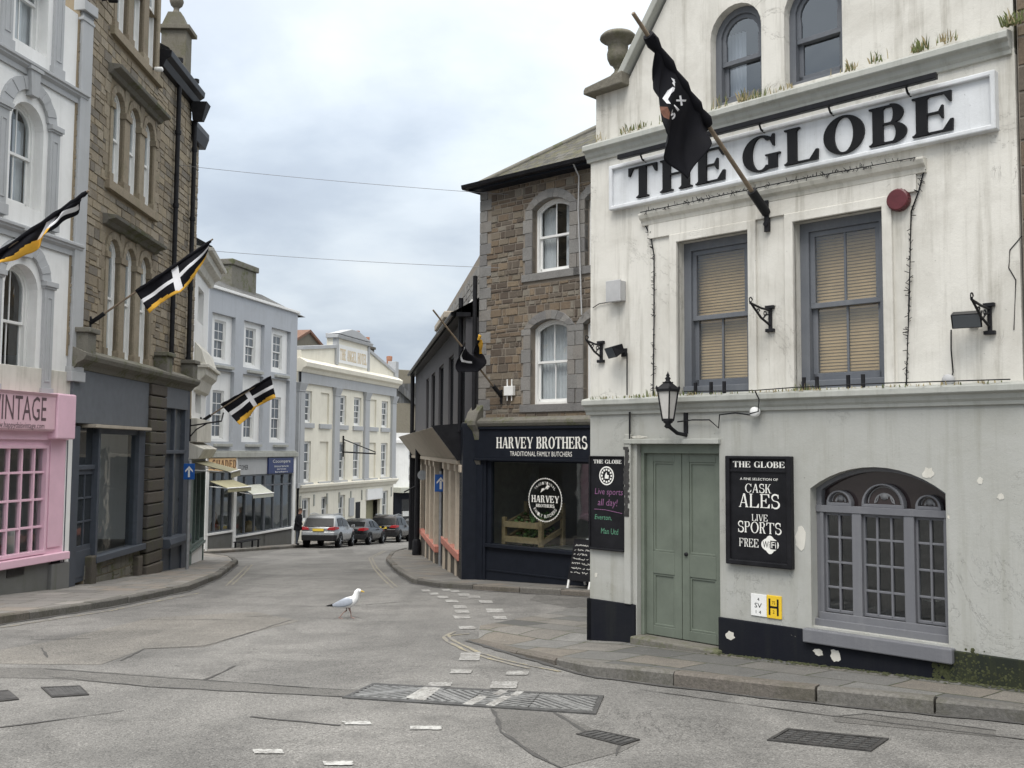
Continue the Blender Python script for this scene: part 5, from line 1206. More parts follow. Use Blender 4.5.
# things in the window: produce rack, tray tables
rk = F.thing('produce_rack', 'pale wooden produce crate rack inside the butcher window', 'rack', (F.X(520, 545, -.9), .9, floor_z))
kx = F.X(510, 540, -.7); kx2 = kx + 1.15; kz = floor_z; ktop = F.Z(508, 502, -.6)
m_ = MB()
for x in (kx, kx2):
    for yy, zt in ((.5, ktop - .35), (1.3, ktop)): m_.box(x - .05, x + .05, yy - .05, yy + .05, kz, zt)
    for zz in (.45, .85, 1.2): m_.hexa([(x - .03, .45, kz + zz), (x + .03, .45, kz + zz), (x + .03, 1.35, kz + zz + .3), (x - .03, 1.35, kz + zz + .3), (x - .03, .45, kz + zz + .13), (x + .03, .45, kz + zz + .13), (x + .03, 1.35, kz + zz + .43), (x - .03, 1.35, kz + zz + .43)])
m_.build('frame', M['crate'], rk, bevel=.008)
for zz in (.5, .9, 1.25):
    m_ = MB()
    for j in range(6): yy = .47 + j * .15; h_ = .3 * (yy - .45) / .9; m_.box(kx + .05, kx2 - .05, yy, yy + .11, kz + zz + h_, kz + zz + h_ + .02)
    m_.box(kx + .05, kx2 - .05, .44, .47, kz + zz, kz + zz + .14); tr = m_.build('tray', M['crate'], rk, bevel=.004)
    m_ = MB()
    for j in range(40): yy = random.uniform(.55, 1.25); m_.lathe([(.001, 0), (.05, .02), (.055, .05), (.001, .09)], (random.uniform(kx + .1, kx2 - .1), yy, kz + zz + .3 * (yy - .45) / .9 + .02), 6)
    m_.build('produce', M['food'], tr)
tb = F.thing('display_table', 'low grey steel display table at the right of the butcher window', 'table', (F.X(565, 540, -1), 1, floor_z)); tx0 = F.X(545, 540, -.6)
MB().box(tx0, tx0 + 2.6, .4, 1.6, kz + .78, kz + .84).build('table_top', M['steel'], tb, bevel=.01)
for x in (tx0 + .1, tx0 + 2.5):
    for yy in (.5, 1.5): MB().box(x - .03, x + .03, yy - .03, yy + .03, kz, kz + .78).build('leg', M['steel'], tb)
for k, (xx, yy) in enumerate(((1.2, .7), (1.7, .9), (2.2, .7))):
    lab = ('squat white jar on the display table, nearest the crate rack', 'middle white jar on the display table in the butcher window', 'white jar on the display table, hard by the chalk A-board')[k]
    o = MB().lathe([(.09, 0), (.1, .03), (.1, .18 + .05 * k), (.06, .22 + .05 * k), (.06, .26 + .05 * k), (.001, .27 + .05 * k)], (tx0 + xx, yy, kz + .842), 10).build('jar', M['white'], F=F, label=lab, cat='jar', group='jars in the butcher window')
# chalk A-board on the pavement
def aboard(px, py, hh, ww, yaw, label, face, lines, legs):
    p = G(px, py, .115); o = empty('pavement_board', p, yaw, label, 'A-board'); lean = .22
    for sg in (-1, 1):
        m_ = MB(); q = lambda x, z, t: (x, sg * (-.32 + z / hh * .3) - (t if sg > 0 else -t) * -1 * sg * sg, z)
        f = lambda x, z, d: (x, -sg * (.34 - .3 * z / hh) - sg * d, z)
        m_.hexa([f(-ww / 2, .16, 0), f(ww / 2, .16, 0), f(ww / 2, .16, -.03), f(-ww / 2, .16, -.03), f(-ww / 2, hh, 0), f(ww / 2, hh, 0), f(ww / 2, hh, -.03), f(-ww / 2, hh, -.03)])
        pn = m_.build('board', face, o, recalc=True)
        if sg > 0 and lines:
            t = MB()
            for li in range(lines):
                z = hh - .12 - li * (hh - .35) / lines; x = -ww * .42; e = ww * random.uniform(.15, .42)
                while x < e:
                    pts = [f(x + .011 * k, z + random.uniform(-.022, .022), .004) for k in range(5)]; t.tube(pts, .0045, 4); x += .052 + (.04 if random.random() < .2 else 0)
            t.build('chalk_writing', M['letterw'], pn)
        for x in (-ww / 2 + .03, ww / 2 - .03):
            m_ = MB(); m_.hexa([f(x - .02, 0, .002), f(x + .02, 0, .002), f(x + .02, 0, -.03), f(x - .02, 0, -.03), f(x - .02, .17, .002), f(x + .02, .17, .002), f(x + .02, .17, -.03), f(x - .02, .17, -.03)]); m_.build('leg', legs, o, recalc=True)
aboard(587, 587.5, 1.0, .6, Fh.rz + .05, 'black chalk A-board with white writing outside the butcher shop', M['board'], 7, M['white'])

# ------------------------------------------------------------------ CHARCOAL SIDE BUILDING (s<0 recedes away)
F = Fd; L = 20.5
db = F.thing('charcoal_shop_building', 'long charcoal building with slit windows above a cream shopfront beside the butcher', 'shop building', (-L / 2, 0, -3))
zeD = (F.Z(468, 318) + F.Z(424, 365)) / 2
zf = -3.6
sx = lambda px: F.X(px, 420)
slits = []
for x0, x1, yt, yb in ((425.8, 428.4, 378, 434), (431, 434.6, 372.5, 432), (438.3, 443, 365.5, 427), (448, 453, 358, 425), (459, 464.5, 348, 424)):
    slits.append((sx(x0), sx(x1), F.Z((x0 + x1) / 2, yb), F.Z((x0 + x1) / 2, yt), 0))
zA = sum(s[3] for s in slits) / 5; zB = sum(s[2] for s in slits) / 5
slits = [(s[0], s[1], zB, zA, 0) for s in slits]
zg = F.Z(453, 430) - .1
mb = MB(); wall(mb, -L, 0, zg, zeD, slits, 0, .12); shell(mb, -L, 0, 5, zg, zeD); mb.build('wall', M['dark_wall'], db)
for s in slits:
    f = MB().ring([(s[0], s[2]), (s[0], s[3]), (s[1], s[3]), (s[1], s[2])], [(s[0] + .08, s[2] + .05), (s[0] + .08, s[3] - .05), (s[1] - .08, s[3] - .05), (s[1] - .08, s[2] + .05)], .06, .12).build('window', M['black'], db); MB().box(s[0], s[1], .1, .12, s[2], s[3]).build('pane', M['dglass'], f)
mb = MB(); mb.box(-L, .1, -.25, .1, zeD, zeD + .1); mb.tube([(-L - .1, -.32, zeD + .08), (-.1, -.32, zeD + .08)], .06, 8); mb.build('gutter', M['black'], db)
mb = MB(); mb.add([(-L - .2, -.35, zeD + .1), (.1, -.35, zeD + .1), (.1, 3, zeD + 2.0), (-L - .2, 3, zeD + 2.0)], [(0, 1, 2, 3)]); mb.add([(-L - .2, 3, zeD + 2.0), (.1, 3, zeD + 2.0), (.1, 5.6, zeD + .1), (-L - .2, 5.6, zeD + .1)], [(0, 1, 2, 3)])
mb.add([(-L, 0, zeD), (-L, 5, zeD), (-L, 3, zeD + 2)], [(0, 1, 2)])
mb.build('roof', M['slate2'], db)
MB().tube([(-.3, -.1, zeD + .5), (-.3, -.1, zg)], .06, 8).build('drainpipe', M['black'], db)
MB().tube([(-L + .1, -.14, zeD), (-L + .1, -.14, zf)], .09, 8).build('drainpipe', M['black'], db)
# canted signboard, leaning outwards at the top
sh0, sh1 = -L + .35, -.4
zs0 = F.Z(440, 457.5); zs1 = F.Z(445, 431)
mb = MB(); mb.profile([(.1, zs0), (-.12, zs0), (-.75, zs1), (.1, zs1 + .05)], sh0, sh1); mb.build('signboard', M['creamfascia'], db, bevel=.015)
mb = MB(); mb.profile([(.0, zs0), (-.15, zs0 - .02), (-.8, zs1 + .03), (.0, zs1 + .1)], sh1, sh1 + .12); mb.build('signboard_cheek', M['black'], db)
mb = MB(); mb.box(sh0, sh1, -.16, .05, zs0 - .12, zs0); mb.build('shop_cornice', M['creampost'], db, bevel=.02)
MB().box(-L, sh0, -.1, .2, zf, zs1 + .3).build('corner_pier', M['black'], db, bevel=.01)
MB().box(sh1, .3, -.08, .3, zf, zg + .2).build('corner_pier', M['harvey'], db, bevel=.01)
# posts, sills and panes
posts = [sx(x) for x in (423.5, 429, 433, 437.5, 447.5, 453, 459.5, 464.5)]
for i, s in enumerate(posts):
    w = .16 if i not in (4, 5) else .28; zbm = road_z(F.world(s, 0, 0).y)
    m_ = MB(); m_.box(s - w, s + w, -.08, .1, zbm, zs0 - .12); m_.box(s - w - .04, s + w + .04, -.12, .1, zs0 - .3, zs0 - .12); m_.build('post', M['creampost'], db, bevel=.01)
zsl = (F.Z(455, 549)+ F.Z(432, 541)) / 2
for a, b in ((sx(424), sx(439.5)), (sx(446), sx(463.5))):
    zq = F.Z(432, 541) if a < -10 else F.Z(455, 548.5)
    MB().box(a, b, -.12, .05, zq - .14, zq + .06).build('sill', M['salmon'], db, bevel=.02)
    m_ = MB(); m_.box(a, b, -.05, .2, zf, zq - .14); m_.build('stall_riser', M['pierstone'], db)
    g = MB(); g.box(a, b, .06, .08, zq, zs0 - .1); g.build('shop_window', M['dglass'], db)
mb = MB(); mb.box(-L, .2, .25, .3, zf, zg + .1); mb.build('shop_back', M['black'], db)
# gable behind
q = F.world(-2, 7.5, 0)
sgb = F.thing('stone_gable_house', 'grey stone gable with a small white window rising behind the charcoal building', 'house', (-14, 1.2, -4))
pa, pb, pc = F.P(437, 321, -1.2), F.P(474, 282, -1.2), F.P(474, 330, -1.2)
mb = MB(); w0 = pa[0]; 
mb.prism([(w0 - .3, -4), (pb[0] + 7, -4), (pb[0] + 7, pa[1] + .2), (pb[0] + 1.0, pb[1] + .6), (w0 - .3, pa[1] - .3)], 1.2, 7); mb.build('wall', M['mortar'], sgb)
mb = MB(); stones(mb, w0 - .3, pb[0] + 3, zeD + .3, pb[1] + .3, (.2, .35), (.3, .6), lambda a, b: [(w0 - 1, w0 - .3 + max(0, (b - pa[1] + .3)) * (pb[0] + 1.0 - w0 + .3) / (pb[1] + .9 - pa[1]))], 1.2, .03); mb.build('stonework', M['gran'], sgb)
a, b = F.P(468, 310, -1.1), F.P(472.5, 299, -1.1); m_ = MB(); m_.box(a[0], b[0], 1.08, 1.2, a[1], b[1]); m_.build('window', M['white'], sgb)
a, b = F.P(434, 321, .1), F.P(448, 308, .1)
do = MB(); do.box(a[0] + .4, a[0] + 3.6, .1, 1.4, b[1] - .6, b[1] - .1).box(a[0] + .2, a[0] + 3.8, -.1, 1.4, b[1] - .1, b[1] + .1); do.build('dormer', M['creamfascia'], sgb, bevel=.03)

# ------------------------------------------------------------------ PINK VINTAGE SHOP (s<=0)
F = Fp; zb = -2.6; S0 = -6.5
pk = F.thing('pink_vintage_shop', 'white stucco house with grey arched windows over a pink vintage shopfront', 'shop building', (-3, 0, zb))
zt = 10.5; zsp = F.Z(40, 383)
XR = F.X(77, 300)
wA = [F.X(8, 160), F.X(38, 160)]; wid = 1.1
c1 = F.X(27, 150); hw = (F.X(52, 170) - F.X(2, 170)) / 2 * .66
z10, z11 = F.Z(25, 206), F.Z(25, 101); z20, z21 = F.Z(15, 379), F.Z(15, 262)
z30, z31 = F.Z(30, 47), F.Z(30, 47) + 2.0
HW = []
for c in (c1, c1 - 2.35, c1 - 4.7):
    HW += [(c - hw, c + hw, z10, z11, .42), (c - hw, c + hw, z20, z21, .42), (c - hw, c + hw, z30, z31, 0)]
mb = MB(); wall(mb, S0, XR, zsp, zt, HW, 0, .28); shell(mb, S0, XR, 6, zb, zt); mb.build('wall', M['whitew'], pk)
for i, w in enumerate(HW): sash(pk, w, .2, M['white'], M['glass'], ft=.07, st=.045, cols=2, extra=('curtains', None, 'net')[i % 3], mextra=M['curtain'])
def stucco(w, arched=True):
    s0, s1, z0, z1, r = w; m_ = MB(); zs = z1 - r
    for a, b in ((s0 - .42, s0 - .14), (s1 + .14, s1 + .42)):
        m_.box(a, b, -.07, .02, z0 - .2, zs + .1); m_.ring([(a + .06, z0), (a + .06, zs - .1), (b - .06, zs - .1), (b - .06, z0)], [(a + .09, z0 + .03), (a + .09, zs - .13), (b - .09, zs - .13), (b - .09, z0 + .03)], -.085, -.06)
        m_.box(a - .05, b + .05, -.13, .02, zs + .1, zs + .2); m_.box(a - .03, b + .03, -.1, .02, zs + .06, zs + .1); m_.box(a - .04, b + .04, -.1, .02, z0 - .32, z0 - .12)
    if arched:
        n = 13; o = arch(s0 - .34, s1 + .34, zs + .2, r + .28, n); i = arch(s0 - .06, s1 + .06, zs + .2, r + .03, n)
        for k in range(n):
            if k != n // 2: m_.prism([i[k], i[k + 1], o[k + 1], o[k]], -.06 - (.012 if k % 2 else 0), .02)
        c = (s0 + s1) / 2; m_.prism([(c - .1, zs + r + .12), (c + .1, zs + r + .12), (c + .15, zs + r + .62), (c - .15, zs + r + .62)], -.14, .02); m_.box(c - .19, c + .19, -.17, .02, zs + r + .6, zs + r + .67)
    m_.build('window_surround', M['ltgrey'], pk, bevel=.006)
for w in HW: stucco(w, w[4] > 0)
for z in ((F.Z(0, 48.5) + F.Z(78, 96)) / 2, (F.Z(0, 221) + F.Z(72, 248)) / 2):
    mb = MB(); mb.profile([(.02, z - .2), (-.05, z - .2), (-.05, z - .1), (-.12, z - .05), (-.12, z - .02), (-.16, z), (-.16, z + .05), (-.04, z + .1), (.02, z + .1)], S0, XR - .02); mb.build('string_course', M['ltgrey'], pk, bevel=.004)
pz0, pz1 = F.Z(73, 372), F.Z(85, 10); p0, p1 = F.X(69, 300), F.X(79, 300)
mb = MB(); mb.box(p0, p1 + .03, -.1, .1, pz0, pz1); mb.box(p0 - .06, p1 + .08, -.16, .1, pz0 - .2, pz0); mb.box(p0 - .04, p1 + .06, -.13, .1, pz0, pz0 + .1); mb.box(p0 - .06, p1 + .08, -.16, .1, pz1 - .1, pz1 + .12); mb.box(p0 - .04, p1 + .05, -.12, .1, pz1 - .3, pz1 - .24); mb.box(p0, p1 + .03, -.1, .1, pz1, zt)
mb.build('pilaster', M['ltgrey'], pk, bevel=.01)
MB().box(S0, XR + .02, -.05, .05, F.Z(50, 395), F.Z(50, 370)).build('stone_band', M['trim'], pk, bevel=.01)
# shopfront
fz0, fz1 = F.Z(30, 431, .25), F.Z(30, 392, .25); xe = F.X(55, 415, .25)
mb = MB(); mb.profile([(.1, fz0), (-.22, fz0), (-.26, fz0 + .04), (-.26, fz1 - .06), (-.32, fz1), (.1, fz1 + .03)], S0, xe); fa = mb.build('fascia', M['pinks'], pk, bevel=.01)
mb = MB(); l1 = F.X(46.5, 415, .27); l0 = F.X(-40, 400, .27); sans(mb, 'VINTAGE', l1 - 1.5, l1, F.Z(40, 421, .27), F.Z(40, 397, .27), -.264)
sans(mb, 'www.happydaisvintage.com', l1 - 1.5, l1 - .04, F.Z(30, 430, .27), F.Z(30, 422.5, .27), -.264); mb.build('lettering', m_plain('grey_plum_lettering', (.12, .08, .09), .6), fa)
e0, e1 = F.X(57, 410, .25), F.X(72, 410, .2)
MB().box(e0 - .04, e1, -.3, .1, fz0 - .14, fz1 + .02).build('fascia_end', M['pink'], pk, bevel=.03)
wz0, wz1 = F.Z(40, 553.5), F.Z(40, 445); x1 = F.X(44, 500); x0 = x1 - 2.9
mb = MB(); wall(mb, S0, F.X(62, 500), F.Z(50, 557), fz0, [(x0, x1, wz0, wz1, 0), (S0 + .3, x0 - .5, wz0, wz1, 0)], -.04, .14); mb.box(x1 + .05, F.X(61, 500) - .05, -.07, -.03, wz0 + .1, wz1 + .1); mb.box(S0, F.X(62, 500), -.1, .0, wz1 + .1, fz0); mb.build('shopfront', M['pink'], pk)
mb = MB(); mb.ring([(x0, wz0), (x0, wz1), (x1, wz1), (x1, wz0)], [(x0 + .07, wz0 + .07), (x0 + .07, wz1 - .07), (x1 - .07, wz1 - .07), (x1 - .07, wz0 + .07)], -.08, .08)
for i in range(1, 8): x = x0 + (x1 - x0) * i / 8; mb.box(x - .022, x + .022, -.03, .05, wz0, wz1)
for j in range(1, 4): z = wz0 + (wz1 - wz0) * j / 4; mb.box(x0, x1, -.028, .048, z - .022, z + .022)
f = mb.build('window', M['pink'], pk, bevel=.006); g = MB(); g.add([(x0, .02, wz0), (x1, .02, wz0), (x1, .02, wz1), (x0, .02, wz1)], [(0, 1, 2, 3)]); g.build('pane', M['glassd'], f)
MB().box(S0, F.X(63, 550), -.16, .1, wz0 - .17, wz0 - .02).build('sill', M['pink'], pk, bevel=.015)
MB().box(F.X(62, 500), F.X(68, 500), -.06, .1, F.Z(65, 564), fz0 - .1).build('corner_strip', M['whitew'], pk, bevel=.008)
mb = MB(); mb.box(S0, F.X(47, 580), -.03, .1, zb, wz0 - .17); mb.build('plinth', M['greyplinth'], pk)
mb = MB(); mb.box(F.X(46, 580), F.X(64, 580), -.12, .1, zb, F.Z(55, 563)); mb.build('pier_base', M['greyplinth'], pk, bevel=.02)
vx0, vx1 = F.X(5, 570), F.X(22, 570); vz0, vz1 = F.Z(14, 576), F.Z(14, 568); mb = MB(); mb.ring([(vx0, vz0), (vx0, vz1), (vx1, vz1), (vx1, vz0)], [(vx0 + .03, vz0 + .03), (vx0 + .03, vz1 - .03), (vx1 - .03, vz1 - .03), (vx1 - .03, vz0 + .03)], -.05, -.03)
for i in range(8): z = vz0 + (vz1 - vz0) * (i + .5) / 8; mb.box(vx0, vx1, -.045, -.03, z - .008, z + .004)
mb.build('vent', M['coverd'], pk)
mb = MB(); mb.box(S0, XR, 2.4, 2.5, zb, zsp); mb.box(S0, XR, .15, 2.5, wz0 - .1, wz0 - .05); mb.box(S0, XR, .15, 2.5, fz0 + .1, fz0 + .15); mb.build('interior', M['shopwall'], pk)
for k, (dx, hh, mat_, lab) in enumerate(((.25, .5, 'letterw', 'white ornament in the pink shop window, nearest the corner'), (.75, .42, 'red', 'red bag standing in the pink shop window'), (1.2, .8, 'board', 'dark draped garment bust in the pink shop window'))):
    MB().lathe([(.1, 0), (.16, .05), (.17, hh * .5), (.09, hh * .8), (.11, hh), (.001, hh + .03)], (x1 - dx, .5, wz0 - .05), 10).build('ornament', M[mat_], F=F, label=lab, cat='ornament', group='goods in the pink shop window')
random.seed(21)
# ------------------------------------------------------------------ LEFT STONE BUILDING
F = Fs; zb = -3.4
st = F.thing('stone_bank_building', 'tall buff stone building with triple round-arched windows and slate-blue shopfronts', 'shop building', (4, 0, zb))
SM = F.X(158, 80); SE = F.X(189.5, 200); zC = (F.Z(90, 357) + F.Z(165, 381)) / 2
zt = 12.5
zE = F.Z(175, 75)
grp = []
a0, a1 = F.X(105.5, 300), F.X(148, 300)
rows = [((F.Z(105, 356) + F.Z(142, 364)) / 2, (F.Z(106, 235) + F.Z(144, 257)) / 2), ((F.Z(112.5, 186) + F.Z(145, 203)) / 2, (F.Z(114, 86) + F.Z(141, 118)) / 2)]
rows.append(((F.Z(118, 36) + F.Z(145, 60)) / 2, (F.Z(118, 36) + F.Z(145, 60)) / 2 + 3.3))
wd = (a1 - a0 - 2 * .34) / 3
for z0, z1 in rows:
    for k in range(3): s = a0 + k * (wd + .34); grp.append((s, s + wd, z0, z1, wd / 2))
mb = MB(); wall(mb, 0.0, SM, zC, zt, [g for g in grp], 0, .34, 0); shell(mb, 0.0, SM, 7, zC, zt); mb.build('wall', M['mortarl'], st)
mb = MB(); mb.box(SM, SE, .02, 7, zC, zE); mb.build('lower_wall', M['mortarl'], st)
def blk(a, b):
    r = []
    for z0, z1 in rows:
        if b > z0 - .15 and a < z1 + .25: r.append((a0 - .12, a1 + .12))
    return r
mb = MB(); stones(mb, 0.0, SM, zC + .2, zt, (.14, .26), (.22, .5), blk, 0, .022, .01); stones(mb, SM, SE, zC + .2, zE, (.14, .26), (.22, .5), lambda a, b: [], .02, .022, .01)
mb.build('stonework', M['rubl'], st)
mb = MB()
for z0, z1 in rows:
    zs = z1 - wd / 2
    for k in range(4):
        s = a0 - .34 + k * (wd + .34) + (.34 if k == 0 else 0); 
        if k in (0, 3): e0, e1 = (a0 - .16, a0) if k == 0 else (a1, a1 + .16)
        else: e0, e1 = a0 + k * wd + (k - 1) * .34, a0 + k * wd + k * .34
        mb.box(e0, e1, -.05, .2, z0, zs - .12); mb.box(e0 - .03, e1 + .03, -.09, .2, zs - .14, zs + .0); mb.box(e0 - .03, e1 + .03, -.08, .2, z0 - .02, z0 + .16)
    for k in range(3):
        s = a0 + k * (wd + .34); n = 9; i = arch(s, s + wd, zs, wd / 2, n); o = arch(s - .16, s + wd + .16, zs, wd / 2 + .16, n)
        for q in range(n): mb.prism([i[q], i[q + 1], o[q + 1], o[q]], -.045 - .004 * (q % 2) - .003 * k, .1)
    for k in range(2):
        c = a0 + wd + .17 + k * (wd + .34); mb.prism([(c, zs + .05), (c + .16, zs + wd / 2 + .15), (c + .1, zs + wd / 2 + .25), (c - .1, zs + wd / 2 + .25), (c - .16, zs + wd / 2 + .15)], -.03, .1)
    mb.box(a0 - .3, a1 + .3, -.12, .15, z0 - .24, z0 - .03)
mb.build('dressed_stone', M['granl'], st, bevel=.01)
for z0, z1 in rows[:2]:
    z = z1 + .36; mb = MB(); mb.profile([(.02, z - .16), (-.08, z - .14), (-.14, z - .06), (-.3, z - .02), (-.32, z + .05), (.02, z + .1)], a0 - .35, a1 + .4); mb.build('hood_moulding', M['mossgran'], st, bevel=.008)
    for e0, sg in ((a1 + .2, 1), (a0 - .2, -1)):
        mb = MB(); z = z0; k = 0
        while z < z1: l = .3 if k % 2 else .16; mb.box(min(e0, e0 + sg * l), max(e0, e0 + sg * l), -.03, .05, z + .002, z + .268); z += .27; k += 1
        mb.build('quoins', M['granl'], st, bevel=.01)
for g in grp: sash(st, g, .07, M['white'], M['glass'], ft=.05, st=.04, cols=1, extra='net', mextra=M['curtain'])
# eaves cornice of the lower part, pinnacle
mb = MB(); mb.profile([(.1, zE - .3), (-.12, zE - .28), (-.2, zE - .1), (-.32, zE - .02), (-.34, zE + .14), (.1, zE + .2)], SM - .02, SE + .1); mb.build('eaves_cornice', M['black'], st, bevel=.015)
for xx in (SE - .1, ):
    m_ = MB(); m_.hexa([(xx - .1, -.35, zE - .75), (xx + .1, -.35, zE - .75), (xx + .1, -.08, zE - .75), (xx - .1, -.08, zE - .75), (xx - .22, -.5, zE - .25), (xx + .2, -.5, zE - .25), (xx + .2, -.05, zE - .25), (xx - .22, -.05, zE - .25)]); m_.build('hopper', M['iron'], st)
mb = MB(); mb.add([(SM, -.25, zE + .21), (SE, -.25, zE + .21), (SE, 4, zE + 2.4), (SM, 4, zE + 2.4)], [(0, 1, 2, 3)]); mb.build('roof', M['slate2'], st)
pc = F.X(179, 60, -.3); pw = .22
mb = MB(); z0 = zE + .2; zp1 = F.Z(180, 33, -.3)
mb.box(pc - pw, pc + pw + .1, 0.05, .75, z0, zp1); mb.box(pc - pw - .1, pc + pw + .25, -.06, .85, zp1, zp1 + .12); mb.hexa([(pc - pw - .02, .05, zp1 + .12), (pc + pw + .1, .05, zp1 + .12), (pc + pw + .1, .75, zp1 + .12), (pc - pw - .02, .75, zp1 + .12), (pc - .16, .25, zp1 + .55), (pc + .2, .25, zp1 + .55), (pc + .2, .6, zp1 + .55), (pc - .16, .6, zp1 + .55)])
mb.lathe([(.13, zp1 + .55), (.08, zp1 + .65), (.08, zp1 + .72), (.16, zp1 + .8), (.2, zp1 + .92), (.16, zp1 + 1.04), (.001, zp1 + 1.1)], (pc + .02, .42, 0), 12)
mb.build('pinnacle', M['urn'], st, bevel=.012)
for px, zt_ in ((174.5, zE - .3), (191.5, F.Z(191, 120))):
    s = F.X(px, 250, .1); m_ = MB(); m_.tube([(s, -.1, zt_), (s, -.1, zC + .35)], .065, 8)
    for k in range(5): z = zC + .6 + k * 2.0; m_.tube([(s, -.1, z), (s, -.1, z + .1)], .085, 8)
    m_.build('drainpipe', M['iron'], st)
# upper small end bay with dark eaves
SB = SE + 1.1; zEb = F.Z(195, 130)
mb = MB(); mb.box(SE, SB, .1, 5, zC - 1, zEb); mb.build('end_wall', M['mortarl'], st); mb = MB(); stones(mb, SE, SB, zC, zEb, (.14, .26), (.2, .45), lambda a, b: [], .1, .02); mb.build('stonework', M['rubl'], st)
mb = MB(); mb.profile([(.2, zEb - .3), (-.05, zEb - .3), (-.15, zEb), (-.15, zEb + .16), (.2, zEb + .2)], SE, SB + .2); mb.build('eaves_cornice', M['black'], st, bevel=.015)
# shop cornice and shopfronts
mb = MB(); mb.profile([(.1, zC - .24), (-.12, zC - .24), (-.18, zC - .14), (-.32, zC - .06), (-.36, zC + .02), (-.36, zC + .08), (-.08, zC + .2), (.1, zC + .22)], .05, SE + .35); mb.build('shop_cornice', M['mossgran'], st, bevel=.01)
for px in (85, 165, 191):
    s = F.X(px, 350, .2); MB().box(s - .22, s + .22, -.34, .1, zC + .08, zC + .5).box(s - .28, s + .28, -.4, .1, zC + .5, zC + .6).build('pedestal', M['mossgran'], st, bevel=.015)
fz0, fz1 = F.Z(110, 428), zC - .24
x0, x1 = F.X(73, 500), F.X(141, 480)
MB().box(.1, x1 + .1, -.1, .1, fz0 + .06, fz1).build('fascia', M['slateblue2'], st, bevel=.01)
MB().box(F.X(84, 427), F.X(149, 437, .2), -.26, .05, fz0 - .02, fz0 + .05).build('blind_box', M['creamfascia'], st, bevel=.008)
dx0, dx1 = F.X(70, 520, -.1), F.X(90, 520, -.1); dzt = F.Z(80, 470); dzb = F.Z(80, 582)
wx0, wx1 = F.X(94, 480), F.X(135, 480); wz0 = F.Z(115, 549); 
mb = MB(); mb.box(.05, dx0, -.05, .2, zb, fz0); mb.box(dx1, wx0, -.08, .2, zb, fz0); mb.box(wx1, x1, -.08, .2, wz0 - .1, fz0); mb.box(dx0, dx1, -.02, .2, dzt, dzt + .1); mb.box(wx0, wx1, -.04, .1, fz0 - .14, fz0); mb.box(wx0 - .1, x1 + .05, -.16, .1, wz0 - .16, wz0 - .02)
mb.build('shopfront', M['slateblue'], st, bevel=.01)
mb = MB(); mb.ring([(dx0, dzb), (dx0, dzt), (dx1, dzt), (dx1, dzb)], [(dx0 + .08, dzb + .75), (dx0 + .08, dzt - .1), (dx1 - .08, dzt - .1), (dx1 - .08, dzb + .75)], .02, .08)
for j in (1, 2): z = dzb + .75 + (dzt - dzb - .85) * j / 3; mb.box(dx0, dx1, .025, .075, z - .02, z + .02)
cx = (dx0 + dx1) / 2; mb.box(cx - .02, cx + .02, .025, .075, dzb + .7, dzt); mb.box(dx0 + .1, dx1 - .1, .01, .05, dzb + .1, dzb + .65)
d = mb.build('door', M['slateblue'], st, bevel=.006); MB().box(dx0, dx1, .05, .06, dzb + .7, dzt).build('pane', M['dglass'], d)
MB().box(dx0, dx1, .06, .08, dzt + .1, fz0).build('transom_light', M['dglass'], st)
g = MB(); g.add([(wx0, .02, wz0), (wx1, .02, wz0), (wx1, .02, fz0), (wx0, .02, fz0)], [(0, 1, 2, 3)]); g.build('shop_window', M['glassd'], st)
mb = MB(); mb.box(.1, SE - .2, 2.2, 2.3, zb, zC); mb.box(.1, SE - .2, .2, 2.3, wz0 - .3, wz0 - .2); mb.box(.1, SE - .2, .2, 2.3, fz1 - .2, fz1 - .1); mb.build('interior', M['shopwall'], st)
mb = MB(); mb.box(wx0 - .35, x1 + .1, .02, .2, zb, wz0 - .16); mb.build('stall_riser', M['mortarl'], st); mb = MB(); stones(mb, wx0 - .35, x1 + .1, zb + .4, wz0 - .17, (.16, .28), (.25, .5), lambda a, b: [], .02, .03); mb.build('stonework', M['mossgran'], st)
for px in (92.5, 139): s = F.X(px, 575, .1); MB().box(s - .16, s + .14, -.14, .1, zb, F.Z(px, 556, .1)).build('guard_stone', M['pierstone'], st, bevel=.03)
mb = MB(); q0, q1 = F.X(142, 480), F.X(158.5, 480); z = zb; k = 0
while z < fz1: mb.box(q0 + (.02 if k % 2 else 0), q1 - (.02 if k % 2 else 0), -.16 - random.uniform(0, .03), .1, z + .012, min(z + .3, fz1) - .012); z += .3; k += 1
mb.build('rusticated_pier', M['pierstone'], st, bevel=.03)
r0, r1 = q1, F.X(181, 500); zz = F.Z(170, 560); mb = MB(); mb.box(r0, r0 + .12, -.1, .1, zb, fz1 - .1); mb.box(r1 - .15, r1, -.1, .1, zb, fz1 - .1); mb.box(r0, r1, -.05, .1, zb, F.Z(170, 545)); mb.profile([(.1, F.Z(170, 545)), (-.3, F.Z(170, 545)), (-.34, F.Z(170, 541)), (-.3, F.Z(170, 536)), (.1, F.Z(170, 536))], r0 + .1, r1); mb.box(r0, r1, -.1, .1, F.Z(170, 450) - .1, F.Z(170, 450)); mb.box((r0 + r1) / 2 - .05, (r0 + r1) / 2 + .05, -.08, .1, zb, fz1); mb.box(r1, SE + .3, -.1, .2, zb, fz1)
mb.build('shopfront', M['slateblue'], st, bevel=.01); MB().box(r0 + .1, r1 - .1, .02, .04, F.Z(170, 537), fz1 - .3).build('shop_window', M['dglass2'], st)
MB().prism([(r0, fz1 - .55), (r1, fz1 - .55), (r1, fz1), (r0, fz1)], -.12, .05).build('fascia', M['slateblue2'], st, bevel=.01)
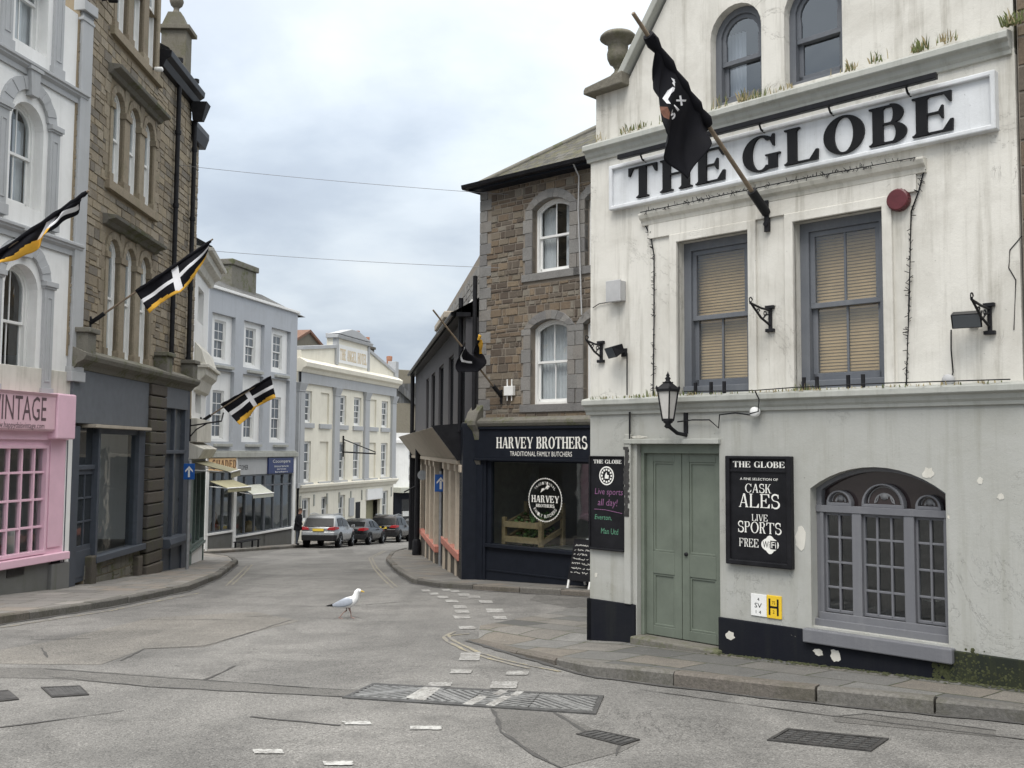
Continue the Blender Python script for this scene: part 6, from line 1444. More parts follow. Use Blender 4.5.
for px, py, lab, nm in ((156, 72, 'small white security camera high on the buff stone building', 'white'), (110, 3, 'small black security camera at the top left of the stone building', 'black')):
    s, z = F.P(px, py, .2); c = F.thing('security_camera', lab, 'camera', (s, 0, z)); MB().tube([(s, 0, z + .05), (s, -.15, z + .08)], .02, 6).build('bracket', M['iron'], c); MB().lathe([(.05, -.16), (.06, -.2), (.06, -.34), (.03, -.36)], (s + .03, 0, z + .08), 10, axis='y').build('housing', M[nm], c)
# ------------------------------------------------------------------ WHITE STUCCO CORNER BUILDING
F = Fw; Lw = 3.7; zb = -4; zt = F.Z(208, 270) 
ww = F.thing('white_stucco_building', 'narrow white stucco building with a heavy cornice and a green shop window', 'shop building', (2, 0, zb))
zsf = F.Z(197, 452)
hz = [(1.0, 2.4, zsf + 1.2, zsf + 3.0, 0), (1.0, 2.4, zsf + 4.0, zt - .9, 0)]
mb = MB(); wall(mb, 0, Lw, zsf, zt, hz, 0, .2); shell(mb, 0, Lw, 6, zb, zt); mb.build('wall', M['whitew'], ww)
for h in hz: sash(ww, h, .15, M['white'], M['dglass2'], cols=2)
mb = MB(); mb.profile([(.05, zt - .5), (-.1, zt - .5), (-.16, zt - .3), (-.34, zt - .2), (-.38, zt - .02), (.05, zt)], -.1, Lw + .3); mb.profile([(.05, zt), (-.5, zt), (-.54, zt + .1), (.05, zt + .14)], -.1, Lw + .35); mb.build('cornice', M['trim'], ww, bevel=.01)
mb = MB(); mb.add([(-.1, -.5, zt + .13), (Lw + .3, -.5, zt + .13), (Lw + .3, 3, zt + 2), (-.1, 3, zt + 2)], [(0, 1, 2, 3)]); mb.build('roof', M['slate2'], ww)
# bracketed oriel mouldings
for px, py in ((199, 350), ):
    z = F.Z(px, 372); mb = MB(); mb.profile([(.05, z - .7), (-.1, z - .6), (-.2, z - .3), (-.34, z - .15), (-.38, z + .1), (-.3, z + .3), (-.2, z + .6), (.05, z + .9)], .5, Lw - .1); mb.box(.4, Lw, -.44, .05, z + .05, z + .16); mb.build('window_hood', M['trim'], ww, bevel=.02)
mb = MB(); mb.profile([(.05, zsf - .2), (-.25, zsf - .2), (-.35, zsf), (-.4, zsf + .1), (.05, zsf + .3)], 0, Lw + .05); mb.box(0, Lw, -.2, .05, zsf + .3, zsf + 1.0); mb.build('shop_cornice', M['trim'], ww, bevel=.02)
wz0, wz1 = F.Z(195, 545), zsf - .55
mb = MB(); mb.ring([(.5, wz0), (.5, wz1), (Lw - .1, wz1), (Lw - .1, wz0)], [(.6, wz0 + .1), (.6, wz1 - .1), (Lw - .2, wz1 - .1), (Lw - .2, wz0 + .1)], -.05, .1)
for k in (1, 2): x = .5 + (Lw - .6) * k / 3; mb.box(x - .04, x + .04, -.04, .09, wz0, wz1)
mb.box(0, .5, -.08, .1, zb, wz1); mb.box(Lw - .1, Lw, -.06, .1, zb, wz1); mb.box(.0, Lw, -.12, .1, wz0 - .08, wz0)
f = mb.build('shopfront', M['greenshop'], ww, bevel=.01); MB().box(.5, Lw - .1, .05, .07, wz0, wz1).build('shop_window', M['dglass2'], ww)
MB().box(0, Lw, -.02, .1, zb, wz0 - .08).build('stall_riser', M['whitew'], ww)
MB().box(0, Lw, -.05, .1, wz1, zsf - .2).build('fascia', M['ltgrey'], ww)
# sloping shop awning
def awning(F, parent, s0, s1, z, drop, out, mt, y=-.06):
    mb = MB(); mb.add([(s0, y, z), (s1, y, z), (s1, y - out, z - drop), (s0, y - out, z - drop)], [(3, 2, 1, 0)]); mb.add([(s0, y, z - .02), (s1, y, z - .02), (s1, y - out, z - drop - .02), (s0, y - out, z - drop - .02)], [(0, 1, 2, 3)])
    mb.add([(s0, y - out, z - drop), (s1, y - out, z - drop), (s1, y - out - .01, z - drop - .18), (s0, y - out - .01, z - drop - .18)], [(3, 2, 1, 0)])
    o = mb.build('awning', mt, parent); m_ = MB(); m_.tube([(s0, y - out, z - drop), (s1, y - out, z - drop)], .03, 6)
    for s in (s0 + .05, s1 - .05): m_.tube([(s, y, z - drop * .8), (s, y - out, z - drop)], .018, 5)
    m_.build('awning_frame', M['white'], o); return o
awning(F, ww, .3, Lw - .05, F.Z(200, 461), .3, 1.1, M['awning'])
s, z = F.P(200, 426, .3); m_ = MB(); m_.tube([(s, 0, z), (s, -.9, z + .15), (s, -.95, z + .4)], .025, 6).tube([(s, 0, z - .35), (s, -.2, z - .1), (s, -.5, z + .08)], .02, 6).tube([(s, -.02, z - .45), (s, -.02, z + .3)], .03, 6); m_.build('sign_bracket', M['iron'], ww)
# ------------------------------------------------------------------ GREY BUILDING
F = Fr; zb = -5; Lr = 8.5
gr = F.thing('grey_shop_building', 'blue-grey three-storey building with white window panels over two glazed shops', 'shop building', (4, 0, zb))
zt = (F.Z(212, 286) + F.Z(298, 313)) / 2; Lr = F.X(296, 400)
zsf = F.Z(250, 455)
cols_ = [(F.X(211.5, 350), F.X(235, 350)), (F.X(243.5, 350), F.X(264.3, 350)), (F.X(271.3, 350), F.X(290.5, 350))]
zp = [((F.Z(224, 363) + F.Z(281, 374)) / 2, (F.Z(224, 313) + F.Z(281, 331)) / 2), ((F.Z(222, 439.5) + F.Z(281, 444.5)) / 2, (F.Z(222, 370) + F.Z(281, 380)) / 2)]
panels = [(a, b, z0, z1, 0) for z0, z1 in zp for a, b in cols_]
mb = MB(); wall(mb, 0, Lr, zsf, zt, panels, 0, .2); shell(mb, 0, Lr, 8, zb, zt); mb.build('wall', M['grey_wall'], gr)
for k, p in enumerate(panels):
    w = p[1] - p[0]; c = p[0] + w * .5; hw = w * .24; hh = p[3] - p[2]; z0, z1 = (p[2] + hh * .08, p[3] - hh * .12) if k < 3 else (p[2] + hh * .04, p[3] - hh * .28)
    m_ = MB(); wall(m_, p[0], p[1], p[2], p[3], [(c - hw, c + hw, z0, z1, 0)], .19, .14); m_.build('window_panel', M['whitew'], gr)
    sash(gr, (c - hw, c + hw, z0, z1, 0), .24, M['white'], M['dglass2'], ft=.05, st=.05, cols=2, rows=(2, 2), bars=.035)
    MB().box(c - hw - .15, c + hw + .3, -.14, .1, p[2] - .22, p[2] - .1).build('sill', M['trim_grey'], gr, bevel=.01)
MB().box(-.05, Lr + .05, -.12, .3, zt - .06, zt + .06).build('coping', M['whitew'], gr, bevel=.01)
a, b = F.P(224, 300, -3), F.P(250, 268, -3); cz = b[1]
mb = MB(); mb.box(a[0], b[0], 2.6, 3.6, zt, cz - .3); mb.box(a[0] - .1, b[0] + .1, 2.5, 3.7, cz - .3, cz); mb.build('chimney', M['mossgran'], gr, bevel=.04)
mb = MB(); mb.add([(0, .4, zt), (a[0] + 4, .4, zt), (a[0] + 4, 3, zt + 1.3), (0, 3, zt + 1.3)], [(0, 1, 2, 3)]); mb.add([(0, 3, zt + 1.3), (a[0] + 4, 3, zt + 1.3), (a[0] + 4, 6, zt), (0, 6, zt)], [(0, 1, 2, 3)]); mb.add([(a[0] + 4, .4, zt), (a[0] + 4, 6, zt), (a[0] + 4, 3, zt + 1.3)], [(0, 1, 2)]); mb.build('roof', M['slate2'], gr)
mb = MB(); mb.box(-.05, Lr + .04, -.2, .1, zsf - .1, zsf + .12); mb.box(0, Lr, -.1, .1, zsf + .12, zsf + .2); mb.build('shop_cornice', M['trim_grey'], gr, bevel=.015)
zf0, zf1 = F.Z(250, 474.5), zsf - .1; zs = F.Z(250, 533)
x_a, x_b, x_c, x_d = F.X(210, 470), F.X(234, 470), F.X(266, 470), F.X(292, 470)
mb = MB(); mb.box(x_b, x_d + .05, -.06, .1, zf0, zf1); mb.build('fascia', M['ltgrey'], gr)
mb = MB(); sans(mb, 'TOMER', F.X(238, 468), F.X(247, 468), F.Z(242, 470), F.Z(242, 465), -.065); mb.build('lettering', M['board'], gr)
zq = F.Z(222, 471)
sb = MB().box(x_a - .3, x_b - .05, -.14, .0, zq, zf1 - .02).build('signboard', M['peach'], gr, bevel=.01)
mb = MB(); serif(mb, 'SHADED', F.X(209.5, 465), F.X(233.5, 465), F.Z(222, 468.5), F.Z(222, 460), -.146, .003, t=.24, h=.1, sl=.04, sh=.08, sp=.18); mb.build('lettering', M['brownletter'], sb)
sb = MB().box(x_c, x_d - .1, -.14, .0, F.Z(278, 473.3), F.Z(278, 457.5)).build('signboard', M['navysign'], gr, bevel=.01)
mb = MB(); w = x_d - .1 - x_c; sans(mb, 'Cocompare', x_c + w * .15, x_c + w * .85, F.Z(278, 463.5), F.Z(278, 459.5), -.146); sans(mb, 'insurance', x_c + w * .22, x_c + w * .78, F.Z(278, 467), F.Z(278, 465), -.146); sans(mb, 'services', x_c + w * .32, x_c + w * .68, F.Z(278, 469.6), F.Z(278, 468), -.146); sans(mb, 'brokers', x_c + w * .25, x_c + w * .75, F.Z(278, 472.4), F.Z(278, 470.8), -.146); mb.build('lettering', M['letterw'], sb)
for x in (0.1, x_b, x_d + .12): MB().box(x - .12, x + .14, -.1, .2, zb, zf1).build('pilaster', M['whitew'], gr, bevel=.01)
for a, b, zr in ((.2, x_b - .15, F.Z(222, 532)), (x_b + .14, x_c - .1, F.Z(250, 534)), (x_c - .1, x_d, F.Z(280, 529))):
    m_ = MB(); top = zq if a < 1 else zf0; m_.ring([(a, zr), (a, top), (b, top), (b, zr)], [(a + .08, zr + .08), (a + .08, top - .08), (b - .08, top - .08), (b - .08, zr + .08)], -.02, .12)
    for k in (1, 2): x = a + (b - a) * k / 3; m_.box(x - .035, x + .035, -.01, .1, zr, top)
    z = top - (top - zr) * .2; m_.box(a, b, -.01, .1, z - .04, z + .04)
    m_.build('shopfront', M['slateblue2'], gr, bevel=.008); g = MB(); g.add([(a, .06, zr), (b, .06, zr), (b, .06, top), (a, .06, top)], [(0, 1, 2, 3)]); g.build('shop_window', M['glassd'], gr)
    MB().box(a - .06, b + .06, -.04, .2, zb, zr - .06).build('stall_riser', M['greyplinth'], gr); MB().box(a - .06, b + .06, -.12, .2, zr - .06, zr + .03).build('sill', M['whitew'], gr, bevel=.01)
mb = MB(); mb.box(.1, Lr - .1, 2.6, 2.7, zb, zsf); mb.box(.1, Lr - .1, .2, 2.7, zs - .3, zs - .2); mb.box(.1, Lr - .1, .2, 2.7, zf1 - .3, zf1 - .2); mb.build('interior', M['shopwall'], gr)
awning(F, gr, F.X(212, 480, .2), F.X(236, 480, .2), F.Z(222, 480.5, .2), .3, .9, M['awning']); awning(F, gr, F.X(242, 486, .2), F.X(263, 486, .2), F.Z(250, 485, .2), .4, .7, M['awning2'])
def goods(F, spots, group, place):
    for s, y, z, h, r, mt, lab in spots:
        MB().lathe([(r * .6, 0), (r, h * .2), (r * .9, h * .55), (r * .4, h * .75), (r * .5, h * .9), (.001, h)], (s, y, z), 8).build('display_item', M[mt], F=F, label=lab, cat='display item', group=group)
goods(F, [(F.X(212, 520), .6, zs - .2, 1.0, .3, 'letterw', 'white display piece in the left shop window of the grey building'), (F.X(227, 520), .6, zs - .2, 1.3, .22, 'brownletter', 'brown display piece in the left shop window of the grey building'),
          (F.X(262, 524), .7, zs - .2, .7, .4, 'crate', 'tan box-like display in the middle window of the grey building')], 'goods in the grey building windows', '')
bx0, bx1 = F.X(238, 535, .7), F.X(258, 535, .7); bz = G(248, 546, .12).z
bn = F.thing('bench', 'dark slatted bench on the pavement below the grey shop window', 'bench', ((bx0 + bx1) / 2, -.6, bz))
MB().box(bx0, bx1, -.85, -.68, bz + .42, bz + .46).box(bx0, bx1, -.64, -.47, bz + .42, bz + .46).build('seat', M['iron'], bn, bevel=.006)
for x in (bx0 + .15, bx1 - .15):
    for yy in (-.8, -.5): MB().box(x - .03, x + .03, yy - .03, yy + .03, bz - .03, bz + .42).build('leg', M['iron'], bn)
aboard(198, 551, .95, .6, Fr.rz + .5, 'white A-board standing at the side street corner below the olive awning', M['white'], 0, M['white'])
# ------------------------------------------------------------------ HOTEL
F = Fo; zb = -6
hoT = F.thing('cream_hotel', 'cream classical hotel with grey pilasters and a raised name panel on its parapet', 'hotel', (8, 0, zb))
Lo = F.X(394, 440); zc = (F.Z(300, 366) + F.Z(392, 384)) / 2; zst = (F.Z(300, 486) + F.Z(392, 482)) / 2; zfr = (F.Z(300, 381) + F.Z(395, 398)) / 2
zw2 = ((F.Z(307, 422) + F.Z(357, 425) + F.Z(385, 429)) / 3, (F.Z(307, 389) + F.Z(357, 398) + F.Z(385, 402)) / 3)
zw1 = ((F.Z(305, 480) + F.Z(384, 479)) / 2, (F.Z(305, 440) + F.Z(384, 444)) / 2)
cw = [(303.5, 310.8), (320, 329.5), (339, 345.5), (354.7, 360.7), (370, 376), (382, 388)]
xs_ = [(F.X(a, 410), F.X(b, 410)) for a, b in cw]; wr = 1.15
xs_ = [((a + b) / 2 - .6, (a + b) / 2 + .6) for a, b in xs_]
holes = []
for i, (a, b) in enumerate(xs_):
    holes += [(a, b, zw2[0], zw2[1], 0), (a, b, zw1[0], zw1[1], 0)]
mb = MB(); wall(mb, 0, Lo, zst, zc, holes, 0, .14); shell(mb, 0, Lo, 9, zb, zc); mb.build('wall', M['cream'], hoT)
for i, h in enumerate(holes):
    if (i // 2) in (1, 4): MB().box(h[0], h[1], .1, .16, h[2], h[3]).build('blind_window', M['cream'], hoT)
    else: sash(hoT, h, .1, M['white'], M['dglass2'], ft=.07, st=.07, cols=2, rows=(2, 2), bars=.05)
    MB().box(h[0] - .2, h[1] + .2, -.12, .1, h[2] - .3, h[2] - .02).build('sill', M['ltgrey'], hoT, bevel=.015)
for a, b in ((296.8, 302), (332.5, 338), (363, 368), (390, 395)):
    s0, s1 = F.X(a, 420), F.X(b, 420); c = (s0 + s1) / 2; w = .38
    m_ = MB(); m_.box(c - w, c + w, -.16, .05, zst + .3, zfr - .45); m_.box(c - w - .1, c + w + .1, -.22, .05, zst, zst + .3)
    m_.hexa([(c - w, -.16, zfr - .45), (c + w, -.16, zfr - .45), (c + w, .05, zfr - .45), (c - w, .05, zfr - .45), (c - w - .14, -.3, zfr), (c + w + .14, -.3, zfr), (c + w + .14, .05, zfr), (c - w - .14, .05, zfr)]); m_.box(c - w - .04, c + w + .04, -.2, .05, zfr - .5, zfr - .44); m_.build('pilaster', M['ltgrey'], hoT, bevel=.02)
MB().box(-.05, Lo, -.14, .05, zfr, zc - .3).build('frieze', M['ltgrey'], hoT)
mb = MB(); mb.profile([(.1, zc - .3), (-.2, zc - .3), (-.3, zc - .1), (-.5, zc), (-.55, zc + .25), (-.1, zc + .5), (.1, zc + .5)], -.2, Lo + .2); mb.build('cornice', M['cream'], hoT, bevel=.02)
b0, b1 = F.X(334, 360), F.X(367, 366); zk0 = zc + .5; zp0 = (F.Z(338, 362) + F.Z(363, 371)) / 2; zp1 = (F.Z(338, 346) + F.Z(363, 354)) / 2 + .5
mb = MB(); mb.box(b0, b1, -.12, .5, zk0 - .1, zp1); mb.prism([(0, zk0 - .1), (b0, zk0 - .1), (b0, zk0 + 1.0), (0, zk0 + .45)], -.05, .3); mb.prism([(b1, zk0 - .1), (Lo, zk0 - .1), (Lo, zk0 + .15), (b1, zk0 + 1.3)], -.05, .3); mb.build('parapet', M['cream'], hoT)
mb = MB(); mb.profile([(.5, zp1), (-.3, zp1), (-.36, zp1 + .2), (.5, zp1 + .3)], b0 - .2, b1 + .2); mb.prism([(b0 - .1, zp1 + .28), (b1 + .1, zp1 + .28), ((b0 + b1) / 2 + .6, zp1 + .75), ((b0 + b1) / 2 - .6, zp1 + .75)], -.28, .4)
for x in (b0 + .12, b1 - .12): mb.box(x - .14, x + .14, -.2, .1, zk0, zp1)
mb.prism([(0, zk0 + .45), (b0, zk0 + 1.0), (b0, zk0 + 1.22), (0, zk0 + .67)], -.16, .35); mb.prism([(b1, zk0 + 1.3), (Lo, zk0 + .15), (Lo, zk0 + .38), (b1, zk0 + 1.52)], -.16, .35); mb.box(Lo - .4, Lo + .2, -.2, .4, zk0 - .1, zk0 + 1.1); mb.build('parapet_moulding', M['ltgrey'], hoT, bevel=.02)
sb = MB().box(b0 + .35, b1 - .35, -.17, -.1, zk0 + .15, zp1 - .35).build('signboard', M['white'], hoT)
mb = MB(); serif(mb, 'THE ANGEL HOTEL', b0 + .5, b1 - .5, zk0 + .35, zp1 - .6, -.175, .003, t=.24, h=.09, sl=.05, sh=.08, sp=.1); mb.build('lettering', M['goldletter'], sb)
mb = MB(); mb.profile([(.05, zst - .25), (-.12, zst - .25), (-.2, zst - .1), (-.32, zst), (-.34, zst + .14), (.05, zst + .2)], -.1, Lo + .2); mb.build('string_course', M['cream'], hoT, bevel=.015)
gh = []
for a, b, yt, yb in ((302, 310, 498.5, 522), (321.5, 328, 497, 522), (338.5, 345, 495.5, 522), (382, 388, 491, 520)):
    gh.append((F.X(a, 505), F.X(b, 505), F.Z(a, yb), F.Z(a, yt), 0))
arc = (F.X(366, 505), F.X(380, 505), zb, F.Z(372, 500), 0)
mb = MB(); wall(mb, 0, Lo, zb, zst - .2, gh + [arc], 0, .2); mb.build('ground_floor_wall', M['cream'], hoT)
for h in gh: sash(hoT, h, .12, M['white'], M['dglass2'], ft=.07, st=.07, cols=2, bars=.05); MB().box(h[0] - .25, h[1] + .35, -.1, .05, h[3] + .45, h[3] + .62).build('window_hood', M['cream'], hoT, bevel=.02)
s_ = -.12; MB().tube([(s_, -.1, zc - .3), (s_, -.1, zb + 1)], .07, 6).build('drainpipe', M['iron'], hoT)
MB().box(arc[0], arc[1], .5, .6, zb, arc[3]).build('carriage_door', M['awning'], hoT)
for k in range(9): x = .3 + k * (Lo - .8) / 8; MB().box(x, x + .14, -.06, .05, zst - 1.1, zst - .45).build('stucco_bracket', M['trim_grey'], hoT, bevel=.02)
MB().box(arc[0] - .1, arc[1] + .1, -.14, .05, arc[3] + .05, arc[3] + .75).build('signboard', M['whitew'], hoT)
MB().box(F.X(348.6, 505), F.X(353, 505), -.08, .05, F.Z(350, 516), F.Z(350, 498)).build('menu_board', M['ltgrey'], hoT)
MB().box(F.X(355.5, 505), F.X(360, 505), -.02, .05, zb, F.Z(357, 502)).build('door', M['board'], hoT)
s, z = F.P(350, 452, .5); m_ = MB(); m_.tube([(s, 0, z), (s, -2.2, z - .1)], .05, 6).tube([(s, 0, z + .8), (s, -2.2, z)], .035, 6).tube([(s, -.05, z - .3), (s, -.05, z + 1)], .05, 6); m_.build('sign_bracket', M['iron'], hoT)
mb = MB(); mb.add([(0, .5, zc + .5), (Lo, .5, zc + .5), (Lo, 5, zc + 2.2), (0, 5, zc + 2.2)], [(0, 1, 2, 3)]); mb.build('roof', M['slate2'], hoT)
# ------------------------------------------------------------------ far houses and chimneys
def boxhouse(F, name, label, s0, s1, y0, y1, z0, z1, mt, roof=None, gable=0):
    o = F.thing(name, label, 'house', ((s0 + s1) / 2, y0, z0))
    m_ = MB()
    if gable: m_.prism([(s0, z0), (s1, z0), (s1, z1), ((s0 + s1) / 2, z1 + gable), (s0, z1)], y0, y1)
    else: m_.box(s0, s1, y0, y1, z0, z1)
    m_.build('wall', mt, o)
    if roof and gable:
        m_ = MB(); c = (s0 + s1) / 2; m_.prism([(s0 - .3, z1 - .15), (c, z1 + gable + .05), (c, z1 + gable + .25), (s0 - .35, z1 + .05)], y0 - .2, y1); m_.prism([(c, z1 + gable + .05), (s1 + .3, z1 - .15), (s1 + .35, z1 + .05), (c, z1 + gable + .25)], y0 - .2, y1); m_.build('roof', roof, o)
    return o
def pot(F, o, s, y, z, w, h, mt, pots=2, potm='terracotta'):
    c = MB().box(s - w, s + w, y, y + .9, z, z + h).box(s - w - .1, s + w + .1, y - .1, y + 1, z + h - .2, z + h).build('chimney', M[mt], o, bevel=.02)
    for k in range(pots): MB().lathe([(.16, 0), (.2, .1), (.15, .3), (.17, .8), (.12, .82)], (s - w + 2 * w * (k + .5) / pots, y + .45, z + h), 8).build('chimney_pot', M[potm], c)
F = Fo
a, b = F.P(297, 348, -9), F.P(328, 335, -9)
o = boxhouse(F, 'gabled_house', 'yellowish gable with a red tiled roof peeping above the hotel left end', a[0] - .2, b[0] + .6, 9.5, 14, 0, F.Z(300, 346, -9.5), M['yellowstone'], M['redroof'], F.Z(313, 334, -9.5) - F.Z(300, 346, -9.5))
a = F.P(357, 346, -6); pot(F, hoT, a[0], 5.5, zc + .5, .5, F.Z(357, 341, -6) - zc - .5, 'urn', 1); a = F.P(367, 352, -6); pot(F, hoT, a[0], 5.5, zc + .5, .35, F.Z(367, 347, -6) - zc - .5, 'pierstone', 1)
Y2 = 82.0
def farF(px, yy, dx=.5, dy=.866): d = ray(px, 500); p = EYE + d * (yy / d.y); return Facade(p.x, p.y, dx, dy)
F = farF(398, 80, .75, .66)
wz = lambda y: F.Z(408, y)
s1 = F.X(424, 470)
o = F.thing('white_house', 'plain white rendered house beyond the hotel with a dark shop below', 'house', (s1 / 2, 0, -8))
hz = [(F.X(408.5, 460), F.X(412, 460), wz(461), wz(448), 0), (F.X(408.5, 470), F.X(412, 470), wz(482), wz(467), 0)]
mb = MB(); wall(mb, -.5, s1 + 2, wz(492), wz(433), hz, 0, .2); shell(mb, -.5, s1 + 2, 8, -8, wz(433)); mb.build('wall', M['whitew'], o)
for h in hz: sash(o, h, .1, M['white'], M['dglass2'], cols=2, bars=.05)
MB().box(-.5, s1 + 2, -.2, .3, wz(443), wz(440)).build('cornice', M['whitew'], o)
mb = MB(); mb.box(-.4, s1 + 2, -.1, .1, wz(499), wz(490)); mb.box(-.4, .3, -.1, .1, -8, wz(499)); mb.box(s1 * .7, s1 + 2, -.1, .1, -8, wz(499)); mb.build('shopfront', M['harvey'], o); MB().box(-.3, s1 + 2, .05, .1, -8, wz(499)).build('shop_window', M['dglass'], o); MB().box(F.X(402, 500), F.X(412, 500), -.12, .05, wz(516), wz(511)).build('signboard', M['white'], o)
m_ = MB(); m_.prism([(-.5, wz(492)), (s1 + 2, wz(492)), (s1 + 2, wz(487)), (-.5, wz(487))], -1.1, 0); m_.build('awning', M['awning2'], o)
F = farF(391, 96, .8, .6)
o = boxhouse(F, 'stone_cottage', 'lichen-yellow stone house with a chimney stack beyond the hotel', 0, F.X(430, 430), 0, 9, -8, F.Z(400, 403), M['yellowstone'], None)
e1 = F.X(430, 420)
mb = MB(); mb.prism([(-.2, F.Z(400, 403)), (F.X(399, 384) - .3, F.Z(399, 384)), (e1, F.Z(399, 384) + .3), (e1, F.Z(400, 403))], .1, 9); mb.build('roof', M['slate2'], o)
mb = MB(); mb.prism([(F.X(398, 383), F.Z(398, 383)), (F.X(420, 404), F.Z(420, 404)), (F.X(420, 410), F.Z(420, 410)), (F.X(398, 391), F.Z(398, 391))], -.25, .3); mb.build('verge', M['slate2'], o)
c0, c1 = F.X(389.5, 370), F.X(414, 370); zz = F.Z(400, 384)
mb = MB(); mb.box(c0, c1, .5, 1.6, zz - 1, F.Z(400, 369)); mb.box(c0 - .2, c0 + 1.2, .4, 1.7, F.Z(400, 372), F.Z(400, 364)); ch = mb.build('chimney', M['yellowstone'], o, bevel=.05)
for x in (394.5, ): s = F.X(x, 360); MB().lathe([(.3, 0), (.36, .1), (.26, .4), (.3, .95), (.2, 1.0)], (s, 1, F.Z(400, 366)), 10).build('chimney_pot', M['terracotta'], ch)
F = farF(405, 105, .9, .43)
boxhouse(F, 'far_house', 'low grey house closing the view at the end of the street', -8, 14, 0, 8, -9, F.Z(410, 432), M['ltgrey'], M['slate2'], 2)
# houses closing the side street at the left
F = Facade(-16.5, 41.0, .95, .3)
o = boxhouse(F, 'side_street_house', 'pale rendered house wall deep in the left side street', -12, 2.6, 0, 6, -5, 5.2, M['whitew'])
random.seed(5)
# ------------------------------------------------------------------ cars (local y forward, rear at y=0)
def car(x, y, yaw, paint, label, kind='suv', plate=True, name='parked_car'):
    L, Wd, Hh = (4.4, .9, 1.66) if kind == 'suv' else (4.5, .89, 1.44)
    o = empty(name, (x, y, road_z(y) + .0), yaw, label, 'car', 'cars parked along the hotel kerb'); o.rotation_euler = (math.atan(-SLOPE * math.cos(yaw)), 0, yaw)
    belt = .98 if kind == 'suv' else .88
    if kind == 'suv': st = [(0.0, .55, .78, .93), (.06, .42, .8, .97), (.25, .36, .89, 1.0), (.8, .34, .9, 1.0), (1.6, .3, .9, .99), (2.9, .3, .9, .97), (3.3, .34, .9, .98), (3.9, .34, .88, .93), (4.25, .36, .8, .84), (4.4, .45, .66, .72)]
    else: st = [(0.0, .5, .74, .86), (.06, .38, .8, .95), (.3, .32, .87, .98), (.9, .28, .89, .96), (1.6, .25, .89, .92), (2.9, .25, .89, .9), (3.4, .28, .88, .9), (4.0, .3, .86, .82), (4.35, .32, .78, .72), (4.5, .42, .6, .62)]
    mb = MB(); rings = []
    for yy, zb_, w, zt in st:
        rings.append([(-w * .9, yy, zb_), (-w, yy, zb_ + .16), (-w, yy, zb_ + (zt - zb_) * .62), (-w * .965, yy, zt - .06), (-w * .9, yy, zt), (0, yy, zt + .02), (w * .9, yy, zt), (w * .965, yy, zt - .06), (w, yy, zb_ + (zt - zb_) * .62), (w, yy, zb_ + .16), (w * .9, yy, zb_)])
    n = 11; vs = [p for r in rings for p in r]
    mb.add(vs, [(i * n + j, i * n + (j + 1) % n, (i + 1) * n + (j + 1) % n, (i + 1) * n + j) for i in range(len(rings) - 1) for j in range(n)], 0, None, True)
    mb.add(rings[0], [tuple(range(n))]); mb.add(rings[-1], [tuple(range(n - 1, -1, -1))])
    # cabin
    if kind == 'suv': cb = [(.12, .83, .96, .8, 1.0), (.34, .84, .98, .74, 1.46), (.62, .85, .98, .7, 1.6), (1.5, .86, .98, .69, 1.66), (2.2, .86, .98, .68, 1.62), (2.6, .86, .97, .69, 1.5), (3.25, .84, .96, .8, .99)]
    else: cb = [(.35, .8, .95, .76, .97), (.85, .82, .95, .66, 1.26), (1.3, .83, .94, .62, 1.4), (1.9, .84, .92, .61, 1.44), (2.4, .84, .9, .62, 1.38), (2.7, .84, .9, .64, 1.3), (3.35, .82, .88, .76, .9)]
    cr = []
    for yy, wb, zb_, wt, zt in cb: cr.append([(-wb, yy, zb_ - .05), (-wt - (wb - wt) * .2, yy, zb_ + (zt - zb_) * .75), (-wt * .9, yy, zt - .02), (0, yy, zt), (wt * .9, yy, zt - .02), (wt + (wb - wt) * .2, yy, zb_ + (zt - zb_) * .75), (wb, yy, zb_ - .05)])
    n2 = 7; mb.add([p for r in cr for p in r], [(i * n2 + j, i * n2 + j + 1, (i + 1) * n2 + j + 1, (i + 1) * n2 + j) for i in range(len(cr) - 1) for j in range(n2 - 1)], 0, None, True)
    mb.build('body', paint, o, recalc=True)
    # glazing laid proud of the cabin skin
    def pan(q, nm, out): 
        c = sum((Vector(p) for p in q), Vector()) / 4; g = MB(); vs_ = [Vector(p) + Vector(out) for p in q]; vi = [Vector(p) - Vector(out) * .5 for p in q]
        g.add([tuple(v) for v in vs_ + vi], [(0, 1, 2, 3), (7, 6, 5, 4), (0, 4, 5, 1), (1, 5, 6, 2), (2, 6, 7, 3), (3, 7, 4, 0)]); return g.build(nm, M['carglass'], o, recalc=True)
    lr = lambda a, b, t: tuple(Vector(a).lerp(Vector(b), t))
    r0, r1 = cr[0], cr[1] if kind == 'suv' else cr[2]
    r1 = cr[1]; pan([lr(r0[2], r1[2], .08), lr(r0[4], r1[4], .08), lr(r0[4], r1[4], .95), lr(r0[2], r1[2], .95)], 'rear_window', (0, -.03, .025))
    f0, f1 = cr[-1], cr[-2]
    pan([lr(f0[2], f1[2], .12), lr(f0[4], f1[4], .12), lr(f0[4], f1[4], .95), lr(f0[2], f1[2], .95)], 'windscreen', (0, .04, .03))
    for sg in (-1, 1):
        k = 0 if sg < 0 else 6; k1 = 1 if sg < 0 else 5
        for ia, ib, ta, tb in ((2, 3, 0, .85), (3, 5, .05, 1.0)):
            a0_, a1_, b0_, b1_ = cr[ia][k], cr[ia][k1], cr[ib][k], cr[ib][k1]
            q = [lr(lr(a0_, b0_, ta), lr(a1_, b1_, ta), .22), lr(lr(a0_, b0_, tb), lr(a1_, b1_, tb), .22), lr(lr(a0_, b0_, tb), lr(a1_, b1_, tb), .97), lr(lr(a0_, b0_, ta), lr(a1_, b1_, ta), .97)]
            pan(q, 'side_window', (sg * .02, 0, .004))
    # bumper, lamps, plate
    zb0 = st[1][1]
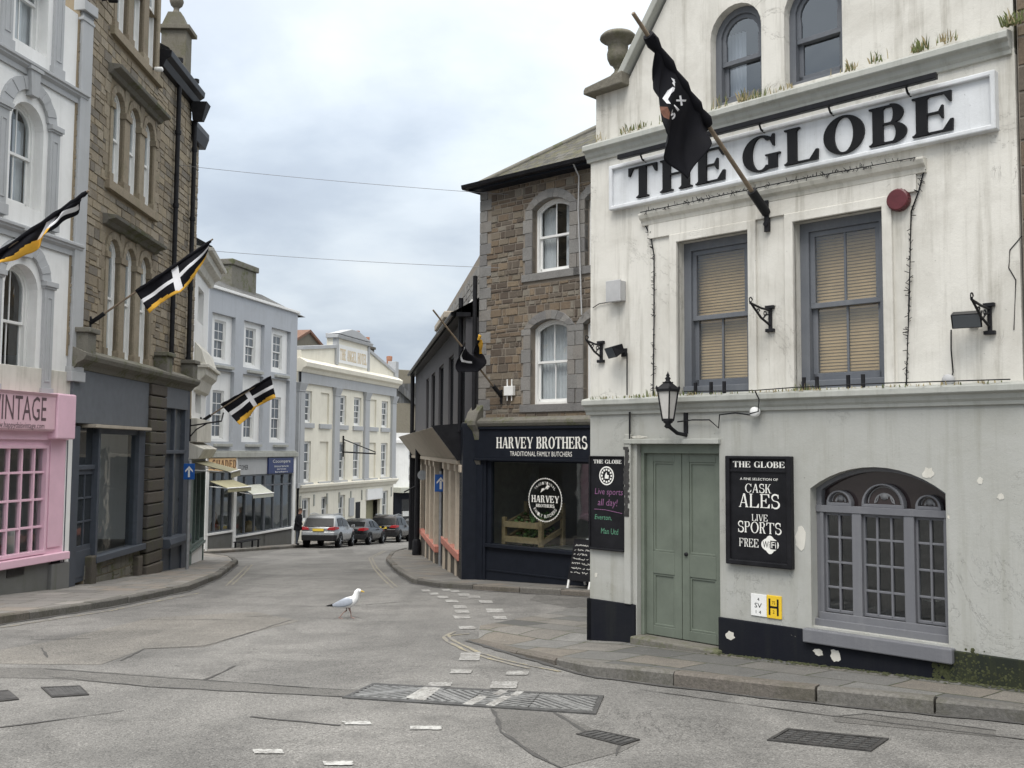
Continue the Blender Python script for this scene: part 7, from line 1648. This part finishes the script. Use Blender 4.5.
    MB().hexa([(-.8, -.05, zb0 - .06), (.8, -.05, zb0 - .06), (.86, .2, zb0 - .06), (-.86, .2, zb0 - .06), (-.82, -.06, zb0 + .2), (.82, -.06, zb0 + .2), (.9, .2, zb0 + .2), (-.9, .2, zb0 + .2)]).build('bumper', M['carplastic'], o, bevel=.03)
    if kind == 'suv': MB().hexa([(-.8, -.07, .62), (.8, -.07, .62), (.89, .2, .62), (-.89, .2, .62), (-.8, -.04, .8), (.8, -.04, .8), (.89, .2, .8), (-.89, .2, .8)]).build('rear_panel', paint, o, bevel=.03)
    for sg in (-1, 1):
        zl = .88 if kind == 'suv' else .78
        MB().hexa([(sg * .42, -.07, zl), (sg * .8, -.06, zl - .02), (sg * .925, .4, zl + .04), (sg * .6, .3, zl), (sg * .5, -.06, zl + .12), (sg * .8, -.04, zl + .17), (sg * .915, .42, zl + .14), (sg * .6, .3, zl + .12)]).build('tail_light', M['tail'], o, bevel=.02, recalc=True)
        MB().hexa([(sg * (.9), 3.02, belt), (sg * 1.08, 3.0, belt + .02), (sg * 1.08, 3.12, belt + .02), (sg * .9, 3.15, belt), (sg * .9, 3.02, belt + .12), (sg * 1.07, 3.0, belt + .15), (sg * 1.07, 3.12, belt + .15), (sg * .9, 3.15, belt + .12)]).build('mirror', paint, o, bevel=.02, recalc=True)
        MB().hexa([(sg * .45, 4.3, .66), (sg * .78, 4.16, .66), (sg * .8, 4.0, .68), (sg * .5, 4.1, .7), (sg * .45, 4.28, .78), (sg * .76, 4.14, .82), (sg * .8, 3.98, .84), (sg * .5, 4.1, .82)]).build('headlight', M['steel'], o, recalc=True)
        for yy in (.85, 3.55):
            R_ = .35 if kind == 'suv' else .32; xx = sg * (.79)
            w = MB().lathe([(R_ - .06, -.1), (R_ - .01, -.1), (R_, -.06), (R_, .08), (R_ - .03, .115), (R_ - .1, .12)], (xx, yy, R_), 24, axis='x') if sg > 0 else MB().lathe([(R_ - .06, .1), (R_ - .01, .1), (R_, .06), (R_, -.08), (R_ - .03, -.115), (R_ - .1, -.12)], (xx, yy, R_), 24, axis='x')
            wo = w.build('wheel', M['tyre'], o, recalc=True)
            r_ = MB(); r_.lathe([(R_ - .1, sg * .11), (R_ - .12, sg * .09), (R_ - .13, sg * .04), (.001, sg * .04)], (xx, yy, R_), 20, axis='x')
            for k in range(5):
                a = k * 2 * math.pi / 5; r_.tube([(xx + sg * .1, yy, R_), (xx + sg * .1, yy + (R_ - .11) * math.cos(a), R_ + (R_ - .11) * math.sin(a))], .03, 5)
            r_.build('rim', M['rim'], wo, recalc=True)
            ac = MB(); ring_o = [(yy + (R_ + .09) * math.cos(t), R_ + (R_ + .09) * math.sin(t)) for t in [math.pi * j / 14 for j in range(15)]]; ring_i = [(yy + (R_ - .0) * math.cos(t), R_ + (R_ - .0) * math.sin(t)) for t in [math.pi * j / 14 for j in range(15)]]
            xo = sg * (.915); xi = sg * .86
            v_ = [(xo, a, b) for a, b in ring_o] + [(xo, a, b) for a, b in ring_i] + [(xi, a, b) for a, b in ring_i] + [(xi, a, b) for a, b in ring_o]; ac.add(v_, [(i, i + 1, 16 + i, 15 + i) for i in range(14)] + [(15 + i, 16 + i, 31 + i, 30 + i) for i in range(14)] + [(45 + i, 46 + i, i + 1, i) for i in range(14)])
            ac.add([(xo - sg * .02, a, b) for a, b in ring_i] + [(xo - sg * .02, yy - R_, .25), (xo - sg * .02, yy + R_, .25)], [tuple(range(17))])
            ac.build('wheel_arch', M['carplastic'], o, recalc=True)
    if plate: MB().box(-.27, .27, -.085, -.03, .82 if kind == 'suv' else .52, .94 if kind == 'suv' else .63).build('number_plate', M['plate'], o)
    if kind == 'suv':
        for sg in (-1, 1): MB().tube([(sg * .6, .6, 1.63), (sg * .62, 1.4, 1.69), (sg * .6, 2.3, 1.63)], .02, 6).build('roof_rail', M['rim'], o)
    return o
def gpos(px, yy): d = ray(px, 540); return (d.x / d.y * yy)
car(gpos(317.5, 48.6) + .02, 48.6, -R(4), M['silver'], 'silver estate-shaped SUV with a yellow rear plate, first in the row of parked cars')
car(gpos(349.5, 53.9), 53.9, -R(8), M['carblack'], 'low black saloon parked between the silver SUV and the brown SUV', 'saloon')
car(gpos(382, 59.4), 59.4, -R(7), M['cardark'], 'dark brown SUV parked in front of the black saloon by the hotel entrance')
car(gpos(409.5, 66.5), 66.5, -R(9), M['carblack'], 'dark car farthest along the row, half hidden by the charcoal building', 'saloon')

# ------------------------------------------------------------------ herring gull
def loft(mb, path, rad, n=14, m=0):
    rings = []
    P = [Vector(p) for p in path]
    for i, p in enumerate(P):
        t = (P[min(i + 1, len(P) - 1)] - P[max(i - 1, 0)]).normalized(); sd = Vector((0, 1, 0)); up = t.cross(sd) * -1; up.normalize()
        ry, rz_ = rad[i]; rings.append([tuple(p + sd * (ry * math.cos(2 * math.pi * j / n)) + up * (rz_ * math.sin(2 * math.pi * j / n))) for j in range(n)])
    mb.add([q for r in rings for q in r], [(i * n + j, i * n + (j + 1) % n, (i + 1) * n + (j + 1) % n, (i + 1) * n + j) for i in range(len(rings) - 1) for j in range(n)], m, None, True)
    mb.add(rings[0], [tuple(range(n - 1, -1, -1))], m); mb.add(rings[-1], [tuple(range(n))], m)
gp = G(347, 618.5); K = 1.0
gu = empty('gull', gp, R(-6), 'white gull with grey wings and black wing tips walking across the road', 'bird'); gu.scale = (K, K, K)
b = MB(); loft(b, [(-.26, 0, .185), (-.22, 0, .19), (-.15, 0, .2), (-.06, 0, .225), (.03, 0, .25), (.1, 0, .285), (.135, 0, .33), (.145, 0, .375), (.155, 0, .41), (.175, 0, .428), (.2, 0, .43), (.215, 0, .427)],
               [(.012, .006), (.035, .022), (.06, .05), (.08, .075), (.085, .085), (.07, .075), (.05, .058), (.042, .048), (.043, .045), (.042, .04), (.03, .03), (.012, .014)])
body = b.build('body', M['gull_white'], gu, recalc=True)
b = MB(); loft(b, [(.205, 0, .428), (.235, 0, .424), (.26, 0, .416), (.268, 0, .408)], [(.011, .014), (.009, .012), (.007, .009), (.002, .003)], 8); b.build('bill', M['bill'], gu, recalc=True)
for sg in (-1, 1):
    b = MB(); loft(b, [(.1, sg * .062, .285), (.05, sg * .078, .275), (-.04, sg * .08, .25), (-.14, sg * .062, .222), (-.22, sg * .04, .203)], [(.012, .03), (.018, .062), (.018, .066), (.014, .044), (.008, .018)], 10); w = b.build('wing', M['gull_grey'], gu, recalc=True)
    b = MB(); loft(b, [(-.2, sg * .042, .206), (-.27, sg * .026, .196), (-.33, sg * .014, .19)], [(.009, .02), (.007, .014), (.002, .004)], 8); b.build('wing_tip', M['gull_black'], w, recalc=True)
    MB().lathe([(.001, -.004), (.006, 0), (.001, .004)], (.185, sg * .04, .437), 8, axis='y').build('eye', M['gull_black'], gu)
for sg, pts in ((-1, [(.0, -.03, .18), (.0, -.03, .13), (-.045, -.03, .1), (-.1, -.03, .035), (-.12, -.03, .01)]), (1, [(.02, .03, .18), (.035, .03, .12), (.05, .03, .09), (.06, .03, .01)])):
    b = MB(); b.tube(pts, [.02, .014, .009, .008, .008], 6); f = pts[-1]
    b.add([(f[0] - .015, f[1], .008), (f[0] + .055, f[1] - .03, .004), (f[0] + .065, f[1], .004), (f[0] + .055, f[1] + .03, .004), (f[0], f[1], .018)], [(0, 1, 4), (1, 2, 4), (2, 3, 4), (3, 0, 4)]); b.build('leg', M['gleg'], gu)

# ------------------------------------------------------------------ person by the silver car (one skin surface)
pp = G(297.5, 545.5, .12)
def person(loc, yaw, label):
    J = [((0, 0, .98), .15), ((0, .02, 1.2), .155), ((0, .05, 1.42), .13), ((0, .08, 1.53), .062), ((0, .11, 1.6), .085), ((0, .12, 1.7), .09), ((0, .11, 1.77), .05),
         ((.1, 0, .9), .105), ((.11, .03, .5), .07), ((.11, -.02, .1), .05), ((.11, .13, .05), .045), ((-.1, 0, .9), .105), ((-.11, -.02, .5), .07), ((-.11, -.1, .1), .05), ((-.11, .05, .05), .045),
         ((.2, .04, 1.42), .075), ((.29, -.02, 1.16), .058), ((.22, .14, .98), .046), ((-.2, .04, 1.42), .075), ((-.29, -.02, 1.16), .058), ((-.22, .14, .98), .046)]
    E_ = [(0, 1), (1, 2), (2, 3), (3, 4), (4, 5), (5, 6), (0, 7), (7, 8), (8, 9), (9, 10), (0, 11), (11, 12), (12, 13), (13, 14), (2, 15), (15, 16), (16, 17), (2, 18), (18, 19), (19, 20)]
    me = bpy.data.meshes.new('person'); me.from_pydata([j[0] for j in J], E_, []); o = bpy.data.objects.new('person', me); COL.objects.link(o)
    bm = bmesh.new(); bm.from_mesh(me); ly = bm.verts.layers.skin.verify(); bm.verts.ensure_lookup_table()
    for v, j in zip(bm.verts, J): v[ly].radius = (j[1], j[1]); v[ly].use_root = (v.index == 0)
    bm.to_mesh(me); bm.free()
    o.modifiers.new('skin', 'SKIN'); s = o.modifiers.new('sub', 'SUBSURF'); s.levels = 2; s.render_levels = 2
    dg = bpy.context.evaluated_depsgraph_get(); ev = bpy.data.meshes.new_from_object(o.evaluated_get(dg)); o.modifiers.clear(); o.data = ev; ev.name = 'person'
    for mt in (M['coat'], M['skin'], M['board'], M['slateblue']): ev.materials.append(mt)
    for p in ev.polygons:
        z = p.center.z; p.use_smooth = True; p.material_index = 1 if z > 1.54 else (2 if z < .12 else (3 if z < .84 else 0))
    o.location = loc; o.rotation_euler = (0, 0, yaw); props(o, label, 'person'); OFF[o.name] = Vector((0, 0, 0))
    h = MB(); 
    vs = []; n = 14
    for i in range(6):
        a = math.pi / 2 * i / 5; r = .102 * math.cos(a)
        for j in range(n): t = 2 * math.pi * j / n; vs.append((r * math.cos(t), .105 + r * math.sin(t) * 1.08, 1.7 + .115 * math.sin(a) - (.07 if math.sin(t) < 0 and i == 0 else 0)))
    h.add(vs, [(i * n + j, i * n + (j + 1) % n, (i + 1) * n + (j + 1) % n, (i + 1) * n + j) for i in range(5) for j in range(n)], 0, None, True); h.build('hair', M['hair'], o)
    c = MB(); rings = [(1.46, .2, .12, .05), (1.3, .235, .17, .04), (1.1, .215, .165, .02), (.95, .23, .18, 0), (.74, .25, .2, 0)]; n = 16
    c.add([(rx * math.cos(2 * math.pi * j / n), oy + ry * math.sin(2 * math.pi * j / n), z) for z, rx, ry, oy in rings for j in range(n)], [((i + 1) * n + j, (i + 1) * n + (j + 1) % n, i * n + (j + 1) % n, i * n + j) for i in range(4) for j in range(n)], 0, None, True); c.build('coat', M['coat'], o)
    f = MB(); f.lathe([(.012, 0), (.016, .02), (.004, .045)], (0, .2, 1.665), 8)
    for sg in (-1, 1): f.lathe([(.001, .198), (.01, .2), (.001, .206)], (sg * .032, 0, 1.71), 8, axis='y'); f.lathe([(.02, -.008), (.03, 0), (.02, .008)], (sg * .09, .11, 1.69), 8, axis='x')
    f.box(-.025, .025, .192, .2, 1.632, 1.642); f.build('face', M['skin'], o)
    return o
person(pp, R(-100), 'person in a black coat standing with hands in pockets beside the silver SUV')

# ------------------------------------------------------------------ flags on poles
def pole_flag(F, base, tip, r, label, out0=0.05, group='flags on slanting poles above the street', wood='wood'):
    """pole square to the wall, from a wall pixel to the pixel of its tip"""
    s, z = F.P(*base); B = F.world(s, -out0, z); T = plane_hit(*tip, B, F.d)
    o = empty('flag_on_pole', B, 0, label, 'flag', group); OFF[o.name] = B.copy()
    ax = (T - B).normalized()
    MB().tube([tuple(B), tuple(B + (T - B) * .5), tuple(T)], r * .85, 8, r2=r * .65).build('pole', M[wood], o)
    bk = MB(); bk.tube([tuple(B - ax * .03), tuple(B + ax * .32)], r * 1.7, 8); q = F.n
    for dz in (-.14, .06): p = B + Vector((0, 0, dz)); bk.tube([tuple(p - F.n * -.0), tuple(p - F.n * out0)], .03, 6)
    bk.tube([tuple(B - F.n * (out0 - .02) + Vector((0, 0, -.22))), tuple(B - F.n * (out0 - .02) + Vector((0, 0, .12)))], .035, 6); bk.build('pole_bracket', M['iron'], o)
    return o, B, T
def cloth(o, name, top, bot, F, nu, nv, amp, waves, pick, mats, seed=0, sleeve=.035):
    """cloth between a top edge (along the pole) and a bottom edge; folds run across it"""
    rnd = random.Random(seed); ph = rnd.uniform(0, 6); mb = MB(); grid = []
    def at(path, u):
        x = u * (len(path) - 1); i = min(int(x), len(path) - 2); return path[i].lerp(path[i + 1], x - i)
    def P(u, v):
        a, b_ = at(top, u), at(bot, u); p = a.lerp(b_, v)
        w = amp * (v ** .8) * (math.sin(u * waves * 6.283 + ph + v * 1.3) + .45 * math.sin(u * waves * 14 + ph * 2 - v * 2.2)) + amp * .3 * math.sin(v * 5 + u * 3)
        return p + F.d * w
    V = [P(i / nu, j / nv) for j in range(nv + 1) for i in range(nu + 1)]
    b0 = len(mb.v); fs = []; 
    for j in range(nv):
        for i in range(nu):
            f = (j * (nu + 1) + i, j * (nu + 1) + i + 1, (j + 1) * (nu + 1) + i + 1, (j + 1) * (nu + 1) + i); fs.append((f, pick((i + .5) / nu, (j + .5) / nv)))
    mb.v = [tuple(v) for v in V]
    for f, m in fs: mb.f.append(list(f)); mb.m.append(m); mb.r.append(.5); mb.sm.append(True)
    ob = mb.build(name, mats, o); sd = ob.modifiers.new('thickness', 'SOLIDIFY'); sd.thickness = .006
    sl = MB(); n = 14; sl.tube([tuple(at(top, i / n)) for i in range(n + 1)], [sleeve * (1 + .25 * math.sin(i * 2.1)) for i in range(n + 1)], 8); sl.build('sleeve', mats[0], o)
    return ob, P
FL = [M['cloth_black'], M['cloth_white'], M['cloth_gold'], M['cloth_brown']]
# the black flag on the pub
o, B, T = pole_flag(Fg, (768, 212), (633, 13), .03, 'plain black drooping flag lettered SIX on a wooden pole across the pub name board', .06)
PT = lambda px, py: plane_hit(px, py, B, Fg.d)
top = [PT(x, 13 + (x - 633) * 1.474) for x in (648, 660, 672, 683, 694, 702, 709)]
bot = [PT(*p) for p in ((651, 42), (664, 82), (660, 108), (659, 134), (671, 158), (688, 179), (699, 152), (708, 132), (711, 127))]
fl, Pf = cloth(o, 'flag', top, bot, Fg, 56, 30, .075, 2.4, lambda u, v: 0, FL, 4, .055)
LUT = [(Pf(u / 60, v / 40)) for u in range(61) for v in range(41)]
def on_cloth(px, py):
    q = plane_hit(px, py, B, Fg.d); best = min(LUT, key=lambda p: (p - Fg.d * ((p - B).dot(Fg.d)) - q).length_squared)
    c = (EYE - q).normalized(); k = (best - B).dot(Fg.d); p = q + Fg.d * k; 
    return p
mb = MB()
def fpoly(pts, m=0): mb.add([tuple(on_cloth(*p) - Fg.d * .0 + (EYE - on_cloth(*p)).normalized() * .17) for p in pts], [tuple(range(len(pts)))], m)
ca, sa = math.cos(R(-52)), math.sin(R(-52))
def letter(cx, cy, w, h, segs, t):
    for (x0, y0), (x1, y1) in segs:
        a = Vector((cx + (x0 - .5) * w * ca - (y0 - .5) * h * sa * -1 * -1, cy + (x0 - .5) * w * sa + (y0 - .5) * h * ca, 0)); a = Vector((cx + (x0 - .5) * w * ca - (y0 - .5) * h * sa, cy + (x0 - .5) * w * sa + (y0 - .5) * h * ca, 0))
        b_ = Vector((cx + (x1 - .5) * w * ca - (y1 - .5) * h * sa, cy + (x1 - .5) * w * sa + (y1 - .5) * h * ca, 0)); d = (b_ - a); 
        if d.length < 1e-6: continue
        n_ = Vector((-d.y, d.x, 0)).normalized() * t / 2; fpoly([(a + n_).to_tuple()[:2], (b_ + n_).to_tuple()[:2], (b_ - n_).to_tuple()[:2], (a - n_).to_tuple()[:2]])
S_ = [(.95, .08), (.4, .02), (.05, .2), (.2, .42), (.8, .56), (.95, .78), (.6, .98), (.05, .92)]
letter(672.5, 114.5, 5.5, 8, list(zip(S_, S_[1:])), 1.9); letter(675.5, 108, 3, 8, [((.5, 0), (.5, 1))], 2.0); letter(679.5, 101, 6, 8, [((0, 0), (1, 1)), ((1, 0), (0, 1))], 1.8)
for pts in ([(669, 84), (671, 88), (671.5, 80)], [(666, 91), (669, 88), (671, 89), (670, 92), (667, 95), (665.5, 100), (666.5, 105), (664.5, 104), (663.5, 98)], [(668.5, 78.5), (670, 83), (672, 84), (670.5, 80)]): fpoly(pts)
mb.build('print', M['cloth_white'], fl)
mb = MB()
for pts in ([(661, 106), (664, 108), (665.5, 114), (664, 121), (661, 118), (660, 112)],): fpoly(pts)
mb.build('print', M['cloth_brown'], fl)
def stpiran(u, v):
    if v > .86 - .05 * math.sin(u * 9): return 2
    if abs(u - .5) < .055 or abs(v - .47) < .075: return 1
    return 0
# the cross flag on the stone building
o, B, T = pole_flag(Fs, (89, 322), (213, 239), .028, 'black flag with a white cross and gold edge on the buff stone building', .06)
PT = lambda px, py: plane_hit(px, py, B, Fs.d)
cloth(o, 'flag', [PT(136, 291.5), PT(174, 266), PT(211, 241)], [PT(149, 313), PT(160, 303), PT(182, 293), PT(194, 276), PT(206, 252)], Fs, 44, 26, .09, 1.3, stpiran, FL, 2)
# the furled one on the white stucco house
s0 = Fp.X(-60, 300)
o, B, T = pole_flag(Fp, (-70, 300), (89, 190.5), .028, 'furled black, white and gold flag slanting across the white stucco house', .06)
PT = lambda px, py: plane_hit(px, py, B, Fp.d)
cloth(o, 'flag', [PT(-8, 257.5), PT(40, 224.5), PT(70, 204), PT(87, 192)], [PT(-4, 270), PT(10, 263), PT(28, 252), PT(50, 235), PT(66, 218), PT(80, 202)], Fp, 50, 20, .1, 2.1, lambda u, v: 2 if v > .72 + .12 * math.sin(u * 11) and u < .6 else (1 if (abs(u - .47) < .07 or (u > .5 and abs(v - .62) < .14)) else 0), FL, 8)
# the one on the corner building
o, B, T = pole_flag(Fw, (200, 421), (271, 376), .03, 'black flag with a white cross and yellow fringe before the grey building', .06)
PT = lambda px, py: plane_hit(px, py, B, Fw.d)
cloth(o, 'flag', [PT(221, 405), PT(246, 391), PT(271, 376.5)], [PT(240, 425), PT(249, 417), PT(256, 407), PT(266, 402), PT(276, 398)], Fw, 44, 26, .12, .9, stpiran, FL, 5)
# the bundled one on the butcher
o, B, T = pole_flag(Fh, (502, 395), (433, 310), .03, 'bundled black flag with orange edge on a tall pole at the butcher corner', .06)
PT = lambda px, py: plane_hit(px, py, B, Fh.d)
cloth(o, 'flag', [PT(462, 346), PT(468, 354), PT(474, 361)], [PT(459, 350), PT(463, 372), PT(476, 372), PT(487, 356), PT(482, 340), PT(472, 335)], Fh, 30, 20, .13, 1.9, lambda u, v: 2 if v > .8 and u > .62 else (1 if v > .45 and v < .55 and u < .4 else 0), FL, 3)
# ------------------------------------------------------------------ cables over the street
def cable(a, ya, b_, yb, sag, label):
    d = ray(*a); A = EYE + d * (ya / d.y); d = ray(*b_); Bv = EYE + d * (yb / d.y)
    pts = [tuple(A.lerp(Bv, i / 20) - Vector((0, 0, sag * 4 * (i / 20) * (1 - i / 20)))) for i in range(21)]
    MB().tube(pts, .006, 5).build('overhead_cable', M['cable'], label=label, cat='cable', group='cables strung over the street')
cable((160, 163), 27, (530, 196), 23.2, .06, 'upper thin cable strung over the street to the butcher eaves')
cable((190, 249), 28, (500, 268), 23.4, .05, 'lower thin cable strung over the street below the eaves cable')
# ------------------------------------------------------------------ one-way signs and street posts
def oneway(base, plate, w, label, yaw, lift=.12):
    p = G(*base, lift); d = ray(plate[0], plate[1]); c = EYE + d * (p.y / d.y)
    o = empty('oneway_sign', p, yaw, label, 'road sign', 'blue one-way signs'); zc = c.z - p.z
    MB().tube([(0, 0, -.05), (0, 0, zc + w)], .05, 10).build('post', M['tin'], o)
    pl = MB().box(-w / 2, w / 2, -.075, -.055, zc - w * .72, zc + w * .72).build('plate', M['bluesign'], o, bevel=.01)
    m_ = MB(); a = w * .11; m_.box(-a / 1.3, a / 1.3, -.08, -.07, zc - w * .5, zc + w * .2); m_.prism([(-w * .34, zc + w * .1), (0, zc + w * .5), (w * .34, zc + w * .1), (w * .34, zc - w * .06), (0, zc + w * .27), (-w * .34, zc - w * .06)], -.081, -.07); m_.build('arrow', M['white'], pl)
    m_ = MB(); m_.box(-.07, .07, -.06, .06, zc + w * .3, zc + w * .36).box(-.07, .07, -.06, .06, zc - w * .36, zc - w * .3); m_.build('clamp', M['tin'], o)
oneway((440, 566), (440.5, 483), .36, 'blue one-way arrow sign on a grey post before the cream shopfront', R(-2), .11)
oneway((187, 569), (187, 471.5), .3, 'blue one-way arrow sign at the end of the buff stone building', R(4))
p = G(416.5, 555, .11); o = empty('street_post', p, 0, 'thick black street post at the far corner of the charcoal building', 'post'); zt = (555 - 440) / 996 * p.y
MB().tube([(0, 0, 0), (0, 0, zt)], .1, 12).lathe([(.17, 0), (.17, .5), (.12, .6)], (0, 0, 0), 14).build('shaft', M['black'], o)
zz = (555 - 476) / 996 * p.y; MB().lathe([(.001, -.14), (.19, -.14), (.19, -.12), (.001, -.12)], (.2, 0, zz), 24, axis='y', sm=False).build('round_sign', M['tin'], o, recalc=True); MB().tube([(0, 0, zz - .4), (-.5, -.1, zz - .65)], .03, 6).build('arm', M['iron'], o)
# ------------------------------------------------------------------ sky and light
w = bpy.data.worlds.new('World'); SC.world = w; w.use_nodes = True; t = w.node_tree; t.nodes.clear()
nd = lambda ty, **kw: (lambda n: ([setattr(n, k, v) for k, v in kw.items()], n)[1])(t.nodes.new(ty))
sky = nd('ShaderNodeTexSky', sky_type='NISHITA', sun_disc=False); EL, AZ = R(56), R(200)
sky.sun_elevation = EL; sky.sun_rotation = AZ; sky.air_density = 1.2; sky.dust_density = 2.0
b1 = nd('ShaderNodeBackground'); b1.inputs[1].default_value = .09; t.links.new(sky.outputs[0], b1.inputs[0])
tc = nd('ShaderNodeTexCoord'); sx = nd('ShaderNodeSeparateXYZ'); t.links.new(tc.outputs['Generated'], sx.inputs[0])
def mth(op, a, b_=0.0, c=0.0, clamp=False):
    n = nd('ShaderNodeMath', operation=op, use_clamp=clamp)
    for i, v in enumerate((a, b_, c)):
        if isinstance(v, bpy.types.NodeSocket): t.links.new(v, n.inputs[i])
        else: n.inputs[i].default_value = v
    return n.outputs[0]
zp = mth('MAXIMUM', sx.outputs[2], 0.0); zz = mth('ADD', zp, .22)
cv = nd('ShaderNodeCombineXYZ'); t.links.new(mth('DIVIDE', sx.outputs[0], zz), cv.inputs[0]); t.links.new(mth('DIVIDE', sx.outputs[1], zz), cv.inputs[1])
def noi(scale, det, rough, dist, off=(0, 0, 0)):
    mp = nd('ShaderNodeMapping'); mp.inputs['Location'].default_value = off; t.links.new(cv.outputs[0], mp.inputs[0])
    n = nd('ShaderNodeTexNoise'); n.inputs['Scale'].default_value = scale; n.inputs['Detail'].default_value = det; n.inputs['Roughness'].default_value = rough; n.inputs['Distortion'].default_value = dist; t.links.new(mp.outputs[0], n.inputs['Vector']); return n.outputs['Fac']
n1 = noi(.75, 7, .52, .25, SKYOFF); n2 = noi(1.9, 6, .55, .2, (7, 1, 0))
f = mth('ADD', mth('MULTIPLY', n1, .75), mth('MULTIPLY', n2, .25))
rp = nd('ShaderNodeValToRGB'); t.links.new(f, rp.inputs[0]); e = rp.color_ramp.elements
e[0].position = .36; e[0].color = (.40, .46, .555, 1); e[1].position = .62; e[1].color = (.80, .85, .88, 1)
x = e.new(.46); x.color = (.51, .58, .67, 1); x = e.new(.54); x.color = (.68, .75, .82, 1)
up = mth('MULTIPLY_ADD', mth('MULTIPLY', zp, zp), SKYUP, SKYLO)
mw = nd('ShaderNodeMix', data_type='RGBA'); t.links.new(mth('MULTIPLY', mth('SUBTRACT', zp, .3), 2.0, 0, True), mw.inputs[0]); t.links.new(rp.outputs[0], mw.inputs[6]); mw.inputs[7].default_value = (.75, .735, .71, 1)
b2 = nd('ShaderNodeBackground'); t.links.new(mw.outputs[2], b2.inputs[0]); t.links.new(up, b2.inputs[1])
mx = nd('ShaderNodeMixShader'); mx.inputs[0].default_value = .93; t.links.new(b1.outputs[0], mx.inputs[1]); t.links.new(b2.outputs[0], mx.inputs[2])
out = nd('ShaderNodeOutputWorld'); t.links.new(mx.outputs[0], out.inputs[0])
sl = bpy.data.lights.new('sun', 'SUN'); sl.energy = SUN; sl.angle = R(25); sl.color = (1, .97, .93); so = bpy.data.objects.new('sun', sl); COL.objects.link(so)
sd = Vector((math.sin(AZ) * math.cos(EL), math.cos(AZ) * math.cos(EL), math.sin(EL))); so.rotation_euler = sd.to_track_quat('Z', 'Y').to_euler()
vs = SC.view_settings; vs.view_transform = 'Standard'; vs.look = 'None'; vs.exposure = EXPO; vs.gamma = 1; vs.use_curve_mapping = False
SC.cycles.max_bounces = 6; SC.cycles.diffuse_bounces = 3; SC.cycles.transparent_max_bounces = 8; SC.cycles.use_denoising = True
